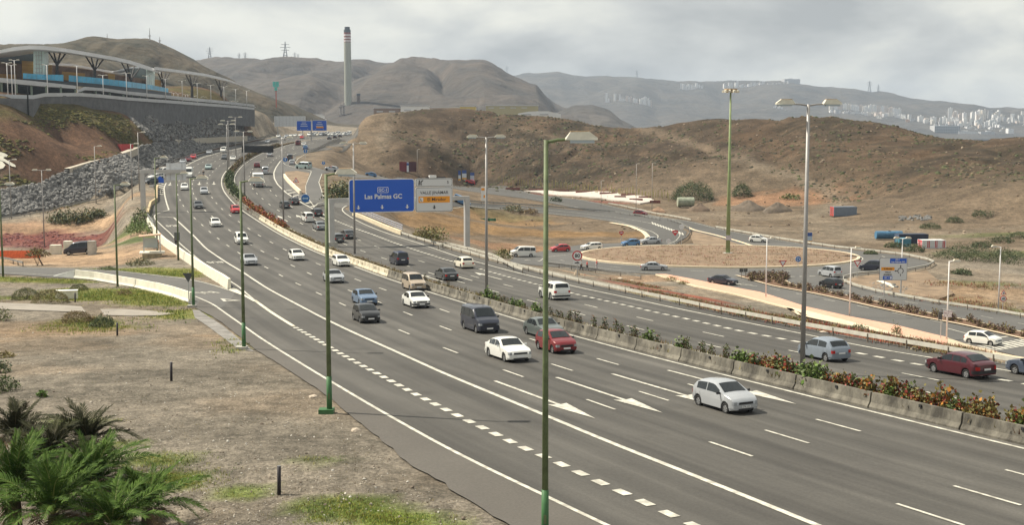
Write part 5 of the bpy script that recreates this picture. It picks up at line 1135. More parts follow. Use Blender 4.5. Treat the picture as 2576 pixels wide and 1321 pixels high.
# main gantry
g0 = W(835, 622); g1 = Vector((-7.1, 199.5, 0)); ang = math.atan2(g1.y - g0.y, g1.x - g0.x); GL = math.hypot(g1.x - g0.x, g1.y - g0.y); zb_ = at_y(835, 507, g0.y)[2] - g0.z
gt = empty('sign_gantry', g0, ang, 'grey steel gantry over the departing lanes carrying the large road signs', 'gantry')
M_GANT = mat('gantry_grey', (0.44, 0.435, 0.42), .5, metal=.15, nz=.06, sc=1)
MB().box((0, 0, zb_ / 2 - .2), (.78, .78, zb_ + .4)).build('column', M_GANT, gt)
zg1 = gz(g1.x, g1.y) - g0.z
MB().box((GL, 0, (zb_ + zg1) / 2 - .2), (.78, .78, zb_ - zg1 + .4)).build('column', M_GANT, gt)
MB().box((GL / 2, 0, zb_ + .15), (GL + .8, .55, .62)).build('beam', M_GANT, gt)
MB().box((0, 0, .35), (1.5, 1.5, .9)).build('footing', M_CONC, gt)
def gx(xd): # distance along the gantry for a surveyed column of the picture
    r = ray(xd, 490); n = (-math.sin(ang), math.cos(ang)); t = ((g0.x + .42 * math.sin(ang)) * n[0] + (g0.y - .42 * math.cos(ang)) * n[1]) / (r[0] * n[0] + r[1] * n[1]); return (r[0] * t - g0.x) * math.cos(ang) + (r[1] * t - g0.y) * math.sin(ang), r[1] * t
def gz_(yd, Y): return at_y(0, yd, Y)[2] - g0.z
xa, Ya = gx(877); xb, Yb = gx(1042); xc, Yc = gx(1044.5); xd_, Yd = gx(1138)
wB, hB = xb - xa, gz_(450, (Ya + Yb) / 2) - gz_(534, (Ya + Yb) / 2); cB = ((xa + xb) / 2, -.55, gz_(492, (Ya + Yb) / 2))
sb = empty('road_sign', g0, ang, 'large blue motorway sign reading GC-1 Las Palmas GC on the gantry', 'road sign')
panel(wB, hB, .45, M_WHITE, sb, cB, 'border'); bf = panel(wB - .22, hB - .22, .38, M_BLUE, sb, (cB[0], cB[1] - .03, cB[2]), 'blue_face')
yf = cB[1] - .075
panel(1.72, .86, .12, M_WHITE, sb, (cB[0] + .15, yf, cB[2] + hB * .17), 'plate_border', .02); panel(1.58, .72, .08, M_BLUE, sb, (cB[0] + .15, yf - .01, cB[2] + hB * .17), 'plate_face', .02)
words('GC-1', .62, M_WHITE, sb, (cB[0] + .15, yf - .03, cB[2] + hB * .17 - .02), .012, 1.0)
words('Las Palmas GC', .98, M_WHITE, sb, (cB[0] + .2, yf - .03, cB[2] - hB * .03), .022, 1.0)
for fx in (-.36, 0, .385): flat(scaled(DOWN, .85), M_WHITE, sb, (cB[0] + fx * wB, yf - .02, cB[2] - hB * .345), 'arrow')
wW = xd_ - xc; hW = gz_(448, Yc) - gz_(533, Yc); cW = ((xc + xd_) / 2, -.55, gz_(490.5, (Yc + Yd) / 2))
sw = empty('road_sign', g0, ang, 'white exit sign reading Valle Jinámar and El Mirador on the gantry', 'road sign')
hu = hW * .25
for nm, h_, zc in (('exit_panel', hu, cW[2] + hW / 2 - hu / 2), ('direction_panel', hW - hu - .06, cW[2] - hu / 2 - .03)):
    o = panel(wW, h_, .3, M_WHITE, sw, (cW[0], cW[1], zc), nm)
    panel(wW - .14, h_ - .14, .25, M_INK, sw, (cW[0], cW[1] - .03, zc), 'outline', .02); panel(wW - .26, h_ - .26, .22, mat('sign_face', (0.62, 0.63, 0.63), .5), sw, (cW[0], cW[1] - .04, zc), 'face', .02)
yf = cW[1] - .075; zd = cW[2] - hu / 2
words('5', .62, M_INK, sw, (cW[0] + wW * .37, yf, cW[2] + hW / 2 - hu / 2), .01)
flat([(-.32, -.38), (-.12, -.38), (-.06, .38), (-.2, .38)], M_INK, sw, (cW[0] - wW * .37, yf, cW[2] + hW / 2 - hu / 2), 'exit_symbol'); flat([(.02, -.38), (.22, -.38), (.14, .0), (.5, .38), (.3, .38), (.02, .1)], M_INK, sw, (cW[0] - wW * .37, yf, cW[2] + hW / 2 - hu / 2), 'exit_symbol')
words('VALLE JINÁMAR', .66, M_INK, sw, (cW[0], yf, zd + hW * .195), .003, .98)
panel(wW * .84, .98, .05, M_ORG, sw, (cW[0], cW[1] - .055, zd - hW * .005), 'orange_plate', .02)
words('El Mirador', .70, M_INK, sw, (cW[0] + wW * .065, yf - .01, zd - hW * .005), .004, 1.02)
panel(.55, .62, .05, M_WHITE, sw, (cW[0] - wW * .345, yf, zd - hW * .005), 'pictogram', .02); flat([(-.16, -.2), (.16, -.2), (.1, -.12), (-.08, -.12), (-.08, .2), (-.16, .2)], M_INK, sw, (cW[0] - wW * .345, yf - .02, zd - hW * .005), 'pictogram_mark')
flat(scaled(DOWN, .8), M_INK, sw, (cW[0], yf, zd - hW * .235), 'arrow')
# camera housing on the exit sign
cm = empty('traffic_camera', g0, ang, 'black and white camera housing on top of the white exit sign', 'camera')
MB().box((cW[0] - .2, -.4, cW[2] + hW / 2 + .25), (1.1, .5, .4)).build('housing', M_WHITE, cm); MB().box((cW[0] + .3, -.3, cW[2] + hW / 2 + .1), (3.2, .3, .18)).build('bracket', M_TRIM, cm)
# message board
p = W(640, 404); vY = p.y; vx = lambda xd: (xd - 1288) / FPX * vY
zt, zb2 = at_y(650, 366.5, vY)[2], at_y(650, 383.5, vY)[2]
vm_ = empty('message_board', (vx(611.5), vY, p.z), 0, 'black variable message board on a grey mast over the far motorway', 'message board')
MB().box((0, .4, (zb2 - p.z) / 2), (.5, .5, zb2 - p.z + 1.5)).build('column', M_GANT, vm_); o = MB().box(((vx(690) - vx(611.5)) / 2, 0, (zt + zb2) / 2 - p.z), (vx(690) - vx(611.5), .5, zt - zb2)).build('display', mat('display_black', (0.012, 0.013, 0.014), .5, nz=.1, sc=6), vm_)
MB().box(((vx(690) - vx(611.5)) / 2, -.28, (zt + zb2) / 2 - p.z), (vx(690) - vx(611.5) - .9, .06, zt - zb2 - .35)).build('screen', mat('screen_black', (0.02, 0.021, 0.023), .35), vm_)
# gantry seen from behind
b0 = W(361, 533); Yg = b0.y; zc = at_y(361, 432, Yg)[2] - b0.z
gb = empty('sign_gantry', b0, 0.10, 'grey cantilever gantry seen from behind left of the bus lane', 'gantry')
MB().box((0, 0, zc / 2 - .4), (.85, .85, zc + .8)).build('column', M_GANT, gb)
LX = (462 - 361) / FPX * Yg; MB().box((LX / 2, 0, zc + .05), (LX + .8, .6, .7)).build('beam', M_GANT, gb)
bs = empty('road_sign', b0, 0.10, 'grey back of a large sign on the cantilever gantry', 'road sign')
w_1 = 49 / FPX * Yg; h_1 = 43 / FPX * Yg; xs_ = (443.5 - 361) / FPX * Yg; zs_ = at_y(443, 432, Yg)[2] - b0.z
MB().box((xs_, .45, zs_), (w_1, .12, h_1)).build('panel', M_BACK, bs)
for k in (-.3, .3): MB().box((xs_ + k * w_1, .36, zs_), (.12, .10, h_1)).build('bracket', M_GALV, bs)
# twin blue signs far away
tY = 545.0; p = Vector(at_y(783, 356, tY)); base_z = gz(p.x, p.y)
ts = empty('road_sign', (p.x, p.y, base_z), 0, 'pair of distant blue motorway signs on one central post', 'road sign')
MB().box((0, .4, (at_y(0, 300, tY)[2] - base_z) / 2), (.5, .5, at_y(0, 300, tY)[2] - base_z)).build('post', M_GANT, ts)
for x0, x1, y0, y1 in ((747, 784, 303.5, 328.5), (786, 822.5, 302.5, 328.5)):
    w = (x1 - x0) / FPX * tY; h = (y1 - y0) / FPX * tY; c = (((x0 + x1) / 2 - 783) / FPX * tY, 0, at_y(0, (y0 + y1) / 2, tY)[2] - base_z)
    o = panel(w, h, .2, M_WHITE, ts, c, 'border'); panel(w - .25, h - .25, .15, M_BLUE, ts, (c[0], -.04, c[2]), 'blue_face')
    for k in range(3): MB().box((c[0], -.1, c[2] + h * (.3 - k * .17)), (w * (.3, .42, .5)[k], .03, .28)).build('text_line', mat('far_text', (.5, .55, .7), .5), ts)
    for k in (-.25, .25): flat(scaled(DOWN, .45), M_WHITE, ts, (c[0] + k * w, -.1, c[2] - h * .36), 'arrow')
    if x0 > 780: panel(w * .5, .62, .05, M_ORG, ts, (c[0] + .2, -.12, c[2] - h * .17), 'orange_plate', .02)
wbk = empty('sign_gantry', Vector(at_y(730, 345, 600)), 0, 'wide pale back of a distant sign with vertical ribs', 'sign')
zc = at_y(0, 305, 600)[2] - wbk.location.z; w = 78 / FPX * 600
MB().box((0, 0, zc), (w, .3, 26 / FPX * 600)).build('panel', M_BACK, wbk)
for k in range(9): MB().box((-w / 2 + (k + .5) * w / 9, -.2, zc), (.12, .1, 26 / FPX * 600)).build('rib', M_GALV, wbk)
for k in (-.4, .4): MB().box((k * w, .3, zc / 2 - 2), (.3, .3, zc + 4)).build('leg', M_GANT, wbk)
# generic post signs
TRI = lambda r: [(r * math.cos(math.radians(a)), r * math.sin(math.radians(a))) for a in (90, 210, 330)]
INV = lambda r: [(r * math.cos(math.radians(a)), r * math.sin(math.radians(a))) for a in (270, 30, 150)]
def post_sign(x, yb, yc, rpx, kind, label, rz=0.0):
    p = W(x, yb); R = rpx / FPX * p.y; zc = at_y(x, yc, p.y)[2] - p.z
    s = empty('traffic_sign', p, rz, label, 'traffic sign'); MB().tube([(0, .06, -.2), (0, .06, zc + R * .6)], .045, 6).build('post', M_GALV, s); c = (0, 0, zc); f = (0, -.03, zc); f2 = (0, -.05, zc)
    if kind == 'yield': flat(INV(R), M_RED, s, c, 'plate'); flat(INV(R * .66), M_WHITE, s, f, 'face')
    elif kind == 'warn':
        flat(TRI(R), M_RED, s, c, 'plate'); flat(TRI(R * .68), M_WHITE, s, f, 'face'); MB().box((0, -.05, zc), (R * .18, .02, R * .5)).build('symbol', M_INK, s)
    elif kind == 'blue':
        disc(R, M_WHITE, s, c, 'plate'); disc(R * .92, mat('mandatory_blue', (0.02, 0.14, 0.42), .45), s, f, 'face'); MB().box((0, -.05, zc - R * .1), (R * .24, .02, R * .9)).build('arrow', M_WHITE, s); flat(TRI(R * .42), M_WHITE, s, (0, -.05, zc + R * .4), 'arrow')
    elif kind == 'keep':
        disc(R, M_WHITE, s, c, 'plate'); disc(R * .93, MATS['mandatory_blue'] if 'mandatory_blue' in MATS else mat('mandatory_blue', (0.02, 0.14, 0.42), .45), s, f, 'face'); MB().box((0, -.05, zc), (R * .8, .02, R * .26)).build('arrow', mat('pale_arrow', (.45, .6, .7), .5), s)
        for q in (-1, 1): flat([(q * R * .35, -R * .32), (q * R * .72, 0), (q * R * .35, R * .32)], MATS['pale_arrow'], s, f2, 'arrow')
    elif kind == 'ring':
        disc(R, M_WHITE, s, c, 'plate'); disc(R * .93, mat('mandatory_blue', (0.02, 0.14, 0.42), .45), s, f, 'face')
        for q in range(3):
            a = math.radians(90 + q * 120); A = [(R * k * math.cos(a + d), R * k * math.sin(a + d)) for k, d in ((.42, -.7), (.62, -.7), (.62, .5), (.78, .45), (.52, 1.0), (.28, .6), (.42, .5))]; flat(A, M_WHITE, s, f2, 'arrow')
    elif kind == 'noentry':
        P = [(-R, R * .9), (R, R * .9), (R, .1 * R), (0, -R * 1.1), (-R, .1 * R)]; flat(P, M_RED, s, c, 'plate'); MB().box((0, -.04, zc + R * .25), (R * 1.1, .02, R * .34)).build('bar', M_WHITE, s)
    elif kind == 'disc_noentry': disc(R, M_RED, s, c, 'plate'); MB().box((0, -.04, zc), (R * 1.3, .02, R * .36)).build('bar', M_WHITE, s)
    elif kind == 'back': disc(R, M_BACK, s, c, 'plate')
    elif kind == 'triback': flat(INV(R), M_DBACK, s, c, 'plate')
    elif kind.startswith('limit'):
        disc(R, M_RED, s, c, 'plate'); disc(R * .76, M_WHITE, s, f, 'face'); words(kind[5:], R * 1.0, M_INK, s, (0, -.055, zc - R * .02), .015)
    return s, p, zc, R
s_, p_, zc, R = post_sign(1452, 703, 643.5, 13, 'limit80', 'round speed limit sign reading 80 beside the motorway guardrail')
flat([(-R * .8, -.16), (R * .8, -.16), (R * .8, .16), (-R * .8, .16)], M_WHITE, s_, (0, -.02, zc - R * 1.35), 'sub_plate'); flat([(-R * .5, -.07), (R * .5, -.07), (R * .3, .04), (R * .1, .12), (-R * .2, .04), (-R * .5, .02)], M_INK, s_, (0, -.04, zc - R * 1.35), 'car_symbol')
post_sign(1968.5, 698, 661, 11.5, 'yield', 'give way triangle left of the roundabout sign disc'); post_sign(2156, 702, 661, 11.5, 'yield', 'give way triangle in front of the dark blue people carrier')
post_sign(2007.5, 676, 652, 7.5, 'ring', 'round blue roundabout sign on the island edge')
post_sign(1563, 615, 587, 5.5, 'noentry', 'red no-entry sign left of the blue hatchback'); post_sign(1698, 617, 586, 7, 'noentry', 'red no-entry sign at the painted tip of the loop road'); post_sign(1447, 664, 638, 5.5, 'noentry', 'small red sign just left of the 80 limit sign', 0.9)
post_sign(1714, 618, 570.5, 6.5, 'back', 'grey round sign back at the loop road bend'); post_sign(1682, 622, 607, 6, 'back', 'low grey round sign back on the roundabout kerb')
post_sign(475, 765, 695, 16, 'triback', 'dark back of a triangular sign beside a green lamp post', .1)
post_sign(769, 402, 380, 5.2, 'blue', 'round blue arrow sign at the right kerb of the far motorway'); post_sign(718, 424, 401.5, 5.8, 'blue', 'round blue arrow sign at the far tip of the junction island'); post_sign(814, 428, 410, 4.4, 'blue', 'round blue arrow sign on the side road below the hill')
post_sign(768.5, 514, 499, 11, 'keep', 'large round blue double-arrow sign at the end of the island barrier'); post_sign(745, 478, 455, 9, 'warn', 'red-bordered warning triangle on the junction island')
post_sign(827, 500, 477, 6.3, 'disc_noentry', 'red no-entry disc beside a green lamp post top'); post_sign(833, 434, 419, 3.6, 'yield', 'small give way sign on the side road')
s_, p_, zc, R = post_sign(2522.5, 788, 737, 8.5, 'warn', 'warning triangle above a 40 limit disc at the right edge'); disc(R * .95, M_RED, s_, (0, 0, zc - R * 1.75), 'limit_plate'); disc(R * .72, M_WHITE, s_, (0, -.03, zc - R * 1.75), 'limit_face'); words('40', R * .9, M_INK, s_, (0, -.06, zc - R * 1.77), .01)
s_ = empty('traffic_sign', W(1870, 702), 0.2, 'pair of grey sign backs on twin posts at the tip of the planted median', 'traffic sign')
for k in (-.35, .35): MB().tube([(k, 0, -.2), (k, 0, 1.5)], .05, 6).build('post', M_POST, s_); MB().box((k, 0, 1.35), (.62, .06, .55)).build('plate', M_DBACK, s_)
s_ = empty('traffic_sign', W(2366, 855), 0.3, 'grey box-like sign back on a thin post beside the white lamp post with a poster', 'traffic sign'); MB().tube([(0, 0, -.2), (0, 0, 3.2)], .05, 6).build('post', M_GALV, s_); MB().box((-.15, 0, 2.7), (.45, .1, .9)).build('plate', M_DBACK, s_)
# bus stop flag
s_ = empty('bus_stop_flag', W(447, 655), .3, 'grey box-shaped bus stop flag on a post by the bus lane', 'bus stop sign'); MB().box((0, 0, 3.3), (.75, .18, 1.1)).build('plate', mat('flag_grey', (.13, .14, .13), .6), s_); MB().tube([(0, 0, -.3), (0, 0, 2.9)], .06, 6).build('post', M_POST, s_)
# blue chevron board on the exit nose
s_ = empty('exit_nose_board', W(403, 462), 0, 'blue pointed exit nose board on the painted chevrons', 'traffic sign'); flat([(-.9, 0), (.9, 0), (.9, .9), (0, 1.7), (-.9, .9)], M_BLUE, s_, (0, 0, .2), 'board'); MB().box((0, .1, .4), (.1, .1, 1.2)).build('post', M_GALV, s_)
for x, y, lb in ((407, 489, 'thin black marker post beside the lay-by wall'), (388, 477, 'thin black marker post on the exit chevrons'), (735, 499, 'black marker post by the gore chevrons'), (748, 506, 'second black marker post beside the round blue double-arrow sign')): tag(MB().box((0, 0, .5), (.14, .14, 1.1)).build('marker_post', M_INK, None, W(x, y)), lb, 'marker post')
# roundabout direction sign
p = W(2236, 748); Ys = p.y; k_ = Ys / FPX
ds = empty('direction_sign', p, 0, 'large white roundabout direction sign with blue and orange plates', 'road sign'); w = 70 * k_; h = 58 * k_; cx0 = (2245 - 2236) * k_; zc = at_y(0, 677, Ys)[2] - p.z
for q in (-.3, .3): MB().tube([(cx0 + q * w, .12, -.6), (cx0 + q * w, .12, zc + h * .4)], .07, 6).build('post', M_GALV, ds)
panel(w, h, .18, M_DBACK, ds, (cx0, 0, zc), 'border'); panel(w - .1, h - .1, .15, mat('sign_face', (0.62, 0.63, 0.63), .5), ds, (cx0, -.03, zc), 'face')
panel(w * .60, h * .21, .04, M_BLUE, ds, (cx0 + w * .17, -.06, zc + h * .36), 'blue_plate', .02); words('GC-1', .26, M_WHITE, ds, (cx0 + w * .14, -.085, zc + h * .415), .008); words('Las Palmas GC', .30, M_WHITE, ds, (cx0 + w * .17, -.085, zc + h * .315), .008, 1.05)
panel(w * .48, h * .14, .04, M_ORG, ds, (cx0 - w * .2, -.06, zc + h * .01), 'orange_plate', .02); words('El Mirador', .28, M_INK, ds, (cx0 - w * .19, -.085, zc + h * .01), .008)
words('VALLE', .28, M_INK, ds, (cx0 - w * .2, -.085, zc - h * .14), .008); words('JINAMAR', .28, M_INK, ds, (cx0 - w * .2, -.085, zc - h * .25), .008)
panel(w * .34, h * .15, .04, M_BLUE, ds, (cx0 - w * .2, -.06, zc - h * .385), 'blue_plate', .02); words('GC 1', .30, M_WHITE, ds, (cx0 - w * .235, -.085, zc - h * .385), .008); panel(.28, .28, .03, M_WHITE, ds, (cx0 - w * .085, -.085, zc - h * .385), 'direction_mark', .02)
cc = (cx0 + w * .26, -.06, zc - h * .08); RR = .42
A = []
for k in range(26): a = math.radians(-60 + 300 * k / 25); A.append((a, RR))
mb = MB()
for k in range(25):
    a0, a1 = A[k][0], A[k + 1][0]; mb.prism([((RR - .09) * math.cos(a0), (RR - .09) * math.sin(a0)), (RR * math.cos(a0), RR * math.sin(a0)), (RR * math.cos(a1), RR * math.sin(a1)), ((RR - .09) * math.cos(a1), (RR - .09) * math.sin(a1))], 'y', -.01, .01)
mb.build('roundabout_symbol', M_INK, ds, cc)
for P in ([(-.05, RR), (.05, RR), (.05, RR + .2), (.14, RR + .2), (0, RR + .4), (-.14, RR + .2), (-.05, RR + .2)], [(-RR, -.05), (-RR, .05), (-RR - .22, .05), (-RR - .22, .14), (-RR - .42, 0), (-RR - .22, -.14), (-RR - .22, -.05)], [(-.05, -RR), (.05, -RR), (.05, -RR - .3), (-.05, -RR - .3)]): flat(P, M_INK, ds, cc, 'direction_arrow')
# totems and boards
def totem(x, yb, yt, wpx, label, cols=((.35, 'blue'), (.4, 'white'), (.25, 'orange'))):
    p = W(x, yb); H = at_y(x, yt, p.y)[2] - p.z; w = wpx / FPX * p.y; t = empty('totem', p, 0, label, 'advert totem'); z = H
    for k, c in cols:
        h = H * k * .94; MB().box((0, 0, z - h / 2), (w, .18, h - .02)).build(c + '_section', {'blue': mat('totem_blue', (.04, .09, .30), .5), 'white': mat('totem_white', (.60, .64, .68), .5), 'orange': mat('totem_orange', (.66, .36, .08), .5), 'pale': mat('totem_pale', (.42, .50, .58), .5)}[c], t); z -= h
    MB().box((0, 0, H * .03), (w * .6, .14, H * .12)).build('foot', M_GALV, t); return t
totem(1156, 456, 429, 6, 'blue and white advert totem, leftmost of three under the hill', ((.45, 'blue'), (.35, 'white'), (.2, 'orange')))
totem(1168, 453, 428, 11, 'wide blue-topped advert totem, middle of three under the hill', ((.35, 'blue'), (.45, 'white'), (.2, 'orange'))); totem(1188, 460, 434, 10, 'blue-topped pale advert totem, rightmost of three under the hill', ((.3, 'blue'), (.7, 'pale')))
totem(2035.5, 615, 585, 14, 'blue, white and orange advert totem behind the tall grey lamp post', ((.33, 'blue'), (.4, 'pale'), (.27, 'orange')))
p = W(1217, 524); Yt = p.y; kx = Yt / FPX; t = empty('advert_board', p, 0, 'tall white advert board with orange patches behind a median lamp post', 'advert board')
MB().box((0, 0, at_y(0, 487, Yt)[2] - p.z), (13 * kx, .15, 36 * kx)).build('board', M_WHITE, t); MB().box((-.2, -.1, at_y(0, 476, Yt)[2] - p.z), (8 * kx, .05, 6 * kx)).build('orange_patch', M_ORG, t); MB().box((.2, -.1, at_y(0, 494, Yt)[2] - p.z), (5 * kx, .05, 7 * kx)).build('orange_patch', M_ORG, t)
for q in (-.3, .3): MB().box((q, .1, .8), (.1, .1, 2.6)).build('leg', M_GALV, t)
p = W(1026, 433); Yt = p.y; kx = Yt / FPX; t = empty('billboard', p, 0, 'dark red billboard in two leaves with a pale totem between, on the hillside', 'billboard')
for q, m_ in ((-11.5, (0.17, 0.028, 0.035)), (12, (0.075, 0.024, 0.03))): MB().box((q * kx, 0, 13.5 * kx), (19 * kx, .2, 25 * kx)).build('leaf', mat('billboard_' + str(m_[0]), m_, .7, nz=.1, sc=1), t)
MB().box((0, -.2, 13 * kx), (5 * kx, .2, 24 * kx)).build('totem_strip', MATS['totem_white'], t); MB().box((0, -.35, 20 * kx), (5 * kx, .1, 6 * kx)).build('totem_strip', MATS['totem_blue'], t)
for q in (-18, -5, 6, 19): MB().box((q * kx, .2, 3 * kx), (.15, .15, 8 * kx)).build('leg', M_POST, t)
# ------------------------------------------------------------------ shelter, containers, tanks, odds and ends
p = W(383, 648); st = empty('bus_shelter', p, .25, 'small bus shelter with pink-tiled roof on a stone plinth', 'bus shelter')
MB().box((0, 0, -.2), (2.6, 2.2, 1.7)).build('stone_plinth', mat('stone_plinth', (.30, .245, .15), .9, nz=.3, sc=3, bump=.4), st); MB().box((0, .3, .72), (3.4, 3.0, .16)).build('slab', M_WCONC, st)
o = MB().box((0, .3, 3.15), (3.0, 2.2, .14)).build('roof', mat('roof_pink', (.55, .36, .25), .8, nz=.1), st); o.rotation_euler = (0, -.08, 0)
for q in ((-1.1, -.4), (1.1, -.4), (-1.1, 1.1), (1.1, 1.1)): MB().box((q[0], q[1], 1.95), (.12, .12, 2.4)).build('post', M_GALV, st)
MB().box((-.2, 1.15, 2.0), (1.9, .05, 1.4)).build('back_panel', mat('shelter_glass', (.45, .5, .5), .2), st); MB().box((0, .8, 1.2), (1.8, .4, .1)).build('bench', M_CONC, st)
def container(x, yb, yt, L, label, end_c, side_c, rz, stripes=None):
    p = W(x, yb); H = at_y(x, yt, p.y)[2] - p.z; H = min(max(H, 1.5), 2.9); c = empty('container', p, rz, label, 'container'); Wc = 2.4
    ms = mat('cont_%s' % label[:9].replace(' ', '_'), side_c, .6, nz=.12, sc=1.0); me_2 = mat('contend_%s' % label[:9].replace(' ', '_'), end_c, .6, nz=.12, sc=1.0)
    MB().box((0, 0, H / 2), (L, Wc, H)).build('body', ms, c)
    n = int(L / .3); rib = MB().box((0, -Wc / 2 - .02, H / 2), (.15, .05, H - .3)).mesh('corrugation', [ms])
    for k in range(n):
        o = obj('corrugation', rib, None, c, (-L / 2 + (k + .5) * L / n, 0, 0))
        if stripes and int(k * 6 / n) % 2 == 1: o.material_slots[0].link = 'OBJECT'; o.material_slots[0].material = stripes
    for q in (-1, 1):
        d = MB().box((-L / 2 - .03, q * Wc / 4, H / 2), (.06, Wc / 2 - .04, H - .1)).build('door', me_2, c)
        for z in (.3, .5, .7): MB().box((-L / 2 - .08, q * Wc / 4, H * z), (.04, Wc / 2 - .3, .08)).build('hinge_bar', ms, d)
        MB().tube([(-L / 2 - .1, q * .25, .1), (-L / 2 - .1, q * .25, H - .1)], .03, 6).build('lock_rod', M_GALV, d)
    for q in (-1, 1):
        for r in (-1, 1): MB().box((q * L / 2, r * Wc / 2, H / 2), (.14, .14, H + .02)).build('corner_post', ms, c)
    return c, H
container(2121, 543, 519.5, 6.1, 'grey-blue shipping container with red doors on the earth track', (.50, .07, .05), (.17, .21, .26), .18)
container(2292, 612, 588, 6.1, 'dark blue shipping container beside the blue tank', (.05, .09, .16), (.030, .040, .068), .10)
container(2272, 620, 599, 2.2, 'small teal site cabin in front of the dark blue container', (.05, .20, .26), (.06, .22, .30), .0)
container(2343, 624, 603, 4.6, 'red and white striped low site container', (.55, .05, .06), (.60, .62, .62), .06, mat('stripe_red', (.48, .03, .04), .6))
def tank(x, yb, yt, L, label, c1, c2, rz, cradle=True):
    p = W(x, yb); H = at_y(x, yt, p.y)[2] - p.z; R = H / 2 * .92; t = empty('tank', p, rz, label, 'tank'); n = 18
    b = MB(); b.prism([(R * math.cos(2 * math.pi * k / n), R * math.sin(2 * math.pi * k / n) + H - R) for k in range(n)], 'x', -L / 2, L / 2); o = b.build('shell', mat('tank_' + label[:4], c1, .6, nz=.25, sc=1.2, col2=c2), t)
    b = MB(); b.prism([(R * .96 * math.cos(2 * math.pi * k / n), R * .96 * math.sin(2 * math.pi * k / n) + H - R) for k in range(n)], 'x', -L / 2 - .12, -L / 2); b.build('end_cap', mat('tankend_' + label[:4], c2, .6, nz=.1), t)
    for q in (-.3, 0, .3): b = MB(); b.prism([((R + .03) * math.cos(2 * math.pi * k / n), (R + .03) * math.sin(2 * math.pi * k / n) + H - R) for k in range(n)], 'x', q * L - .06, q * L + .06); b.build('band', o.data.materials[0], t)
    if cradle:
        for q in (-.35, .35): MB().box((q * L, 0, .15), (.3, R * 1.4, .6)).build('cradle', M_POST, t)
    MB().tube([(0, 0, H - .05), (0, 0, H + .15)], .3, 10).build('hatch', M_POST, t)
tank(1725, 522, 496, 4.6, 'rusty pale green cylindrical tank on cradles', (.27, .31, .22), (.34, .36, .27), .05); tank(2236, 603, 581, 5.5, 'large blue cylindrical tank lying on the ground', (.05, .14, .24), (.07, .18, .30), .05, False)
p = W(1718, 522); tag(MB().box((0, 0, 0), (2.4, 1.2, .06)).build('rust_patch', mat('rust', (.22, .075, .05), .9, nz=.3, sc=2), None, p + Vector((0, -.1, 2.28)), .05), 'rust-brown patch of the pale green tank', 'rust patch')  # thin slab that forms the tank's rust patch
# gravel heaps
def heap(x, yb, yt, rpx, label, c):
    p = W(x, yb); H = at_y(x, yt, p.y)[2] - p.z; R = rpx / FPX * p.y; V = [(0, 0, H)]; F = []; n = 28; m = 7
    for j in range(1, m + 1):
        for k in range(n):
            a = 2 * math.pi * k / n; t = j / m; r = R * t * (1 + .12 * math.sin(3 * a + rpx) + .06 * math.sin(7 * a)); z = H * (1 - t) ** .85 * (1 + .08 * math.sin(5 * a + j)) - (.4 if j == m else 0)
            V.append((r * math.cos(a), r * .8 * math.sin(a), z))
    for k in range(n): F.append((0, 1 + k, 1 + (k + 1) % n))
    for j in range(m - 1):
        for k in range(n): F.append((1 + j * n + k, 1 + (j + 1) * n + k, 1 + (j + 1) * n + (k + 1) % n, 1 + j * n + (k + 1) % n))
    tag(obj('gravel_heap', mesh('gravel_heap', V, F, True), mat('heap_' + label[:6], c, .95, nz=.25, sc=.8, bump=.7, bsc=3), None, p), label, 'heap')
heap(1882, 530, 503, 50, 'dark gravel heap, larger of two behind the mast', (.115, .092, .07)); heap(1955, 532, 508, 40, 'dark gravel heap, smaller of two beside the earth ramp', (.12, .096, .073)); heap(1655, 533, 520, 22, 'tan sand heap beside the local road', (.27, .175, .115)); heap(1760, 530, 510, 30, 'low dark earth heap right of the rusty tank', (.13, .095, .068))
heap(1451, 693, 676, 9, 'pale sand mound below the 80 limit sign', (.42, .34, .25))
# white terrace with red steps
sheet('white_terrace', dset([(1318, 482), (1360, 481), (1450, 484), (1560, 490), (1630, 497), (1645, 506), (1610, 514), (1540, 506), (1440, 494), (1360, 487)]), .35, mat('terrace_white', (.50, .45, .40), .85, nz=.08, sc=1), kind='structure', road=False, thick=.5)
M_STEP = mat('red_step', (.17, .060, .048), .9, nz=.2, sc=1)
for i, (x, y, l) in enumerate(((1290, 478, 30), (1350, 481, 34), (1412, 483.5, 34), (1470, 486.5, 36), (1530, 490, 36), (1580, 494, 30), (1560, 499, 24), (1622, 500, 26), (1600, 506, 28), (1648, 511, 22))):
    p = W(x, y); L = l / FPX * p.y * 1.2
    tag(MB().box((0, 0, .35), (L, .5, .9)).build('step_wall', M_STEP, None, p, -.12), 'low dark red retaining wall of the stepped white terrace', 'wall', 'red terrace walls')
# stakes of young trees under the hill
stk = MB().box((0, 0, 1.1), (.16, .16, 2.4)).mesh('stake', [mat('stake_yellow', (.34, .30, .12), .8, nz=.2, sc=2)]); rs = random.Random(4)
for i in range(96):
    t = i / 95; x = 1255 + 430 * t + rs.uniform(-3, 3); y = 462 + 40 * t ** 1.15 + rs.uniform(-6, 5); p = W(x, y)
    o = obj('wooden_stake', stk, None, None, p); o.scale = (1, 1, rs.uniform(.7, 1.15)); tag(o, 'yellowish wooden stake in the row along the foot of the hill', 'stake', 'stakes along the foot of the hill')
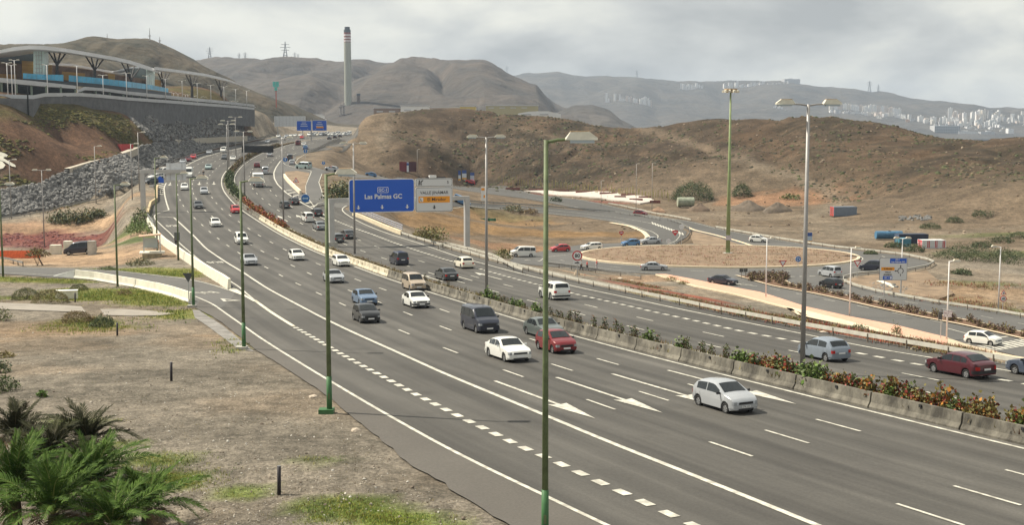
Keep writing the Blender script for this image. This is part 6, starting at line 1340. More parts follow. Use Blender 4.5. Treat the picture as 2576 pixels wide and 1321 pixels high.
# bollards, utility box, concrete cubes, netting
for x, yb, yt, lb in ((295, 845, 813, 'black bollard beside the dark green bush'), (431, 959, 912, 'black bollard in the middle of the dirt field'), (702, 1246, 1174, 'black bollard nearest the viewer'), (189, 761, 737, 'black bollard beside the white utility box')):
    p = W(x, yb); H = at_y(x, yt, p.y)[2] - p.z; b = empty('bollard', p, 0, lb, 'bollard', 'black bollards'); MB().tube([(0, 0, -.2), (.02, 0, H)], .075, 10).build('shaft', mat('bollard_black', (.022, .018, .022), .6, nz=.15, sc=5), b, smooth=True); MB().tube([(.02, 0, H), (.02, 0, H + .02)], .07, 10).build('cap', mat('bollard_top', (.16, .16, .17), .6), b)
p = W(168, 752); MBx = empty('utility_box', p, .2, 'low white utility box beside the rounded bushes', 'box'); MB().box((0, 0, .35), (2.0, .8, .9)).build('body', M_WCONC, MBx); MB().box((0, 0, .83), (2.1, .9, .06)).build('lid', mat('lid_white', (.72, .71, .66), .7), MBx)
for x, yb, w, h, lb in ((141, 640, 1.6, 1.5, 'square white concrete block left of the dark blue van'), (172, 638, 1.2, 2.0, 'taller white concrete block next to the dark blue van')): tag(MB().box((0, 0, h / 2), (w, 1.2, h)).build('concrete_block', M_WCONC, None, W(x, yb), .1), lb, 'block')
p = W(232, 641); tag(MB().box((0, 0, 1.0), (1.1, 1.1, 2.3)).build('concrete_cabinet', M_CONC, None, p, .1), 'grey upright cabinet behind the tail of the dark blue van', 'cabinet')
nf = empty('orange_fence', W(35, 650), 0, 'orange plastic net fence at the left edge', 'fence'); MB().box((-2, 0, .55), (12, .05, 1.25)).build('net', mat('orange_net', (.75, .16, .06), .7, nz=.2, sc=3), nf)
for k in range(5): MB().box((-7.5 + k * 2.9, .06, .6), (.08, .08, 1.5)).build('post', M_POST, nf)
p = W(1225, 555); gnm = MB(); rs2 = random.Random(2)
for k in range(9): gnm.box((-2.0 + k * .5, rs2.uniform(-.3, .3), .25), (.62, .5, .5 + rs2.random() * .3), 0, rs2.uniform(-.3, .3), .6)
tag(gnm.build('green_netting', mat('net_green', (.03, .13, .07), .85, nz=.2, sc=3), None, p), 'bundle of dark green netting lying inside the loop', 'netting')
# loose pale boulders by the guardrail
for i, (x, y, r) in enumerate(((1190, 668, .4), (1560, 702, .45), (1590, 706, .3), (2070, 838, .3), (788, 1000, .25), (895, 1085, .25))):
    bm = bmesh.new(); bmesh.ops.create_icosphere(bm, subdivisions=2, radius=r)
    for v in bm.verts: v.co *= 1 + .25 * (random.random() - .5); v.co.z *= .6
    me = bpy.data.meshes.new('boulder'); bm.to_mesh(me); bm.free()
    tag(obj('boulder', me, mat('pale_rock', (.45, .38, .30), .9, nz=.2, sc=3), None, W(x, y)), ['pale boulder at the gantry guardrail', 'pale boulder left of the pink pavement start', 'small pale boulder near the pink pavement start', 'pale stone on the red verge behind the guardrail', 'pale stone lying at the road edge left of the footing', 'pale flat stone at the road edge below the green footing'][i], 'boulder')
# ------------------------------------------------------------------ people and motorcycle
def skin_body(name, V, E, R, m, parent):
    me = bpy.data.meshes.new(name); me.from_pydata(V, E, []); o = obj(name, me, m, parent); sk = o.modifiers.new('Skin', 'SKIN'); sk.use_smooth_shade = True
    for i, r in enumerate(R): me.skin_vertices[0].data[i].radius = (r, r)
    me.skin_vertices[0].data[0].use_root = True; ss = o.modifiers.new('Subdivision', 'SUBSURF'); ss.levels = 1; ss.render_levels = 1; return o
def person(p, rz, label, shirt, trousers, hair=(.03, .02, .015), stride=.25, sit=False):
    t = empty('person', p, rz, label, 'person'); h = .92; s = stride
    if sit: hipz = .5
    else: hipz = .90
    hip = (0, 0, hipz); ch = (0, .0, hipz + .42); nk = (0, 0, hipz + .56); hd = (.02, 0, hipz + .68); tp = (.02, 0, hipz + .82)
    if sit: kL, kR, fL, fR = (.42, -.1, .48), (.42, .1, .48), (.45, -.1, .05), (.45, .1, .05)
    else: kL, kR, fL, fR = (s * .55, -.1, .48), (-s * .3, .1, .48), (s * .8, -.1, .06), (-s * .95, .1, .08)
    V = [hip, (0, 0, hipz + .2), ch, nk, hd, tp, (0, -.10, hipz - .04), kL, fL, (fL[0] + .16, fL[1], .04), (0, .10, hipz - .04), kR, fR, (fR[0] + .16, fR[1], .04), (0, -.2, hipz + .48), (-s * .3, -.25, hipz + .22), (-s * .1 + .08, -.25, hipz - .02), (-s * .1 + .1, -.25, hipz - .12), (0, .2, hipz + .48), (s * .3, .25, hipz + .22), (s * .5 + .08, .25, hipz), (s * .5 + .1, .25, hipz - .1)]
    E = [(0, 1), (1, 2), (2, 3), (3, 4), (4, 5), (0, 6), (6, 7), (7, 8), (8, 9), (0, 10), (10, 11), (11, 12), (12, 13), (2, 14), (14, 15), (15, 16), (16, 17), (2, 18), (18, 19), (19, 20), (20, 21)]
    R = [.14, .135, .15, .06, .095, .075, .09, .065, .05, .04, .09, .065, .05, .04, .06, .045, .035, .03, .06, .045, .035, .03]
    skin_body('body', V, E, R, mat('skin', (.42, .25, .17), .6), t)
    skin_body('shirt', [V[0], V[1], V[2], (0, 0, hipz + .52), V[14], V[15], V[18], V[19]], [(0, 1), (1, 2), (2, 3), (2, 4), (4, 5), (2, 6), (6, 7)], [.155, .155, .17, .07, .078, .06, .078, .06], mat('cloth_%d' % (shirt[0] * 99 + shirt[1] * 999), shirt, .85), t)
    skin_body('trousers', [V[0], V[6], V[7], V[8], V[10], V[11], V[12]], [(0, 1), (1, 2), (2, 3), (0, 4), (4, 5), (5, 6)], [.15, .105, .085, .07, .105, .085, .07], mat('cloth_%d' % (trousers[0] * 99 + trousers[1] * 999), trousers, .85), t)
    skin_body('hair', [(.0, 0, hipz + .74), (.0, 0, hipz + .84)], [(0, 1)], [.1, .075], mat('hair', hair, .8), t); return t
person(W(1462, 682) + Vector((0, 0, .05)), 0, 'pedestrian in white shirt and dark trousers walking behind the guardrail', (.62, .62, .60), (.04, .04, .05)); person(W(1477, 683) + Vector((0, 0, .05)), .2, 'pedestrian in red shirt and dark trousers behind the guardrail', (.48, .03, .03), (.05, .05, .06)); person(W(1501, 679) + Vector((0, 0, .05)), 3.3, 'pedestrian with red top and pale trousers, rightmost of three', (.45, .04, .05), (.5, .45, .45), stride=.15)
pz = W(396, 636); person(pz + Vector((0, 0, .5)), 1.2, 'person in red top and dark trousers standing beside the bus shelter', (.5, .03, .03), (.03, .03, .035), stride=.1); person(W(443, 622) + Vector((0, 0, .05)), 1.5, 'person in red top waiting by the bus stop flag', (.5, .025, .03), (.03, .03, .035), stride=.1); person(W(384, 640) + Vector((.2, .4, .62)), -1.4, 'person in pale clothes sitting in the bus shelter', (.45, .42, .38), (.4, .38, .34), sit=True)
p = W(511.8, 445); t = tangent(p.x, p.y); mo = empty('motorcycle', p + Vector((0, 0, .05)), math.atan2(t[1], t[0]), 'dark motorcycle in the oncoming lanes ahead of the pale green saloon', 'motorcycle')
for x in (-.7, .7):
    b = MB(); b.prism([(x + .31 * math.cos(k * math.pi / 8), .31 + .31 * math.sin(k * math.pi / 8)) for k in range(16)], 'y', -.06, .06); b.build('wheel', M_TYRE, mo)
MB().box((0, 0, .62), (1.0, .28, .45), 0, 0, .7).build('engine_and_tank', paint_mat('charcoal', *PC['charcoal']), mo); MB().box((-.35, 0, .84), (.7, .26, .1)).build('seat', M_TRIM, mo); MB().tube([(.7, 0, .35), (.5, 0, 1.05)], .05, 6).build('fork', M_GALV, mo); MB().tube([(.45, -.35, 1.08), (.45, .35, 1.08)], .03, 6).build('handlebar', M_TRIM, mo); MB().box((.62, 0, .95), (.15, .2, .2)).build('headlight', M_LENS, mo)
person(p + Vector((-.25 * t[0], -.25 * t[1], .38)), math.atan2(t[1], t[0]), 'motorcycle rider in dark clothes and helmet', (.04, .045, .05), (.03, .03, .035), sit=True)
# ------------------------------------------------------------------ shopping centre on the plateau
wx = [-150, 0, 95, 163, 251, 319, 450, 597, 640, 700]; wy = [338, 345, 352, 360, 374, 388, 453, 523, 545, 580]
def PM(x, y, dy=0.0): return Vector(at_y(x, y, float(np.interp(x, wx, wy)) + dy))
def ribbon(name, pts, dy, thick, m, parent, n=1):
    """upright slab: (x, top row, bottom row) along the plateau edge, dy metres behind it"""
    V = []; F = []
    for x, a, b in pts:
        t = PM(x, a, dy); u = PM(x, b, dy)
        V += [(t.x, t.y, t.z), (u.x, u.y, u.z), (t.x - thick * .15, t.y + thick, t.z), (u.x - thick * .15, u.y + thick, u.z)]
    for i in range(len(pts) - 1):
        k = i * 4; F += [(k, k + 1, k + 5, k + 4), (k + 2, k + 6, k + 7, k + 3), (k, k + 4, k + 6, k + 2), (k + 1, k + 3, k + 7, k + 5)]
    k = (len(pts) - 1) * 4; F += [(0, 2, 3, 1), (k, k + 1, k + 3, k + 2)]
    return MB().add(V, F).build(name, m, parent)
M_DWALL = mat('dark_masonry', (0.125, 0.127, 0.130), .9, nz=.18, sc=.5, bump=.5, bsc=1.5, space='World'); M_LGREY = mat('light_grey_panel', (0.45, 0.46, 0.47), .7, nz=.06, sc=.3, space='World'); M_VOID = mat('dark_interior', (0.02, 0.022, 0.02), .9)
rw = empty('retaining_wall', (0, 0, 0), 0, 'long dark grey retaining wall under the shopping centre', 'retaining wall')
for a, b in (((-150, 250, 315), (83, 248.5, 312)),): ribbon('bastion', [(-150, 249, 330), (0, 246, 330), (83, 248.5, 330)], -9, 9, M_DWALL, rw)
ribbon('wall_face', [(83, 248.5, 300), (113, 242.5, 290), (163, 240.5, 290), (200, 241.5, 295), (251, 245, 305), (319, 252, 310), (385, 256.5, 312), (450, 261, 312), (520, 266, 314), (597, 271.5, 316), (640, 276, 318)], -1.5, 3, M_DWALL, rw)
ribbon('parapet', [(-150, 240, 249), (0, 236.5, 246), (83, 239, 248.5), (113, 233.5, 242.5), (200, 233, 241.5), (251, 236.5, 245), (319, 244, 252), (450, 253.5, 261), (597, 265.5, 271.5), (640, 270.5, 276)], -2.2, .5, M_LGREY, rw)
MB().box((0, 0, 0), (.3, .3, 12)).build('pier', M_VOID, rw, PM(71, 275, -9.3))
mall = empty('shopping_centre', (0, 0, 0), 0, 'shopping centre with long curved grey canopy on branching columns', 'building')
pillar_m = mat('pillar_green', (0.20, 0.24, 0.19), .8)
def deck(pts_par, pts_open, dy):
    ribbon('deck_parapet', pts_par, dy, .6, M_LGREY, mall); ribbon('deck_shade_sheet', pts_open, dy + 14, .5, M_VOID, mall)  # near-black back sheet paints the shade inside the open deck
    ribbon('deck_slab', [(x, b - .4, b + .8) for x, a, b in pts_par], dy + .7, 14, M_LGREY, mall)
    x0, x1 = pts_open[0][0], pts_open[-1][0]; x = x0; X = [p[0] for p in pts_open]
    while x < x1:
        a = np.interp(x, X, [p[1] for p in pts_open]); b = np.interp(x, X, [p[2] for p in pts_open]); t = PM(x, a, dy + .8); u = PM(x, b, dy + .8)
        MB().box((t.x, t.y, (t.z + u.z) / 2), (.45, .45, t.z - u.z + .5)).build('pillar', pillar_m, mall); x += 4.6 * FPX / t.y * (.9 if x < 300 else .55)
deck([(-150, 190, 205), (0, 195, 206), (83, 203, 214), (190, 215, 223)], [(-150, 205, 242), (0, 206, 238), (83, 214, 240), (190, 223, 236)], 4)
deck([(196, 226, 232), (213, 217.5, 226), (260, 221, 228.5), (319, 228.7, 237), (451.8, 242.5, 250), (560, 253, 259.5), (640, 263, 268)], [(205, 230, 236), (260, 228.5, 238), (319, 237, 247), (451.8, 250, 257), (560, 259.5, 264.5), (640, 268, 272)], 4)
M_BRICK = mat('brown_cladding', (0.155, 0.098, 0.072), .85, nz=.35, sc=.6, space='World'); M_OCHRE = mat('ochre_cladding', (0.36, 0.205, 0.060), .8, nz=.2, sc=.5, space='World', stretch=(.2, .2, 3)); M_DPANEL = mat('charcoal_panel', (0.045, 0.055, 0.062), .6, nz=.08, sc=.3); M_TEAL = mat('pale_teal_glass', (0.62, 0.78, 0.75), .35, nz=.06, sc=.5, space='World'); M_CYAN = mat('blue_glass', (0.085, 0.36, 0.55), .3, nz=.22, sc=.2, space='World')
ribbon('stone_wall', [(-150, 140, 206), (0, 154, 206), (57, 160, 206)], 28, 2, M_BRICK, mall); ribbon('ochre_wall', [(55, 152, 200), (85, 154, 200)], 27.5, 2, M_OCHRE, mall); ribbon('ochre_wall', [(-150, 178, 206), (0, 185, 206), (40, 187, 206)], 27.2, .7, M_OCHRE, mall)
ribbon('upper_wall', [(-150, 135, 165), (0, 127, 158), (40, 125, 160), (84, 127, 165)], 30, 2, M_DPANEL, mall)
def glass_tower(x0, x1, ya, yb, dy):
    o = ribbon('glass_tower', [(x0, ya, yb), (x1, ya + 1, yb + 2)], dy, 6, M_TEAL, mall)
    for k in range(1, 4): x = x0 + (x1 - x0) * k / 4; t = PM(x, ya + 1, dy); u = PM(x, yb, dy); MB().box((t.x, t.y - .06, (t.z + u.z) / 2), (.12, .12, t.z - u.z)).build('mullion', M_LGREY, o)
    for k in range(1, 6): y = ya + (yb - ya) * k / 6; t = PM(x0, y, dy); u = PM(x1, y, dy); MB().box(((t.x + u.x) / 2, (t.y + u.y) / 2 - .1, t.z), (u.x - t.x, .12, .12), 0, math.atan2(u.y - t.y, u.x - t.x)).build('transom', M_LGREY, o)
glass_tower(84, 111.5, 128, 192, 22); glass_tower(367.5, 383.5, 174, 212, 22)
ribbon('ochre_wall', [(111, 160, 200), (128, 161, 204)], 26, 2, M_OCHRE, mall); ribbon('stone_wall', [(126, 163, 206), (170, 168, 208), (251, 178, 214), (271, 184, 216), (318, 192, 222), (368, 198, 226)], 32, 2, M_BRICK, mall)
ribbon('ochre_wall', [(156, 179, 200), (213, 184, 206)], 30.5, .8, M_OCHRE, mall); ribbon('ochre_wall', [(272, 184, 206), (288, 186, 208)], 30.5, .8, M_OCHRE, mall); ribbon('ochre_wall', [(384, 198, 222), (405, 202, 226)], 26, 1, M_OCHRE, mall)
ribbon('upper_wall', [(316, 171, 194), (367, 171, 202)], 33, 2, M_DPANEL, mall)
M_ROOF = mat('canopy_grey', (0.66, 0.67, 0.68), .55, metal=.15, nz=.06, sc=.2, space='World')
ribbon('rear_roof', [(111, 157, 162), (180, 160, 166), (251, 173, 178), (313, 183, 189)], 40, 12, M_ROOF, mall); ribbon('rear_roof', [(285, 178, 181), (330, 168, 174), (367, 166, 172)], 38, 10, M_ROOF, mall)
c1 = [(-150, 145, 152), (-60, 132, 138), (0, 125, 133), (35, 117.5, 127), (73, 113.5, 123), (111, 114.5, 124.5), (163, 121, 130), (213, 129.5, 138), (251, 136, 144.5), (290, 143, 151.5), (326, 151, 160), (358, 161, 171), (389, 172, 180)]
c2 = [(388, 167.5, 175), (430, 173, 179.5), (477, 179, 185.5), (520, 185.5, 192), (552, 193, 199), (580, 201.5, 206), (602, 211.5, 213)]
ribbon('canopy', c1, 14, 16, M_ROOF, mall); ribbon('canopy', c2, 12, 14, M_ROOF, mall)
def blue_fence(pts, dy):
    X = [p[0] for p in pts]; n = int((X[-1] - X[0]) / 11)
    for i in range(n):
        a = X[0] + (X[-1] - X[0]) * i / n; b = X[0] + (X[-1] - X[0]) * (i + .95) / n; f = lambda x, j: float(np.interp(x, X, [p[j] for p in pts]))
        ribbon('blue_glass_panel', [(a, f(a, 1), f(a, 2)), (b, f(b, 1), f(b, 2))], dy, .12, M_CYAN, mall)
blue_fence([(57.7, 183.5, 197), (111, 187, 200), (160, 187.5, 204)], 18); blue_fence([(173, 188.5, 204), (251, 196, 211), (319, 204, 219), (380, 213, 225), (424, 222, 232)], 18)
ribbon('terrace_edge', [(57, 197, 205), (160, 204, 212), (251, 211, 219), (319, 219, 228), (424, 232, 240)], 17.5, 8, M_DPANEL, mall)
M_DKST = mat('dark_steel', (0.03, 0.027, 0.026), .6)
for x, yf, yb, span in ((143.5, 163, 208, 24), (238, 176, 214, 24), (329, 201, 238, 24), (411, 212, 226, 17), (483, 219, 250, 17), (556, 231, 255, 15)):
    cn = c1 if x < 389 else c2; ty = lambda q: float(np.interp(q, [c[0] for c in cn], [c[2] for c in cn])); f = PM(x, yf, 24); b = PM(x, yb, 24)
    col = MB().tube([b, f], [.6, .45], 8).build('column', M_DKST, mall)
    for q in (-1, -.38, .38, 1): t = PM(x + q * span, ty(x + q * span), 24); MB().tube([f, t], [.30, .20], 6).build('branch', M_DKST, mall)
g = 'white lamp posts on the plateau parapet'
for k, (x, a, b) in enumerate(((20, 236, 158), (31, 237, 163), (39, 237, 151), (120, 233, 163), (195, 234, 166), (260, 239, 189), (319, 245, 184), (370, 249, 191), (417, 253, 198), (459, 256, 203), (497, 259, 209), (531, 262, 214), (564, 264, 218), (593, 267, 224), (621, 270, 228))):
    Y = float(np.interp(x, wx, wy)) - 1; lamp_post(x, a, b, 'white lamp post number %s from the left on the plateau parapet' % ['one', 'two', 'three', 'four', 'five', 'six', 'seven', 'eight', 'nine', 'ten', 'eleven', 'twelve', 'thirteen', 'fourteen', 'fifteen'][k], heads=2, m=M_WPOLE, r=(.14, .10), group=g, arm=.7, hs=.8, minor=True, Y=Y)
rs = random.Random(9)
for k in range(14):
    x = 425 + k * 13 + rs.uniform(-4, 4); y0 = 235 + (x - 425) * .14; p = PM(x, y0 + 12, 30); lamp_post(x, y0 + 14, y0 - 3, 'short globe lamp in the car park behind the plateau parapet', heads=2, m=M_WPOLE, r=(.09, .07), group='car park lamps on the plateau', arm=.5, hs=.7, minor=True, Y=p.y)
p = Vector(at_y(695, 262, 600)); t = empty('pylon_sign', p, 0, 'teal pylon sign on a red post above the cutting', 'sign'); MB().box((0, 0, 3), (.4, .4, 9)).build('post', mat('pylon_red', (.42, .12, .10), .7), t)
for dx, dz, h in ((-.75, 9.3, 2.4), (.75, 9.3, 2.4), (0, 7.2, 1.6)): MB().box((dx, -.3, dz), (1.3, .6, h)).build('panel', mat('pylon_teal', (.10, .46, .42), .5), t)
for x, y0, y1, lb in ((377, 97, 70, 'thin mast on the summit behind the shopping centre'), (270, 101, 84, 'small lattice mast on the ridge behind the shopping centre'), (402, 104, 92, 'tiny mast right of the summit')): 
    a, b = Vector(at_y(x, y0 + 3, 830)), Vector(at_y(x, y1, 830)); m_ = empty('mast', a, 0, lb, 'mast'); MB().tube([(0, 0, -3), (0, 0, b.z - a.z)], [.45, .12], 6).build('shaft', M_GREY, m_); MB().box((0, 0, (b.z - a.z) * .35), (1.6, .4, .4)).build('cross_arm', M_GREY, m_)
# ------------------------------------------------------------------ distant hills
def ridge(name, sil, Yc, front, back, zfoot, m, amp, seed, n=260, mrow=26, fall=1.25):
    """a range of hills: crest line surveyed at distance Yc, falling towards and away from the viewer"""
    xs = np.linspace(sil[0][0], sil[-1][0], n); ys = np.interp(xs, [s[0] for s in sil], [s[1] for s in sil]); V = []; F = []
    k = np.ones(5) / 5; ys = np.convolve(np.pad(ys, 2, mode='edge'), k, mode='valid')
    rows = list(np.linspace(-1, 0, mrow)) + list(np.linspace(0, 1, 9)[1:])
    X0 = np.array([at_y(x, 330, Yc)[0] for x in xs]); Z0 = np.array([at_y(x, y, Yc)[2] for x, y in zip(xs, ys)])
    Z0 = Z0 + (fbm(X0 / (front * .06), X0 * 0 + 3.3, 4, seed + 5) - .5) * amp * .22
    for t in rows:
        dep = front if t < 0 else back; Y = Yc + t * dep; g = (1 - abs(t) ** fall) if t < 0 else (1 - t ** 1.5)
        nz = (fbm(X0 / (front * .35), np.full(n, Y / (front * .5)), 5, seed) - .5) * amp; gl = np.abs(fbm(X0 / (front * .18), np.full(n, Y / (front * .9)), 3, seed + 9) - .5) * 2
        z = zfoot + (Z0 - zfoot) * g + (nz - np.clip(.35 - gl, 0, 1) * amp * .8) * min(1, abs(t) * 5) * (1 if t < 0 else .3) * (1 - abs(t) ** 4)
        V += [(X0[i], Y, z[i]) for i in range(n)]
    for j in range(len(rows) - 1):
        for i in range(n - 1): F.append((j * n + i, j * n + i + 1, (j + 1) * n + i + 1, (j + 1) * n + i))
    o = obj(name, mesh(name, V, F, True), m); o['kind'] = 'structure'; return o
def hill_mat(name, a, b, c, sc): 
    m = mat(name, a, .95, nz=.12, sc=sc, space='World', col2=b, detail=8, bump=1.0, bsc=sc * 3); m.node_tree.nodes['Bump'].inputs['Distance'].default_value = .12 / sc; return m
M_H1 = hill_mat('hill_near', (0.030, 0.030, 0.018), (0.078, 0.060, 0.036), None, .045); M_H2 = hill_mat('hill_mid', (0.040, 0.037, 0.033), (0.082, 0.066, 0.052), None, .012); M_H3 = hill_mat('hill_far', (0.046, 0.044, 0.040), (0.080, 0.070, 0.058), None, .008)
ridge('hill', [(-260, 118), (0, 108), (100, 106), (180, 104), (270, 101), (340, 99), (366, 98), (376, 96), (386, 97), (405, 104), (430, 116), (470, 137), (510, 160), (550, 186), (590, 209), (620, 224), (660, 242), (690, 254), (720, 278), (745, 302), (780, 326)], 840, 230, 300, 20, M_H1, 22, 3)
ridge('hill', [(380, 150), (480, 150), (520, 148), (560, 146), (600, 149), (650, 155), (690, 152), (730, 148.5), (780, 148), (880, 149), (930, 152), (975, 160), (1005, 158), (1040, 151), (1080, 158), (1130, 163), (1180, 160), (1205, 155), (1220, 154), (1240, 160), (1270, 182), (1300, 202), (1340, 227), (1380, 252), (1430, 277), (1500, 305), (1540, 320)], 2400, 900, 800, 5, M_H2, 110, 11)
ridge('hill', [(960, 300), (1000, 282), (1030, 244), (1050, 238), (1120, 240), (1200, 240), (1300, 236), (1345, 250), (1365, 268), (1400, 300)], 1750, 400, 500, 0, M_H2, 20, 17, n=140)
ridge('hill', [(1340, 300), (1400, 284), (1440, 266), (1490, 262), (1530, 275), (1560, 300), (1600, 320)], 2000, 400, 500, -5, hill_mat('hill_dark', (0.050, 0.048, 0.044), (0.08, .07, .06), None, .01), 18, 19, n=110)
ridge('hill', [(1100, 196), (1200, 192), (1290, 187), (1330, 182), (1370, 183), (1420, 185), (1480, 190), (1600, 195), (1700, 200), (1800, 203), (1900, 206), (2000, 207), (2060, 214), (2150, 222), (2230, 235), (2290, 248), (2350, 255), (2420, 265), (2490, 272), (2560, 280), (2700, 290)], 5200, 1500, 900, -10, M_H3, 110, 23)
ridge('coast_slope', [(1560, 322), (1700, 318), (1850, 306), (1940, 292), (2000, 280), (2090, 270), (2200, 280), (2300, 292), (2420, 306), (2576, 308), (2760, 316)], 4300, 520, 500, -15, M_H3, 14, 29)
fg = sheet if False else None
far = MB(); far.add([(-4300, -55, -26), (4800, -55, -26), (4800, 7300, -26), (-4300, 7300, -26)], [(0, 1, 2, 3)]); o = far.build('far_ground', mat('far_earth', (0.14, 0.11, 0.08), .95, nz=.2, sc=.01, space='World')); o['kind'] = 'structure'
# valley floor between the motorway end and the far hills
vf = MB(); vf.add([(-420, 880, 13.2), (40, 880, 11.5), (120, 1900, 6), (-700, 1900, 6)], [(0, 1, 2, 3)]); o = vf.build('valley_floor', mat('far_earth', (0.14, 0.11, 0.08), .95)); o['kind'] = 'structure'
sea = MB(); sea.add([(500, 900, -16), (4750, 900, -16), (4750, 4250, -16), (500, 4250, -16)], [(0, 1, 2, 3)]); o = sea.build('sea', mat('sea_water', (0.10, 0.16, 0.20), .15, nz=.15, sc=.02, bump=.3, bsc=.2, space='World')); o['kind'] = 'structure'
# ------------------------------------------------------------------ chimneys and works
CY = 1700.0; kx = CY / FPX; p = Vector(at_y(877, 340, CY)); ch = empty('chimney', (p.x, p.y, -20), 0, 'tall concrete power station chimney with red and white bands near its top', 'chimney')
M_CCON = mat('chimney_concrete', (0.31, 0.32, 0.27), .9, nz=.08, sc=.05, space='World'); M_CRED = mat('chimney_red', (.20, .05, .045), .8); M_CWHT = mat('chimney_white', (.62, .57, .56), .8); M_CDRK = mat('chimney_dark', (.055, .07, .08), .8)
zz_ = lambda y: at_y(0, y, CY)[2] + 20
def rad(y): return float(np.interp(y, [68, 80, 82, 330], [6.6, 6.8, 8.6, 9.8])) * kx
bands = [(340, 132, M_CCON, 'shaft'), (132, 121, M_CRED, 'red_band'), (121, 117, M_CWHT, 'white_band'), (117, 113, M_CRED, 'red_band'), (113, 103.5, M_CWHT, 'white_band'), (103.5, 98.5, M_CRED, 'red_band'), (98.5, 92.5, M_CWHT, 'white_band'), (92.5, 88, M_CRED, 'red_band'), (88, 81, M_CDRK, 'dark_head'), (81, 67, M_CDRK, 'flue_tip')]
bands = [(340, 106, M_CCON, 'shaft'), (106, 104.5, M_CRED, 'red_band'), (104.5, 100.5, M_CWHT, 'white_band'), (100.5, 97.5, M_CRED, 'red_band'), (97.5, 93.5, M_CWHT, 'white_band'), (93.5, 90, M_CRED, 'red_band'), (90, 85.5, M_CWHT, 'white_band'), (85.5, 81, M_CRED, 'red_band'), (81, 74, M_CDRK, 'dark_head'), (74, 67, M_CDRK, 'flue_tip')]
for a, b, m_, nm in bands:
    r0 = rad(max(a, 82.1)) if nm != 'flue_tip' else 6.7 * kx; r1 = rad(max(b, 82.1)) if nm != 'flue_tip' else 6.5 * kx
    MB().tube([(0, 0, zz_(a)), (0, 0, zz_(b))], [r0, r1], 24).build(nm, m_, ch, smooth=False)
p = Vector(at_y(903, 330, CY)); c2_ = empty('chimney', (p.x, p.y, -20), 0, 'short brown chimney right of the tall one', 'chimney'); MB().tube([(0, 0, 0), (0, 0, zz_(240))], [5.6 * kx, 4.2 * kx], 16).build('shaft', mat('chimney_brown', (.13, .095, .075), .9), c2_); MB().tube([(0, 0, zz_(240)), (0, 0, zz_(235))], [4.8 * kx, 4.8 * kx], 16).build('rim', M_CDRK, c2_)
for x, y0, lb in ((858, 262, 'left thin lattice stack beside the chimney foot'), (866, 258, 'right thin lattice stack beside the chimney foot')):
    p = Vector(at_y(x, 335, 1650)); s_ = empty('lattice_stack', (p.x, p.y, -15), 0, lb, 'mast'); h = at_y(x, y0, 1650)[2] + 15; MB().tube([(0, 0, 0), (0, 0, h)], [1.2, .9], 6).build('shaft', mat('stack_grey', (.22, .20, .19), .9), s_)
    for k in range(3): MB().box((0, 0, h * (.6 + k * .17)), (5, 5, 1.2)).build('platform', MATS['stack_grey'], s_)
def pylon(x, y0, y1, Y, label):
    a = Vector(at_y(x, y0 + 4, Y)); H = at_y(x, y1, Y)[2] - a.z; t = empty('power_pylon', a, 0, label, 'pylon'); w = H * .13; m_ = mat('pylon_steel', (.24, .25, .26), .8)
    for sx in (-1, 1):
        for sy in (-1, 1): MB().tube([(sx * w, sy * w, -3), (sx * w * .3, sy * w * .3, H * .6), (0, 0, H)], .018 * H, 4).build('leg', m_, t)
    for z, l in ((.58, .2), (.72, .26), (.86, .2)): MB().box((0, 0, H * z), (l * 2 * H, .3, H * .022)).build('cross_arm', m_, t)
    for z in (.15, .32, .48): MB().box((0, 0, H * z), (w * 2 * (1 - z), w * 1.6 * (1 - z), H * .02)).build('brace', m_, t)
for x, a, b, lb in ((718, 151, 104, 'tallest lattice power pylon on the ridge left of the chimney'), (528, 150, 117, 'lattice pylon on the ridge right of the summit'), (602, 150, 132, 'small pylon on the ridge, third from left'), (617, 151, 130, 'small pylon on the ridge, fourth from left'), (742, 149, 130, 'small pylon just right of the tallest one'), (750, 149, 134, 'smallest pylon right of the tallest one'), (1602, 196, 176, 'faint mast on the distant ridge'), (2187, 228, 202, 'far mast on the right ridge'), (2209, 232, 212, 'shorter far mast on the right ridge'), (1275, 183, 165, 'thin far mast where two ridges meet')): pylon(x, a, b, 2390 if x < 1100 else 5190, lb)
# long sheds on the mesa
def shed(x0, x1, y0, y1, Y, m_, label, curved=False, depth=30):
    a, b = Vector(at_y(x0, y1, Y)), Vector(at_y(x1, y1, Y)); H = at_y(0, y0, Y)[2] - a.z; w = b.x - a.x; s = empty('long_shed', ((a.x + b.x) / 2, Y, a.z), 0, label, 'building')
    if curved: P = [(-w / 2, -8), (w / 2, -8), (w / 2, H * .35), (w * .42, H * .55), (w * .2, H * .95), (0, H), (-w * .25, H * .9), (-w * .44, H * .6), (-w / 2, H * .5)]; MB().prism(P, 'y', 0, depth).build('hall', m_, s)
    else: MB().box((0, depth / 2, H / 2 - 5), (w, depth, H + 10)).build('hall', m_, s); MB().box((0, depth / 2, H + .4), (w + 1, depth + 1, .8)).build('roof', M_LGREY, s)
    for k in range(int(w / 12)): MB().box((-w / 2 + 6 + k * 12, -.15, H * .3), (6, .3, H * .25)).build('window_band', M_LGREY, s)
M_SHW = mat('shed_white', (.70, .71, .70), .7); M_SHY = mat('shed_yellow', (.55, .42, .10), .7)
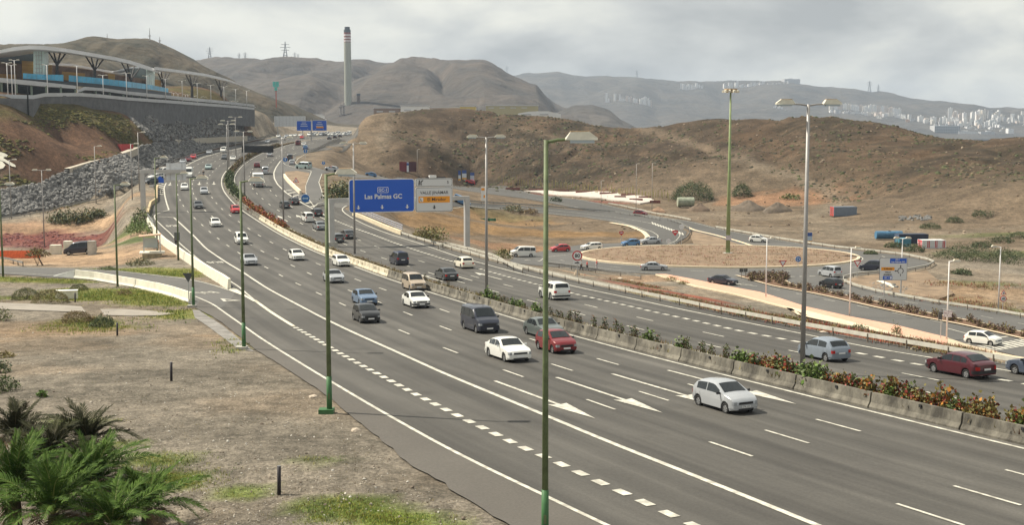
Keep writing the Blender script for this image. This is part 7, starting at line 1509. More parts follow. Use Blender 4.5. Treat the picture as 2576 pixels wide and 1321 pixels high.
shed(1304, 1411, 279, 291, 900, M_SHW, 'white hall with rounded roof behind the hill crest', True); shed(1008, 1075, 267, 281, 1100, M_SHW, 'long white shed behind the hill crest'); shed(1157, 1196, 268, 277, 1150, M_SHY, 'yellow and white shed behind the hill crest'); shed(1075, 1157, 271, 279, 1180, mat('shed_pink', (.48, .40, .36), .7), 'low pinkish shed between the white and yellow ones'); shed(1222, 1354, 266, 273, 1400, mat('shed_olive', (.34, .30, .14), .8), 'long yellow-green bank of sheds on the mesa'); shed(752, 806, 288, 296, 1300, M_SHW, 'white shed with red roof edge left of the chimney'); shed(940, 1007, 272, 284, 1250, mat('earth_bank', (.20, .14, .10), .9), 'reddish bank left of the long white shed')
# ------------------------------------------------------------------ the town on the coast
rt = random.Random(21)
WIN = []
def town_mat(i, c):
    m = bpy.data.materials.new('town_wall'); m.use_nodes = True; t = m.node_tree; b = t.nodes['Principled BSDF']; b.inputs['Roughness'].default_value = .85
    tcn = t.nodes.new('ShaderNodeTexCoord'); bk = t.nodes.new('ShaderNodeTexBrick'); mp = t.nodes.new('ShaderNodeMapping'); mp.inputs['Rotation'].default_value = (math.radians(90), 0, 0); mp.inputs['Scale'].default_value = (.5, .5, .5)
    t.links.new(tcn.outputs['Object'], mp.inputs[0]); t.links.new(mp.outputs[0], bk.inputs['Vector']); bk.offset = 0; bk.inputs['Scale'].default_value = 1.0; bk.inputs['Brick Width'].default_value = 2.4; bk.inputs['Row Height'].default_value = 1.6; bk.inputs['Mortar Size'].default_value = .55
    bk.inputs['Color1'].default_value = (.22, .23, .25, 1); bk.inputs['Color2'].default_value = (.30, .31, .32, 1); bk.inputs['Mortar'].default_value = (*c, 1); t.links.new(bk.outputs['Color'], b.inputs['Base Color']); return m
TM = [town_mat(i, c) for i, c in enumerate(((.80, .79, .76), (.74, .69, .61), (.66, .65, .63), (.82, .81, .80), (.68, .58, .50), (.50, .50, .50)))]; TM.append(town_mat(9, (.60, .36, .22)))
box_me = {}
NB = [0]
def house(x, yb, w, h, Y, label, group, mi=None, dep=None, cat='building', nm='town_building'):
    p = Vector(at_y(x, yb, Y)); k = Y / FPX; mi = rt.choice((0, 0, 0, 1, 2, 3, 3, 4, 5)) if mi is None else mi; W_ = w * k; H_ = h * k; d = dep or W_ * rt.uniform(.6, 1.0)
    me = MB().box((0, 0, H_ / 2 - 10), (W_, d, H_ + 20)).mesh(nm, [TM[mi]]); o = obj(nm, me, None, None, p, rt.uniform(-.35, .35)); tag(o, label, cat, group); NB[0] += 1
    if w > 6 and rt.random() < .7: MB().box((rt.uniform(-.2, .2) * W_, 0, H_ + 1.5), (W_ * .3, d * .3, 3)).build('roof_hut', TM[mi], o)
    return o
for i in range(34):   # slabs in rows under the ridge
    x = 2092 + (i % 17) * 10.6 + rt.uniform(-2, 2); r = i // 17; yb = 274 + r * 16 + (i % 17) * .55 + rt.uniform(-1, 1); house(x, yb, rt.uniform(7.5, 11), rt.uniform(10, 15), 4250 - r * 90, 'pale apartment slab in the rows under the right ridge', 'apartment slabs under the right ridge')
for i in range(46):
    x = rt.uniform(2200, 2420); yb = 289 + (x - 2200) * .10 + rt.uniform(0, 26); house(x, yb, rt.uniform(6, 13), rt.uniform(9, 16), 4200 - (yb - 285) * 4, 'pale apartment block in the middle of the coastal town', 'blocks in the middle of the coastal town')
for i in range(105):
    x = rt.uniform(2390, 2590); yb = 282 + rt.random() ** .9 * 56 + (x - 2390) * .02; house(x, yb, rt.uniform(5, 10), rt.uniform(6, 12), 4290 - (yb - 282) * 6, 'small pale building in the dense right end of the coastal town', 'dense right end of the coastal town')
for i in range(26):
    x = 1822 + i * 6.9 + rt.uniform(-2, 2); house(x, rt.uniform(214, 224), rt.uniform(4, 7), rt.uniform(7, 13), 5050, 'white tower block on the far ridge above the town', 'tower blocks on the far ridge', rt.choice((0, 3, 3, 2)))
for i in range(9): house(1713 + i * 6.6, 216 + (i % 3) * 2.5, rt.uniform(4, 6), rt.uniform(5, 8), 4950, 'white block in the small cluster left of the high mast top', 'small cluster of blocks on the far ridge', 3)
for i in range(30):
    x = 1522 + rt.random() * 116; yb = 240 + (x - 1522) * .12 + rt.uniform(-4, 14); house(x, yb, rt.uniform(3.5, 8), rt.uniform(3.5, 7), 4300, 'white house of the village on the far slope', 'village on the far slope', rt.choice((0, 3, 4)))
for i in range(20):
    x = 1944 + rt.random() * 66; yb = 268 + (x - 1944) * .33 + rt.uniform(-3, 5); house(x, yb, rt.uniform(3.5, 6), rt.uniform(3.5, 6), 4280, 'small white house on the slope left of the tall grey lamp post', 'houses on the slope behind the tall grey lamp post', 3)
house(1989, 210, 40, 11, 5150, 'pale green long hotel on the crest of the far ridge', None, 5, 40); o = house(2376, 344, 62, 28, 3860, 'large grey office block with rows of windows at the foot of the town', None, 5, 50)
kk = 3860 / FPX
for r in range(6):
    for c in range(14): MB().box((-29 * kk + c * 4.45 * kk, -26, (4 + r * 4) * kk), (2.6 * kk, .8, 2.0 * kk)).build('window', mat('office_window', (.06, .075, .09), .3), o)
house(2432, 342, 46, 12, 3840, 'low wide grey hall right of the large office block', None, 2, 40); house(2480, 341, 34, 10, 3840, 'low pale hall with dark front near the shore', None, 5, 40); house(2540, 341, 16, 18, 3850, 'pale tower near the shore at right', None, 3); house(2283, 316, 9, 16, 4000, 'orange-brown block among the pale apartment blocks', None, 6); house(1455, 297, 30, 4, 1990, 'white flat roof on the dark knoll', None, 3)
for i in range(6): house(760 + i * 16 + rt.uniform(-4, 4), 318 + rt.uniform(-10, 8), rt.uniform(5, 12), rt.uniform(4, 7), 1500, 'pale works building in the hazy valley left of the chimney', 'works buildings at the chimney foot', rt.choice((2, 3, 5)))
# ------------------------------------------------------------------ haze
hz = MB().box((250, 3600, 122), (9300, 7500, 300)).build('haze', None if False else []); hz['kind'] = 'stuff'
tag(hz, 'thin pale haze over the distant hills', 'haze')
hm_ = bpy.data.materials.new('haze'); hm_.use_nodes = True; t = hm_.node_tree; t.nodes.remove(t.nodes['Principled BSDF']); pv_ = t.nodes.new('ShaderNodeVolumePrincipled'); pv_.inputs['Color'].default_value = (.66, .80, 1.0, 1); pv_.inputs['Density'].default_value = 0.000095; pv_.inputs['Anisotropy'].default_value = 0.25
t.links.new(pv_.outputs[0], t.nodes['Material Output'].inputs['Volume']); hz.data.materials.append(hm_)
# ------------------------------------------------------------------ quick look-ups for scattering
def on_rd(X, Y): return bool(inn[min(len(GY) - 1, int(np.searchsorted(GY, Y))), min(len(GX) - 1, int(np.searchsorted(GX, X)))])
_WY = np.concatenate([np.arange(30, 200, 1.0), np.arange(200, 640, 2.0)])
def WB(xs, ys):
    """many surveyed spots at once"""
    xs = np.asarray(xs, float); ys = np.asarray(ys, float); out = np.zeros((len(xs), 3))
    for a in range(0, len(xs), 2000):
        x, y = xs[a:a + 2000], ys[a:a + 2000]; u = (x - 1288) / FPX; v = (660.5 - y) / FPX; ry = _c + v * _s; rz_ = -_s + v * _c
        T = _WY[None, :] / ry[:, None]; d = CH + rz_[:, None] * T - height(u[:, None] * T, np.broadcast_to(_WY[None, :], T.shape)); i = np.argmax(d < 0, 1); i = np.where(d[np.arange(len(x)), i] >= 0, len(_WY) - 1, i); i0 = np.maximum(i - 1, 0); n = np.arange(len(x))
        d0, d1 = d[n, i0], d[n, i]; f = np.where(i > 0, d0 / np.where(d0 - d1 == 0, 1, d0 - d1), 0); Y = _WY[i0] + (_WY[i] - _WY[i0]) * np.clip(f, 0, 1); X = u * Y / ry; out[a:a + 2000] = np.c_[X, Y, height(X, Y)]
    return out
def fb(P, a, b, o, seed): return fbm(P[:, 0] / a, P[:, 1] / b, o, seed)
# ------------------------------------------------------------------ stone slope
def rock_mesh(seed, sub=1):
    r = random.Random(seed); bm = bmesh.new(); bmesh.ops.create_icosphere(bm, subdivisions=sub, radius=1.0); sx, sy, sz = r.uniform(.75, 1.25), r.uniform(.7, 1.1), r.uniform(.5, .85)
    pl = [Vector((r.gauss(0, 1), r.gauss(0, 1), r.gauss(0, 1))).normalized() for _ in range(5)]
    for v in bm.verts:
        for n in pl:
            d = v.co.dot(n)
            if d > .62: v.co -= n * (d - .62) * .9
        v.co *= 1 + r.uniform(-.10, .10); v.co.x *= sx; v.co.y *= sy; v.co.z *= sz
    return bm
M_ROCKS = [mat('rock_grey', (0.155, 0.153, 0.148), .9, nz=.25, sc=1.5, bump=.4), mat('rock_pale', (0.22, 0.216, 0.205), .9, nz=.2, sc=1.5, bump=.4), mat('rock_dark', (0.105, 0.104, 0.10), .9, nz=.25, sc=1.5, bump=.4)]
low = [(-60, 552), (0, 544), (120, 525), (241, 499), (300, 475), (351, 446), (400, 418), (440, 400), (500, 382), (560, 368), (620, 354), (650, 349)]
upp = [(-60, 487), (0, 480), (60, 472), (100, 464), (150, 441), (168, 430), (238, 408), (316, 388), (351, 370), (384, 361), (440, 356.5), (502, 352), (617, 345.5), (650, 343)]
lowf = lambda x: float(np.interp(x, [a for a, b in low], [b for a, b in low])); uppf = lambda x: float(np.interp(x, [a for a, b in upp], [b for a, b in upp]))
rr_ = random.Random(5); cand = []
for i in range(6800):
    x = -20 + 660 * rr_.random() ** 1.05; a, b = uppf(x), lowf(x); y = a + (b - a) * rr_.random(); cand.append((x, y, rr_.choice((.4, .5, .6, .75, 1.0))))
for i in range(2600):
    x = 322 + 290 * rr_.random(); a = float(np.interp(x, [322, 450, 597, 612], [290, 294, 299, 320])); b = float(np.interp(x, [322, 384, 617], [292, 357, 343.5])); y = a + (b - a) * rr_.random(); cand.append((x, y, rr_.uniform(.45, .95)))
slope = empty('stone_slope', (0, 0, 0), 0, 'slope of loose grey rocks below the brown embankment', 'rock slope')
RM = []
for k in range(10):
    bm = rock_mesh(100 + k, 1); me = bpy.data.meshes.new('rock'); bm.to_mesh(me); bm.free(); me.materials.append(M_ROCKS[(0, 0, 1, 0, 2, 0, 1, 0, 0, 2)[k]]); RM.append(me)
RV = []
for k in range(8):
    bm = rock_mesh(200 + k, 1); bmesh.ops.triangulate(bm, faces=bm.faces); RV.append((np.array([v.co[:] for v in bm.verts]), [tuple(v.index for v in f.verts) for f in bm.faces])); bm.free()
near = sorted([c for c in cand if c[1] > 400 and c[0] < 330], key=lambda c: -c[1] * c[2])[:300]; ns = set(near)
def rnd_rot(r): return Matrix.Rotation(r.uniform(0, 6.28), 3, 'Z') @ Matrix.Rotation(r.uniform(-.7, .7), 3, 'X') @ Matrix.Rotation(r.uniform(-.7, .7), 3, 'Y')
for c in near:
    p = W(c[0], c[1]); o = obj('rock', rr_.choice(RM), None, slope, p + Vector((0, 0, .12))); o.scale = (c[2],) * 3; o.rotation_euler = rnd_rot(rr_).to_euler()
V = []; F = []; MI = []; rest = [c for c in cand if c not in ns]
for c, p in zip(rest, WB([c[0] for c in rest], [c[1] for c in rest])):
    p = Vector(p); A, T = rr_.choice(RV); R_ = np.array(rnd_rot(rr_)) * c[2]; k = len(V); V += [tuple(q) for q in (A @ R_.T + np.array([p.x, p.y, p.z + .1]))]; F += [tuple(i + k for i in f) for f in T]; MI += [rr_.choice((0, 0, 0, 1, 1, 2))] * len(T)
me = mesh('rocks', V, F); [me.materials.append(m) for m in M_ROCKS]; me.polygons.foreach_set('material_index', MI); o = obj('rocks', me, None, slope); o['kind'] = 'stuff'
sp_ = smooth_line([at_y(*q) for q in ((168, 428, 325), (238, 406, 335), (316, 386, 352), (351, 370, 372), (384, 360, 398), (440, 355.5, 437), (502, 350.5, 462), (617, 344.5, 497))], 3.0, 5); sn_ = offset_line(sp_, 1.0) - sp_[:, :2]; V = []; F = []
for q, n_ in zip(sp_, sn_):
    for a, b in ((-.9, -1.5), (-.9, .45), (.9, .45), (.9, -1.5)): V.append((q[0] + n_[0] * a, q[1] + n_[1] * a, q[2] + b))
for i in range(len(sp_) - 1):
    for k in range(4): F.append((i * 4 + k, i * 4 + (k + 1) % 4, i * 4 + 4 + (k + 1) % 4, i * 4 + 4 + k))
o = MB().add(V, F).build('service_path', mat('path_concrete', (.42, .38, .31), .9, nz=.1, sc=1)); o['kind'] = 'structure'
tag(MB().box((0, 0, 1.2), (1.5, 4.5, 2.4)).build('site_hoarding', mat('hoarding_red', (.40, .05, .05), .8), None, W(316, 384), -.5), 'red sloping hoarding at the bend of the service path', 'hoarding')
# white letter on the embankment
pl = W(5, 420)
lm = empty('hillside_emblem', pl + Vector((0, 0, .4)), 0, 'part of a large white emblem laid on the embankment, cut by the left edge', 'emblem')
def hug(P, name):
    V = []; n = len(P)
    for x, y in P: q = W(x, y); V.append((q.x - pl.x, q.y - pl.y, q.z - pl.z - .1))
    return obj(name, mesh(name, V, [tuple(range(n))]), M_WCONC, lm)
hug([(-10, 395), (0, 385), (12, 388), (20, 393), (16, 398), (8, 400), (22, 408), (38, 417), (40, 423), (30, 421), (12, 410), (-10, 402)], 'stroke'); hug([(-10, 404), (6, 409), (14, 418), (8, 426), (-10, 430)], 'stroke')
# small stone heaps behind the roundabout sign and on the plain
hp = empty('drain_rocks', (0, 0, 0), 0, 'grey rocks beside the concrete drain under the roundabout sign', 'rocks')
for i in range(70):
    x = 2190 + 105 * rr_.random(); y = 708 + (x - 2190) * .16 + rr_.uniform(0, 22); p = W(x, y); o = obj('rock', rr_.choice(RM[:4]), None, hp, p); o.scale = (rr_.uniform(.25, .5),) * 3; o.rotation_euler = rnd_rot(rr_).to_euler()
V, F = sweep(resample(dset([(2212, 708), (2240, 718), (2262, 730), (2275, 738)]), 1.5), [(-.5, -.2), (-.5, .12), (.5, .12), (.5, -.2)], 0, True); tag(MB().add(V, F).build('concrete_drain', M_WCONC), 'pale concrete drain running down the verge behind the sign', 'drain')
hp = empty('rock_pile', (0, 0, 0), 0, 'pile of grey boulders at the foot of the right hill', 'rocks')
for i in range(40):
    x = 2265 + 75 * rr_.random(); y = 572 + rr_.uniform(-5, 6); p = W(x, y - 22 + (2300 - x) * .05); o = obj('rock', rr_.choice(RM), None, hp, p); o.scale = (rr_.uniform(.4, .9),) * 3; o.rotation_euler = rnd_rot(rr_).to_euler()
# ------------------------------------------------------------------ plants
def leaf_mat(name, c, c2=None, tr=0.25):
    m = mat(name, c, .6, nz=.28, sc=2.5, col2=c2, spec=.35); b = m.node_tree.nodes['Principled BSDF']; b.inputs['Subsurface Weight'].default_value = 0.0; return m
L_GRN = leaf_mat('leaf_green', (.070, .110, .030), (.135, .165, .05)); L_DRK = leaf_mat('leaf_dark', (.035, .060, .020), (.070, .095, .035)); L_BRT = leaf_mat('leaf_bright', (.085, .17, .022), (.16, .25, .045)); L_RED = leaf_mat('leaf_red', (.15, .020, .018), (.33, .05, .03)); L_ORG = leaf_mat('leaf_orange', (.30, .11, .02), (.46, .20, .03)); L_BRN = leaf_mat('leaf_brown', (.115, .065, .04), (.19, .11, .065)); L_OLV = leaf_mat('leaf_olive', (.15, .135, .04), (.23, .19, .055)); L_TAN = leaf_mat('leaf_tan', (.20, .15, .06), (.30, .22, .10)); L_GGY = leaf_mat('leaf_greygreen', (.085, .105, .048), (.15, .165, .075)); M_STEM = mat('stem', (.10, .07, .045), .9)
def leaves(r, n, fn, size, nm, mats, aspect=.55, up=.3):
    """loose leaf blades at points given by fn"""
    V = []; F = []; MI = []
    for i in range(n):
        p, mi = fn(r); s = size * r.uniform(.6, 1.35); d = Vector((r.gauss(0, 1), r.gauss(0, 1), r.gauss(up, .8))).normalized(); w = d.cross(Vector((r.gauss(0, 1), r.gauss(0, 1), r.gauss(0, 1)))).normalized() * s * aspect; k = len(V); p = Vector(p)
        V += [p, p + d * s * .5 + w * .5, p + d * s, p + d * s * .5 - w * .5]; F.append((k, k + 1, k + 2, k + 3)); MI.append(mi)
    me = mesh(nm, V, F); [me.materials.append(m) for m in mats]; me.polygons.foreach_set('material_index', MI); return me
def dome(rx, ry, rz, shell=.5, lump=.25, pm=(0, 0, 1), seed=0):
    ph = random.Random(seed); k = [(ph.uniform(0, 6.28), ph.uniform(0, 6.28)) for _ in range(3)]
    def fn(r):
        a = r.uniform(0, 6.28); e_ = math.asin(r.random()); q = (shell + (1 - shell) * r.random()) * (1 + lump * math.sin(3 * a + k[0][0]) * math.cos(2 * e_ + k[0][1]) + lump * .6 * math.sin(7 * a + k[1][0]) * math.sin(4 * e_ + k[1][1])); return ((rx * q * math.cos(a) * math.cos(e_), ry * q * math.sin(a) * math.cos(e_), rz * q * math.sin(e_)), r.choice(pm))
    return fn
def stems(r, n, h, spread):
    b = MB()
    for i in range(n): a = r.uniform(0, 6.28); d = r.random() * spread; b.tube([(0, 0, -.1), (d * .5 * math.cos(a), d * .5 * math.sin(a), h * .5), (d * math.cos(a), d * math.sin(a), h * r.uniform(.7, 1))], [.03, .02, .01], 4)
    return b.mesh('stem', [M_STEM])
def bush(x, y, rx, rz, label, mats, n=500, size=.16, pm=(0, 0, 1), name='bush', cat='bush', group=None, ry=None, lift=0.0, lump=.25, shell=.55):
    p = W(x, y); r = random.Random(int(x * 7 + y)); t = empty(name, p, 0, label, cat, group); obj('foliage', leaves(r, n, dome(rx, ry or rx, rz, shell, lump, pm, int(x)), size, 'foliage', mats), None, t, (0, 0, lift)); obj('stem', stems(r, 5, max(.3, rz * .7) + lift, rx * .6), None, t); return t
bush(66, 754, 1.35, 1.15, 'round grey-green bush, left one of the pair by the utility box', [L_GGY, L_OLV], 4200, .085, shell=.86, lump=.07); bush(128, 762, 1.75, 1.25, 'wide round olive bush, right one of the pair by the utility box', [L_OLV, L_GGY, L_TAN], 5200, .085, (0, 0, 1, 2), shell=.86, lump=.07); bush(200, 730, .95, .65, 'low green bush behind the utility box', [L_GGY, L_OLV], 1600, .09, shell=.85, lump=.1); bush(232, 806, .0001 + .6, .4, 'small tan tuft by the footpath gap', [L_TAN], 200, .14)
bush(192, 811, 1.2, .95, 'tan dried bush standing in the gap of the footpath', [L_TAN, L_OLV, L_BRN], 3000, .085, (0, 0, 1, 2), shell=.85, lump=.1); bush(258, 823, 1.0, .95, 'dark green spiky bush right of the tan bush', [L_DRK, L_GRN], 2200, .10, shell=.7, lump=.2); bush(106, 999, .26, .38, 'small bright green plant alone on the dirt', [L_BRT], 140, .16); bush(8, 985, .9, .9, 'green bush at the left edge behind the palms', [L_GRN, L_DRK], 700, .14); bush(0, 938, .75, .8, 'dark green bush at the left edge above another', [L_DRK, L_GRN], 500, .14); bush(12, 900, .7, .4, 'yellowish tuft at the left edge', [L_OLV, L_TAN], 400, .12); bush(0, 805, 1.0, 1.0, 'green bush at the left edge below the footpath', [L_GRN, L_OLV], 500, .15)
bush(312, 742, 1.0, .6, 'low tan bush beside the slip road barrier blocks', [L_TAN, L_OLV], 450, .14); bush(352, 668, 2.0, 1.0, 'grey-green bush on the mound below the bus shelter', [L_GGY, L_OLV], 800, .2); bush(270, 680, 1.2, .5, 'low green plant on the mound left of the bus shelter', [L_GRN], 300, .2)
for x, y, rx, rz, lb in ((148, 560, 2.6, 2.6, 'ragged dark bush on the low ground below the exit road, leftmost'), (180, 562, 3.0, 3.2, 'taller olive bush on the low ground below the exit road'), (213, 558, 2.4, 2.4, 'dark green bush right of the olive one below the exit road'), (246, 545, 2.2, 1.6, 'low bush under the exit road guardrail')): bush(x, y, rx, rz, lb, [L_DRK, L_GGY, L_OLV], 700, .5, (0, 1, 1, 2), lump=.4)
bush(352, 588, 2.6, 2.8, 'bright green bush under the bus lane wall', [L_GRN, L_BRT], 700, .35); bush(358, 560, 2.0, 2.6, 'green bush at the foot of the grey gantry column', [L_GRN, L_DRK], 600, .35)
tr = bush(95, 668, 1.6, 1.1, 'small leaning tree with thin trunk on the sandy ground', [L_OLV, L_BRN], 500, .3, name='small_tree', cat='tree', lift=1.3); MB().tube([(.8, 0, -.2), (.3, 0, .8), (0, 0, 1.6)], [.12, .09, .06], 6).build('trunk', M_STEM, tr)
bush(1086, 605, 2.6, 2.3, 'bright green-brown bush on the slope inside the loop', [L_OLV, L_GRN, L_TAN], 900, .35, lump=.4); bush(1060, 600, 1.8, 1.5, 'olive bush left of the larger one inside the loop', [L_OLV, L_TAN], 500, .3); bush(1290, 531, 3.0, 1.6, 'grey-green shrub on the verge of the loop road', [L_GGY, L_TAN], 500, .4); bush(1330, 535, 2.6, 1.2, 'dry shrub right of the grey-green one', [L_TAN, L_BRN], 400, .4); bush(1400, 507, 2.0, 1.5, 'small dark bush on the red wedge between the roads', [L_DRK], 300, .4); bush(1265, 650, 1.6, 1.6, 'green weeds behind the gantry guardrail', [L_OLV, L_GRN], 400, .3)
bush(855, 505, 4.2, 4.4, 'dark green shrubs beside the green lamp post top at the junction', [L_DRK, L_OLV], 1000, .5, lump=.4); bush(872, 500, 3.2, 3.6, 'dark green shrub right behind the blue road sign', [L_DRK, L_GRN], 700, .5); bush(838, 507, 2.0, 1.4, 'low olive shrub at the junction kerb', [L_OLV, L_TAN], 300, .4)
bush(1743, 503, 6.6, 5.6, 'large round dark green bush beyond the rusty tank', [L_DRK, L_GRN], 6500, .32, (0, 0, 0, 1), name='large_bush', lump=.12, shell=.75); bush(1866, 494, 3.0, 4.0, 'smaller dark green bush right of the large one', [L_DRK, L_GRN], 2600, .3, (0, 0, 1), lump=.15, shell=.75); bush(1990, 500, 3.0, 1.5, 'low green shrubs under the earth ramp', [L_GRN, L_OLV], 400, .5)
for i, (x, y, rx, rz) in enumerate((x_, y_, a_ * .8, b_ * .85) for x_, y_, a_, b_ in ((2385, 650, 4.0, 1.6), (2420, 640, 4.2, 2.2), (2452, 655, 4.6, 2.4), (2490, 657, 4.4, 2.6), (2530, 650, 3.6, 2.0), (2300, 633, 2.6, 1.6), (2250, 623, 2.2, 1.2), (2470, 622, 2.6, 1.2), (2520, 610, 3.0, 1.4), (2565, 600, 3.4, 1.5), (2560, 665, 4.0, 2.2), (2420, 690, 2.0, .9), (2190, 640, 1.6, .7), (2400, 560, 2.4, 1.6), (2470, 545, 3.0, 1.8), (2340, 575, 3, 1.4))):
    nm = ['leftmost dark green mound', 'second dark green mound', 'third and widest dark green mound', 'fourth dark green mound beside the white lamp post', 'rightmost dark mound'][i] + ' right of the striped container' if i < 5 else 'low dark scrub bush on the plain behind the roundabout'
    bush(x, y, rx, rz, nm, [L_DRK, L_GGY] if i % 3 else [L_GGY, L_DRK, L_BRN], 1400, .22, shell=.8, group=None if i < 5 else 'scrub bushes on the plain', lump=.3)
for x, y, rx, rz, lb, mm in ((1690, 707, 1.3, .8, 'green bush at the start of the pink pavement', [L_OLV, L_GGY]), (1720, 715, 1.0, .5, 'low olive shrub beside the pink pavement start', [L_OLV]), (1990, 812, 1.0, .6, 'round green bush on the verge before the tall grey lamp post', [L_OLV, L_GGY]), (1880, 795, 1.0, .7, 'green weed clump on the red verge', [L_GRN, L_OLV]), (2160, 832, .8, .6, 'grey-green bush between guardrail and pink pavement', [L_GGY]), (2255, 845, .6, 1.3, 'tall thin weed between guardrail and pink pavement', [L_GRN, L_BRN]), (2300, 868, .9, .5, 'dry brown bush behind the guardrail near the crossing', [L_BRN, L_TAN]), (2420, 893, 1.0, .5, 'olive bush behind the guardrail near the crossing', [L_OLV]), (2345, 885, 1.4, .6, 'dry grassy clump behind the guardrail', [L_TAN, L_OLV])): bush(x, y, rx, rz, lb, mm, 330, .16)
# shrubs of the median: a few forms, copied along the bed
def upright(r, h):
    pts = [(r.uniform(-.16, .16), r.uniform(-.16, .16), r.uniform(.75, 1.0) * h) for _ in range(4)]
    def fn(q):
        t = q.choice(pts); u = q.random() ** .7; rad_ = .13 * (1.25 - u); return ((t[0] * u + q.gauss(0, rad_), t[1] * u + q.gauss(0, rad_), t[2] * (.08 + .92 * u)), 0 if q.random() < .6 else 1)
    return fn
def leafy(r, w, h, pm):
    f = dome(w, w, h, .35, .3, pm, r.randint(0, 999))
    return f
FORM = {}
for k in range(4):
    r = random.Random(40 + k); FORM['twig', k] = leaves(r, 120, upright(r, .95), .13, 'foliage', [L_GRN, L_BRN] if k % 2 else [L_DRK, L_BRN]); FORM['red', k] = leaves(r, 420, leafy(r, .42, .85, (0, 0, 0, 0, 1, 2)), .15, 'foliage', [L_OLV if k % 2 else L_GRN, L_RED, L_ORG], .9); FORM['green', k] = leaves(r, 260, leafy(r, .5, .95, (0, 0, 1)), .18, 'foliage', [L_GRN, L_BRT], .8)
    FORM['flame', k] = leaves(r, 150, leafy(r, .75, .95, (0, 0, 1, 1, 2)), .28, 'foliage', [L_ORG, L_RED, L_OLV], .8); FORM['hedge', k] = leaves(r, 150, leafy(r, .85, 1.0, (0, 0, 1)), .3, 'foliage', [L_DRK, L_GRN], .8); FORM['rust', k] = leaves(r, 130, leafy(r, .9, 1.0, (0, 0, 1, 2)), .34, 'foliage', [L_BRN, L_OLV, L_DRK], .8); FORM['bed', k] = leaves(r, 170, leafy(r, .5, .62, (0, 0, 0, 1)), .17, 'foliage', [mat('leaf_mauve', (.135, .085, .062), .8, nz=.2, col2=(.22, .15, .11)), L_OLV], .7)
ST = [stems(random.Random(70 + k), 5, .6, .3) for k in range(3)]
def shrub(form, loc, sc, label, group, nm='shrub'):
    t = empty(nm, loc, random.uniform(0, 6.28), label, 'shrub', group); t.scale = (sc, sc, sc * random.uniform(.85, 1.15)); obj('foliage', FORM[form, random.randrange(4)], None, t); obj('stem', random.choice(ST), None, t); return t
LBL = {'twig': ('twiggy upright shrub in the median near the tall grey lamp post', 'twiggy shrubs of the median'), 'red': ('red-leaved shrub in the median at the right edge', 'red-leaved shrubs of the median'), 'green': ('dense green shrub in the median behind the barrier', 'green shrubs of the median'), 'flame': ('orange-red shrub of the flame-coloured hedge by the oncoming red car', 'flame-coloured hedge of the median'), 'hedge': ('green hedge shrub at the bend of the median', 'green hedge at the median bend'), 'rust': ('rust-brown hedge shrub on the far median', 'rust-brown hedge on the far median')}
mid = axo(1.8, 12, 520); md = densify(mid, .25)
def along(y0, y1, step, form, sc, prob=1.0, jit=.3):
    last = -9
    acc = 0.0
    for i in range(1, len(md)):
        acc += .25
        q = md[i]
        if y0 <= q[1] <= y1 and acc - last >= step * random.uniform(.75, 1.25):
            last = acc
            if random.random() > prob: continue
            a = md[i] + np.array([random.uniform(-jit, jit), random.uniform(-jit, jit)]); f = form if isinstance(form, str) else random.choice(form); shrub(f, (a[0], a[1], gz(*a) + .42), sc * random.uniform(.75, 1.25), *LBL[f])
along(44, 75.5, .48, ['red', 'red', 'red', 'red', 'green'], 1.1, 1.0, .35); along(76, 118, 1.0, ['twig', 'twig', 'twig', 'green'], 1.0, .9); along(118, 150, 2.6, ['twig'], .8, .7); along(216, 262, .95, 'flame', 1.05, 1, .25); along(262, 325, 1.7, 'hedge', 1.1, 1, .3); along(325, 480, 1.9, 'rust', .95, 1, .15)
bl = densify(np.array(dset([(1880, 699.5), (1960, 716), (2040, 732), (2120, 748), (2195, 766), (2300, 790), (2433, 815), (2576, 848), (2650, 866)])), .9)
for i, q in enumerate(bl): a = q + np.array([random.uniform(-.5, .5), random.uniform(-.7, .7)]); shrub('bed', (a[0], a[1], gz(*a) + .16), random.uniform(.8, 1.5), 'mauve-brown shrub in the planted median of the local road', 'shrubs in the median of the local road')
for i in range(26): p = W(1890 + random.random() * 90, 698 + random.random() * 10); shrub('bed', p + Vector((0, 0, .16)), random.uniform(.9, 1.7), 'mauve-brown shrub at the widened tip of the local road median', 'shrubs at the tip of the local road median')
# ------------------------------------------------------------------ grass, weeds, scrub and stones (uncountable)
def tufts(name, label, pts, mats, blades=5, h=.25, spread=.15, wd=.02, seed=1):
    r = random.Random(seed); V = []; F = []; MI = []
    for p, s in pts:
        mi = r.randrange(len(mats))
        for b in range(blades):
            a = r.uniform(0, 6.28); ox, oy = r.gauss(0, spread * s), r.gauss(0, spread * s); hh = h * s * r.uniform(.5, 1.3); le = hh * r.uniform(.2, .8); k = len(V); w = wd * s; ca, sa = math.cos(a), math.sin(a)
            V += [(p[0] + ox - sa * w, p[1] + oy + ca * w, p[2] - .02), (p[0] + ox + sa * w, p[1] + oy - ca * w, p[2] - .02), (p[0] + ox + ca * le, p[1] + oy + sa * le, p[2] + hh)]; F.append((k, k + 1, k + 2)); MI.append(mi)
    me = mesh(name, V, F); [me.materials.append(m) for m in mats]; me.polygons.foreach_set('material_index', MI); o = obj(name, me); return tag(o, label, name.replace('_', ' ')[:20], None, 'stuff')
def scatter(x, y, rx, ry, n, s=1.0):
    p = W(x, y); out = []
    for i in range(n):
        X = p.x + random.gauss(0, rx * .5); Y = p.y + random.gauss(0, ry * .5)
        if on_rd(X, Y): continue
        out.append(((X, Y, gz(X, Y)), s * random.uniform(.6, 1.3)))
    return out
gp = []
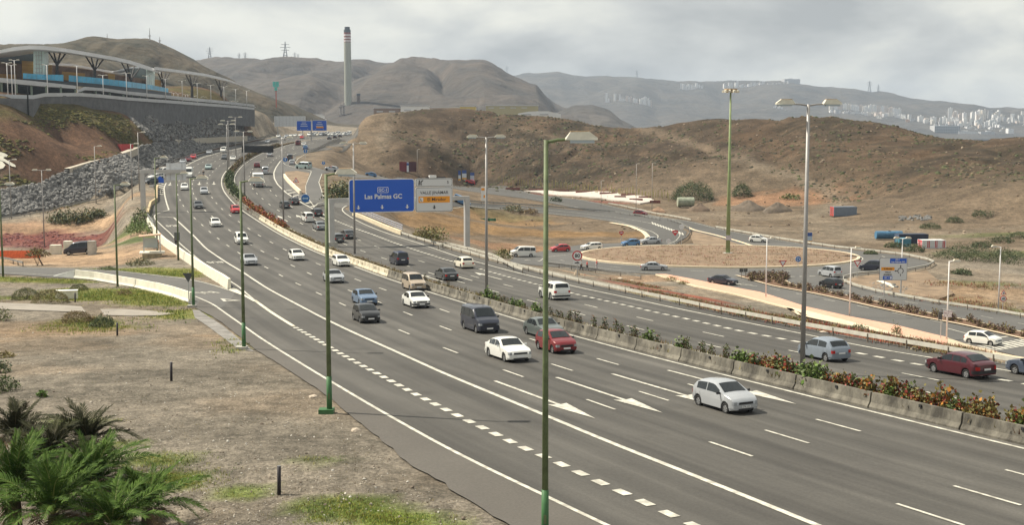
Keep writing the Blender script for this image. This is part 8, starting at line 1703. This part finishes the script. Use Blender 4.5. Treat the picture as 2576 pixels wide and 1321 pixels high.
for a in ((400, 1160, 2.0, 1.5, 330), (430, 1200, 2.2, 1.5, 330), (390, 1210, 1.6, 1.3, 260), (470, 1218, 1.4, 1, 160), (850, 1270, 1.8, 1.2, 260), (870, 1300, 1.8, 1, 200), (1010, 1312, 2.2, .9, 240), (960, 1305, 1.5, .8, 150), (600, 1240, 1.2, .8, 60), (800, 1160, 1, .7, 40), (300, 1120, 1.5, 1, 80), (200, 1060, 1.8, 1.2, 70)): gp += scatter(*a, .55)
for a in ((330, 735, 10, 5, 900), (380, 745, 9, 5, 900), (430, 760, 7, 5, 700), (250, 745, 10, 4, 600), (120, 705, 8, 3, 300), (60, 703, 8, 3, 200), (460, 790, 4, 5, 500), (180, 752, 8, 3, 400), (210, 815, 4, 4, 300), (240, 830, 4, 3, 200), (610, 870, 1.5, 4, 220), (590, 850, 1.2, 4, 160), (420, 692, 7, 6, 700), (380, 690, 8, 5, 500), (300, 680, 9, 4, 300)): gp += scatter(*a, 1.0)
tufts('grass', 'short yellow-green grass in patches on the left field', gp, [L_BRT, leaf_mat('grass_fresh', (.24, .29, .04), (.36, .38, .07)), leaf_mat('grass_yellow', (.28, .27, .05), (.40, .36, .10))], 6, .14, .2, .03)
gp = []
for a in ((1780, 775, 6, 8, 500), (1680, 745, 5, 7, 350), (1960, 812, 7, 6, 600), (1900, 800, 6, 6, 500), (2300, 862, 6, 3, 300), (1600, 715, 4, 6, 250), (2390, 890, 5, 3, 250), (2450, 900, 5, 3, 250), (2100, 838, 6, 3, 250), (2200, 858, 6, 3, 200)): gp += scatter(*a, 1.0)
for a in ((2350, 755, 8, 6, 300), (2450, 775, 8, 5, 300), (2440, 720, 10, 5, 200), (2560, 795, 12, 6, 300)): gp += scatter(*a, 1.2)
for i in range(1500):
    a, q = random.uniform(0, 6.28), random.random() ** .5; X = RC[0] + (RA - 1) * q * math.cos(a); Y = RC[1] + (RB - 1) * q * math.sin(a); gp.append(((X, Y, gz(X, Y) + .3), random.uniform(.5, 1.2)))
tufts('weeds', 'dry yellow and green weeds on the verge right of the motorway', gp, [L_OLV, L_TAN, L_BRN, L_RED], 6, .28, .2, .03, 2)
gp = []
for i in range(0, len(md)):
    q = md[i]
    if q[1] < 262:
        for k in range(3 if q[1] < 130 else 4): a = q + np.array([random.gauss(0, .38), random.gauss(0, .38)]); gp.append(((a[0], a[1], gz(*a) + .48), random.uniform(.6, 1.2)))
tufts('ground_cover', 'olive-brown low ground cover in the median bed', gp, [L_OLV, L_TAN, L_BRN, L_OLV], 7, .30, .16, .035, 3)
gp = []
B = WB(RNG.uniform(-100, 1250, 6500), RNG.uniform(800, 1321, 6500)); kq = fb(B, 5, 5, 3, 71)
for p, k in zip(B, kq):
    if k > .45 and not on_rd(p[0], p[1]): gp.append((tuple(p), random.uniform(.3, .8)))
tufts('dry_weeds', 'sparse dry brown weeds over the dirt field', gp, [L_TAN, L_BRN, L_OLV, mat('dead_straw', (.26, .20, .12), .9)], 5, .10, .12, .014, 4)
def blobs(name, label, pts, mats, seed=3, flat_=.55):
    r = random.Random(seed); V = []; F = []; MI = []
    for p, s in pts:
        k = len(V); n = 7; hh = s * flat_ * r.uniform(.6, 1.2); V.append((p[0], p[1], p[2] + hh))
        for j, (q, z) in enumerate(((.62, .72), (1.0, .0))):
            for i in range(n): a = 2 * math.pi * (i + .5 * j) / n; m_ = q * s * r.uniform(.65, 1.25); V.append((p[0] + m_ * math.cos(a), p[1] + m_ * math.sin(a), p[2] + hh * z * r.uniform(.6, 1.2) - (.15 * s if j else 0)))
        mi = r.randrange(len(mats))
        for i in range(n): F.append((k, k + 1 + i, k + 1 + (i + 1) % n)); F.append((k + 1 + i, k + 1 + n + i, k + 1 + n + (i + 1) % n, k + 1 + (i + 1) % n)); MI += [mi, mi]
    me = mesh(name, V, F); [me.materials.append(m) for m in mats]; me.polygons.foreach_set('material_index', MI); return tag(obj(name, me), label, name.replace('_', ' '), None, 'stuff')
hs = []
B = np.c_[RNG.uniform(-70, 420, 60000), RNG.uniform(330, 600, 60000)]; hk = height(B[:, 0], B[:, 1], hillm); kq = fb(B, 26, 26, 3, 61); zq = height(B[:, 0], B[:, 1]); rq = RNG.uniform(.30, .62, len(B)); okq = (hk > .35) & (kq > rq); ii = np.where(okq)[0]; aq = axis_dist(B[ii, 0], B[ii, 1])
for i, a in zip(ii, aq):
    if B[i, 0] < -35 and a < 30: continue
    hs.append(((B[i, 0], B[i, 1], zq[i]), random.choice((.2, .28, .32, .4, .55, .85))))
hs = hs[:19000]
S_M = [mat('scrub_olive', (.064, .060, .030), .95, nz=.3, sc=1.2), mat('scrub_dark', (.050, .047, .030), .95, nz=.3, sc=1.2), mat('scrub_dry', (.12, .094, .056), .95, nz=.3, sc=1.2), mat('scrub_green', (.072, .082, .034), .95, nz=.3, sc=1.2)]
blobs('hill_scrub', 'low olive scrub dotted over the brown hills', hs, S_M)
hs = []
xs_ = RNG.uniform(-20, 330, 3600); ys_ = RNG.uniform(265, 470, 3600); u0 = np.interp(xs_, [a for a, b in upp], [b for a, b in upp]) - 4; l0 = np.interp(xs_, [-20, 95, 100, 330], [300, 302, 266, 292]); kk_ = (ys_ < u0) & (ys_ > l0); B = WB(xs_[kk_], ys_[kk_]); kq = fbm((B[:, 0] - B[:, 1]) / 7, (B[:, 0] + B[:, 1]) / 30, 4, 113)
for p, k in zip(B, kq):
    if k > random.uniform(.44, .58): hs.append((tuple(p), random.uniform(.25, .7)))
blobs('embankment_scrub', 'olive-green creeping plants on the brown embankment', hs, [mat('creeper_olive', (.075, .075, .022), .95, nz=.3), mat('creeper_yellow', (.13, .115, .028), .95, nz=.3)], 5, .4)
hs = []
for x0, x1, y0, y1, n, mi in ((0, 260, 555, 625, 620, 0), (1600, 2400, 705, 880, 500, 1)):
    for p in WB(RNG.uniform(x0, x1, n), RNG.uniform(y0, y1, n)):
        p = Vector(p); c = base[int(np.argmin(abs(GY - p.y))), int(np.argmin(abs(GX - p.x)))]
        if c[0] > 2.0 * c[1] and not on_rd(p.x, p.y): hs.append(((p.x, p.y, p.z), random.uniform(.3, .7) * (1 if mi == 0 else .5)))
blobs('ice_plants', 'dark red ice plants carpeting the ground', hs, [mat('ice_red', (.115, .030, .030), .8, nz=.3, sc=2), mat('ice_rust', (.17, .060, .045), .8, nz=.3, sc=2)], 6, .35)
st_ = []
V = []; F = []; MI = []; r = random.Random(77)
for p in WB(RNG.uniform(-60, 1300, 5200), 800 + 521 * RNG.random(5200) ** .8):
    p = Vector(p)
    if on_rd(p.x, p.y): continue
    s = .018 + .05 * r.random() ** 3 + (.06 if r.random() < .015 else 0); A, T = r.choice(RV); R_ = np.array(rnd_rot(r)) * s; k = len(V); V += [tuple(q) for q in (A @ R_.T + np.array([p.x, p.y, p.z + s * .2]))]; F += [tuple(i + k for i in f) for f in T]; MI += [r.choice((0, 0, 1, 2, 2))] * len(T)
me = mesh('gravel', V, F); [me.materials.append(m) for m in (mat('stone_pale', (.38, .34, .28), .9), mat('stone_white', (.55, .52, .46), .9), mat('stone_brown', (.16, .13, .10), .9))]; me.polygons.foreach_set('material_index', MI); tag(obj('gravel', me), 'scattered pale stones on the dirt field', 'stones', None, 'stuff')
V = []; F = []; MI = []
for i in range(5000):
    X = r.uniform(-30, 420); Y = r.uniform(240, 560)
    if on_rd(X, Y) or (X < 0 and Y < 400) or Y < 300 - X * .3: continue
    s = .12 + .5 * r.random() ** 4; A, T = r.choice(RV); R_ = np.array(rnd_rot(r)) * s; k = len(V); V += [tuple(q) for q in (A @ R_.T + np.array([X, Y, gz(X, Y) + s * .2]))]; F += [tuple(i + k for i in f) for f in T]; MI += [r.choice((0, 0, 1, 2))] * len(T)
me = mesh('hill_stones', V, F); [me.materials.append(m) for m in (mat('hillstone_brown', (.20, .15, .105), .9), mat('hillstone_pale', (.30, .24, .175), .9), mat('hillstone_dark', (.11, .085, .06), .9))]; me.polygons.foreach_set('material_index', MI); tag(obj('hill_stones', me), 'loose stones over the hills and the plain', 'stones', None, 'stuff')
# ------------------------------------------------------------------ palms
def frond_mesh(seed, L=2.8, n=46, droop=1.0, mats=None):
    r = random.Random(seed); V = []; F = []; MI = []; P = []
    for i in range(n + 1): t = i / n; P.append(Vector((L * (t - .12 * droop * t * t), 0, L * (.62 * t - .62 * droop * t * t))))
    for i in range(n):
        a, b = P[i], P[i + 1]; w = .028 * (1 - .85 * i / n); k = len(V); V += [(a.x, -w, a.z), (a.x, w, a.z), (b.x, w, b.z), (b.x, -w, b.z)]; F.append((k, k + 1, k + 2, k + 3)); MI.append(1)
        t = i / n
        if t < .10: continue
        d = (b - a).normalized(); up_v = Vector((-d.z, 0, d.x))
        for s in (-1, 1):
            ll = (.16 + .50 * math.sin(min(1, (t - .06) * 1.25) * math.pi * .86) ** .7) * (1 - .35 * t) * r.uniform(.85, 1.12); ang_ = math.radians(58 - 26 * t + r.uniform(-7, 7)); lift = r.uniform(.15, .55); D_ = (d * math.cos(ang_) + Vector((0, s, 0)) * math.sin(ang_) * .9 + up_v * lift * .6).normalized(); q = a + d * .01; tip = q + D_ * ll - Vector((0, 0, .22 * ll * ll * 2)); mid_ = q + D_ * ll * .5; wv = d * .034; k = len(V)
            V += [q - wv * .6, q + wv * .6, mid_ + wv, tip, mid_ - wv]; F += [(k, k + 1, k + 2, k + 4), (k + 4, k + 2, k + 3)]; MI += [0, 0]
    me = mesh('frond', V, F); [me.materials.append(m) for m in mats]; me.polygons.foreach_set('material_index', MI); return me
PGR = [leaf_mat('palm_green', (.028, .066, .009), (.080, .140, .022)), mat('palm_rib', (.20, .20, .06), .6)]; PDK = [leaf_mat('palm_dull', (.024, .030, .011), (.052, .052, .024)), mat('palm_rib_dull', (.13, .11, .055), .7)]; PDR = [leaf_mat('palm_dry', (.11, .070, .036), (.19, .13, .07)), mat('palm_rib_dry', (.22, .16, .09), .8)]
FR = {('g', k): frond_mesh(300 + k, 2.7, 36, (.55, .8, 1.0, 1.25)[k], PGR) for k in range(4)}; FR.update({('d', k): frond_mesh(320 + k, 2.3, 32, (.6, .9, 1.15, 1.4)[k], PDK) for k in range(4)}); FR.update({('y', k): frond_mesh(340 + k, 2.2, 32, (1.2, 1.5, 1.8, 2.0)[k], PDR) for k in range(4)})
for q in (PGR, PDK, PDR): q[0].node_tree.nodes['Principled BSDF'].inputs['Specular IOR Level'].default_value = .12; q[0].node_tree.nodes['Principled BSDF'].inputs['Roughness'].default_value = .75
M_PTRK = mat('palm_trunk', (.10, .075, .05), .95, nz=.3, sc=4, bump=.6)
def palm(x, y, Y, label, kind, n, sc, dry=3, seed=1):
    c = Vector(at_y(x, y, Y)); g_ = gz(c.x, c.y); t = empty('palm_tree', (c.x, c.y, g_), 0, label, 'palm tree'); hgt = max(.35, c.z - g_); r = random.Random(seed)
    MB().tube([(0, 0, -.2), (0, 0, hgt * .6), (0, 0, hgt + .1)], [.26, .24, .16], 9).build('trunk', M_PTRK, t)
    for i in range(n):
        e_ = i / n; az = i * 2.39996 + r.uniform(-.3, .3); tilt = -(.85 - 1.15 * e_ + r.uniform(-.12, .12)); k = (kind, min(3, int(e_ * 4)))
        if i >= n - dry: k = ('y', r.randrange(4)); tilt = .35
        o = obj('frond', FR[k], None, t, (0, 0, hgt)); o.rotation_euler = (r.uniform(-.25, .25), tilt, az); s = sc * r.uniform(.8, 1.1) * (.75 + .35 * min(1, e_ * 2)); o.scale = (s,) * 3
palm(232, 1225, 44.0, 'bright green young palm, largest in the bottom left corner', 'g', 48, .98, 4, 1); palm(35, 1235, 43.0, 'bright green palm at the bottom left edge', 'g', 46, 1.0, 5, 2); palm(372, 1285, 42.5, 'small green palm, rightmost of the bottom left group', 'g', 36, .82, 6, 3); palm(40, 1105, 51.0, 'dull dark palm at the left edge behind the bright ones', 'd', 42, 1.0, 9, 4); palm(220, 1120, 50.0, 'dull dark palm behind the largest bright palm', 'd', 42, .95, 8, 5); palm(135, 1300, 40.5, 'green palm at the bottom edge between two bright ones', 'g', 40, 1.05, 6, 6); palm(285, 1330, 40.0, 'green palm at the bottom edge below the largest one', 'g', 34, .85, 6, 7); palm(130, 1160, 47.0, 'dark palm in the middle of the bottom left group', 'd', 36, .95, 5, 8)
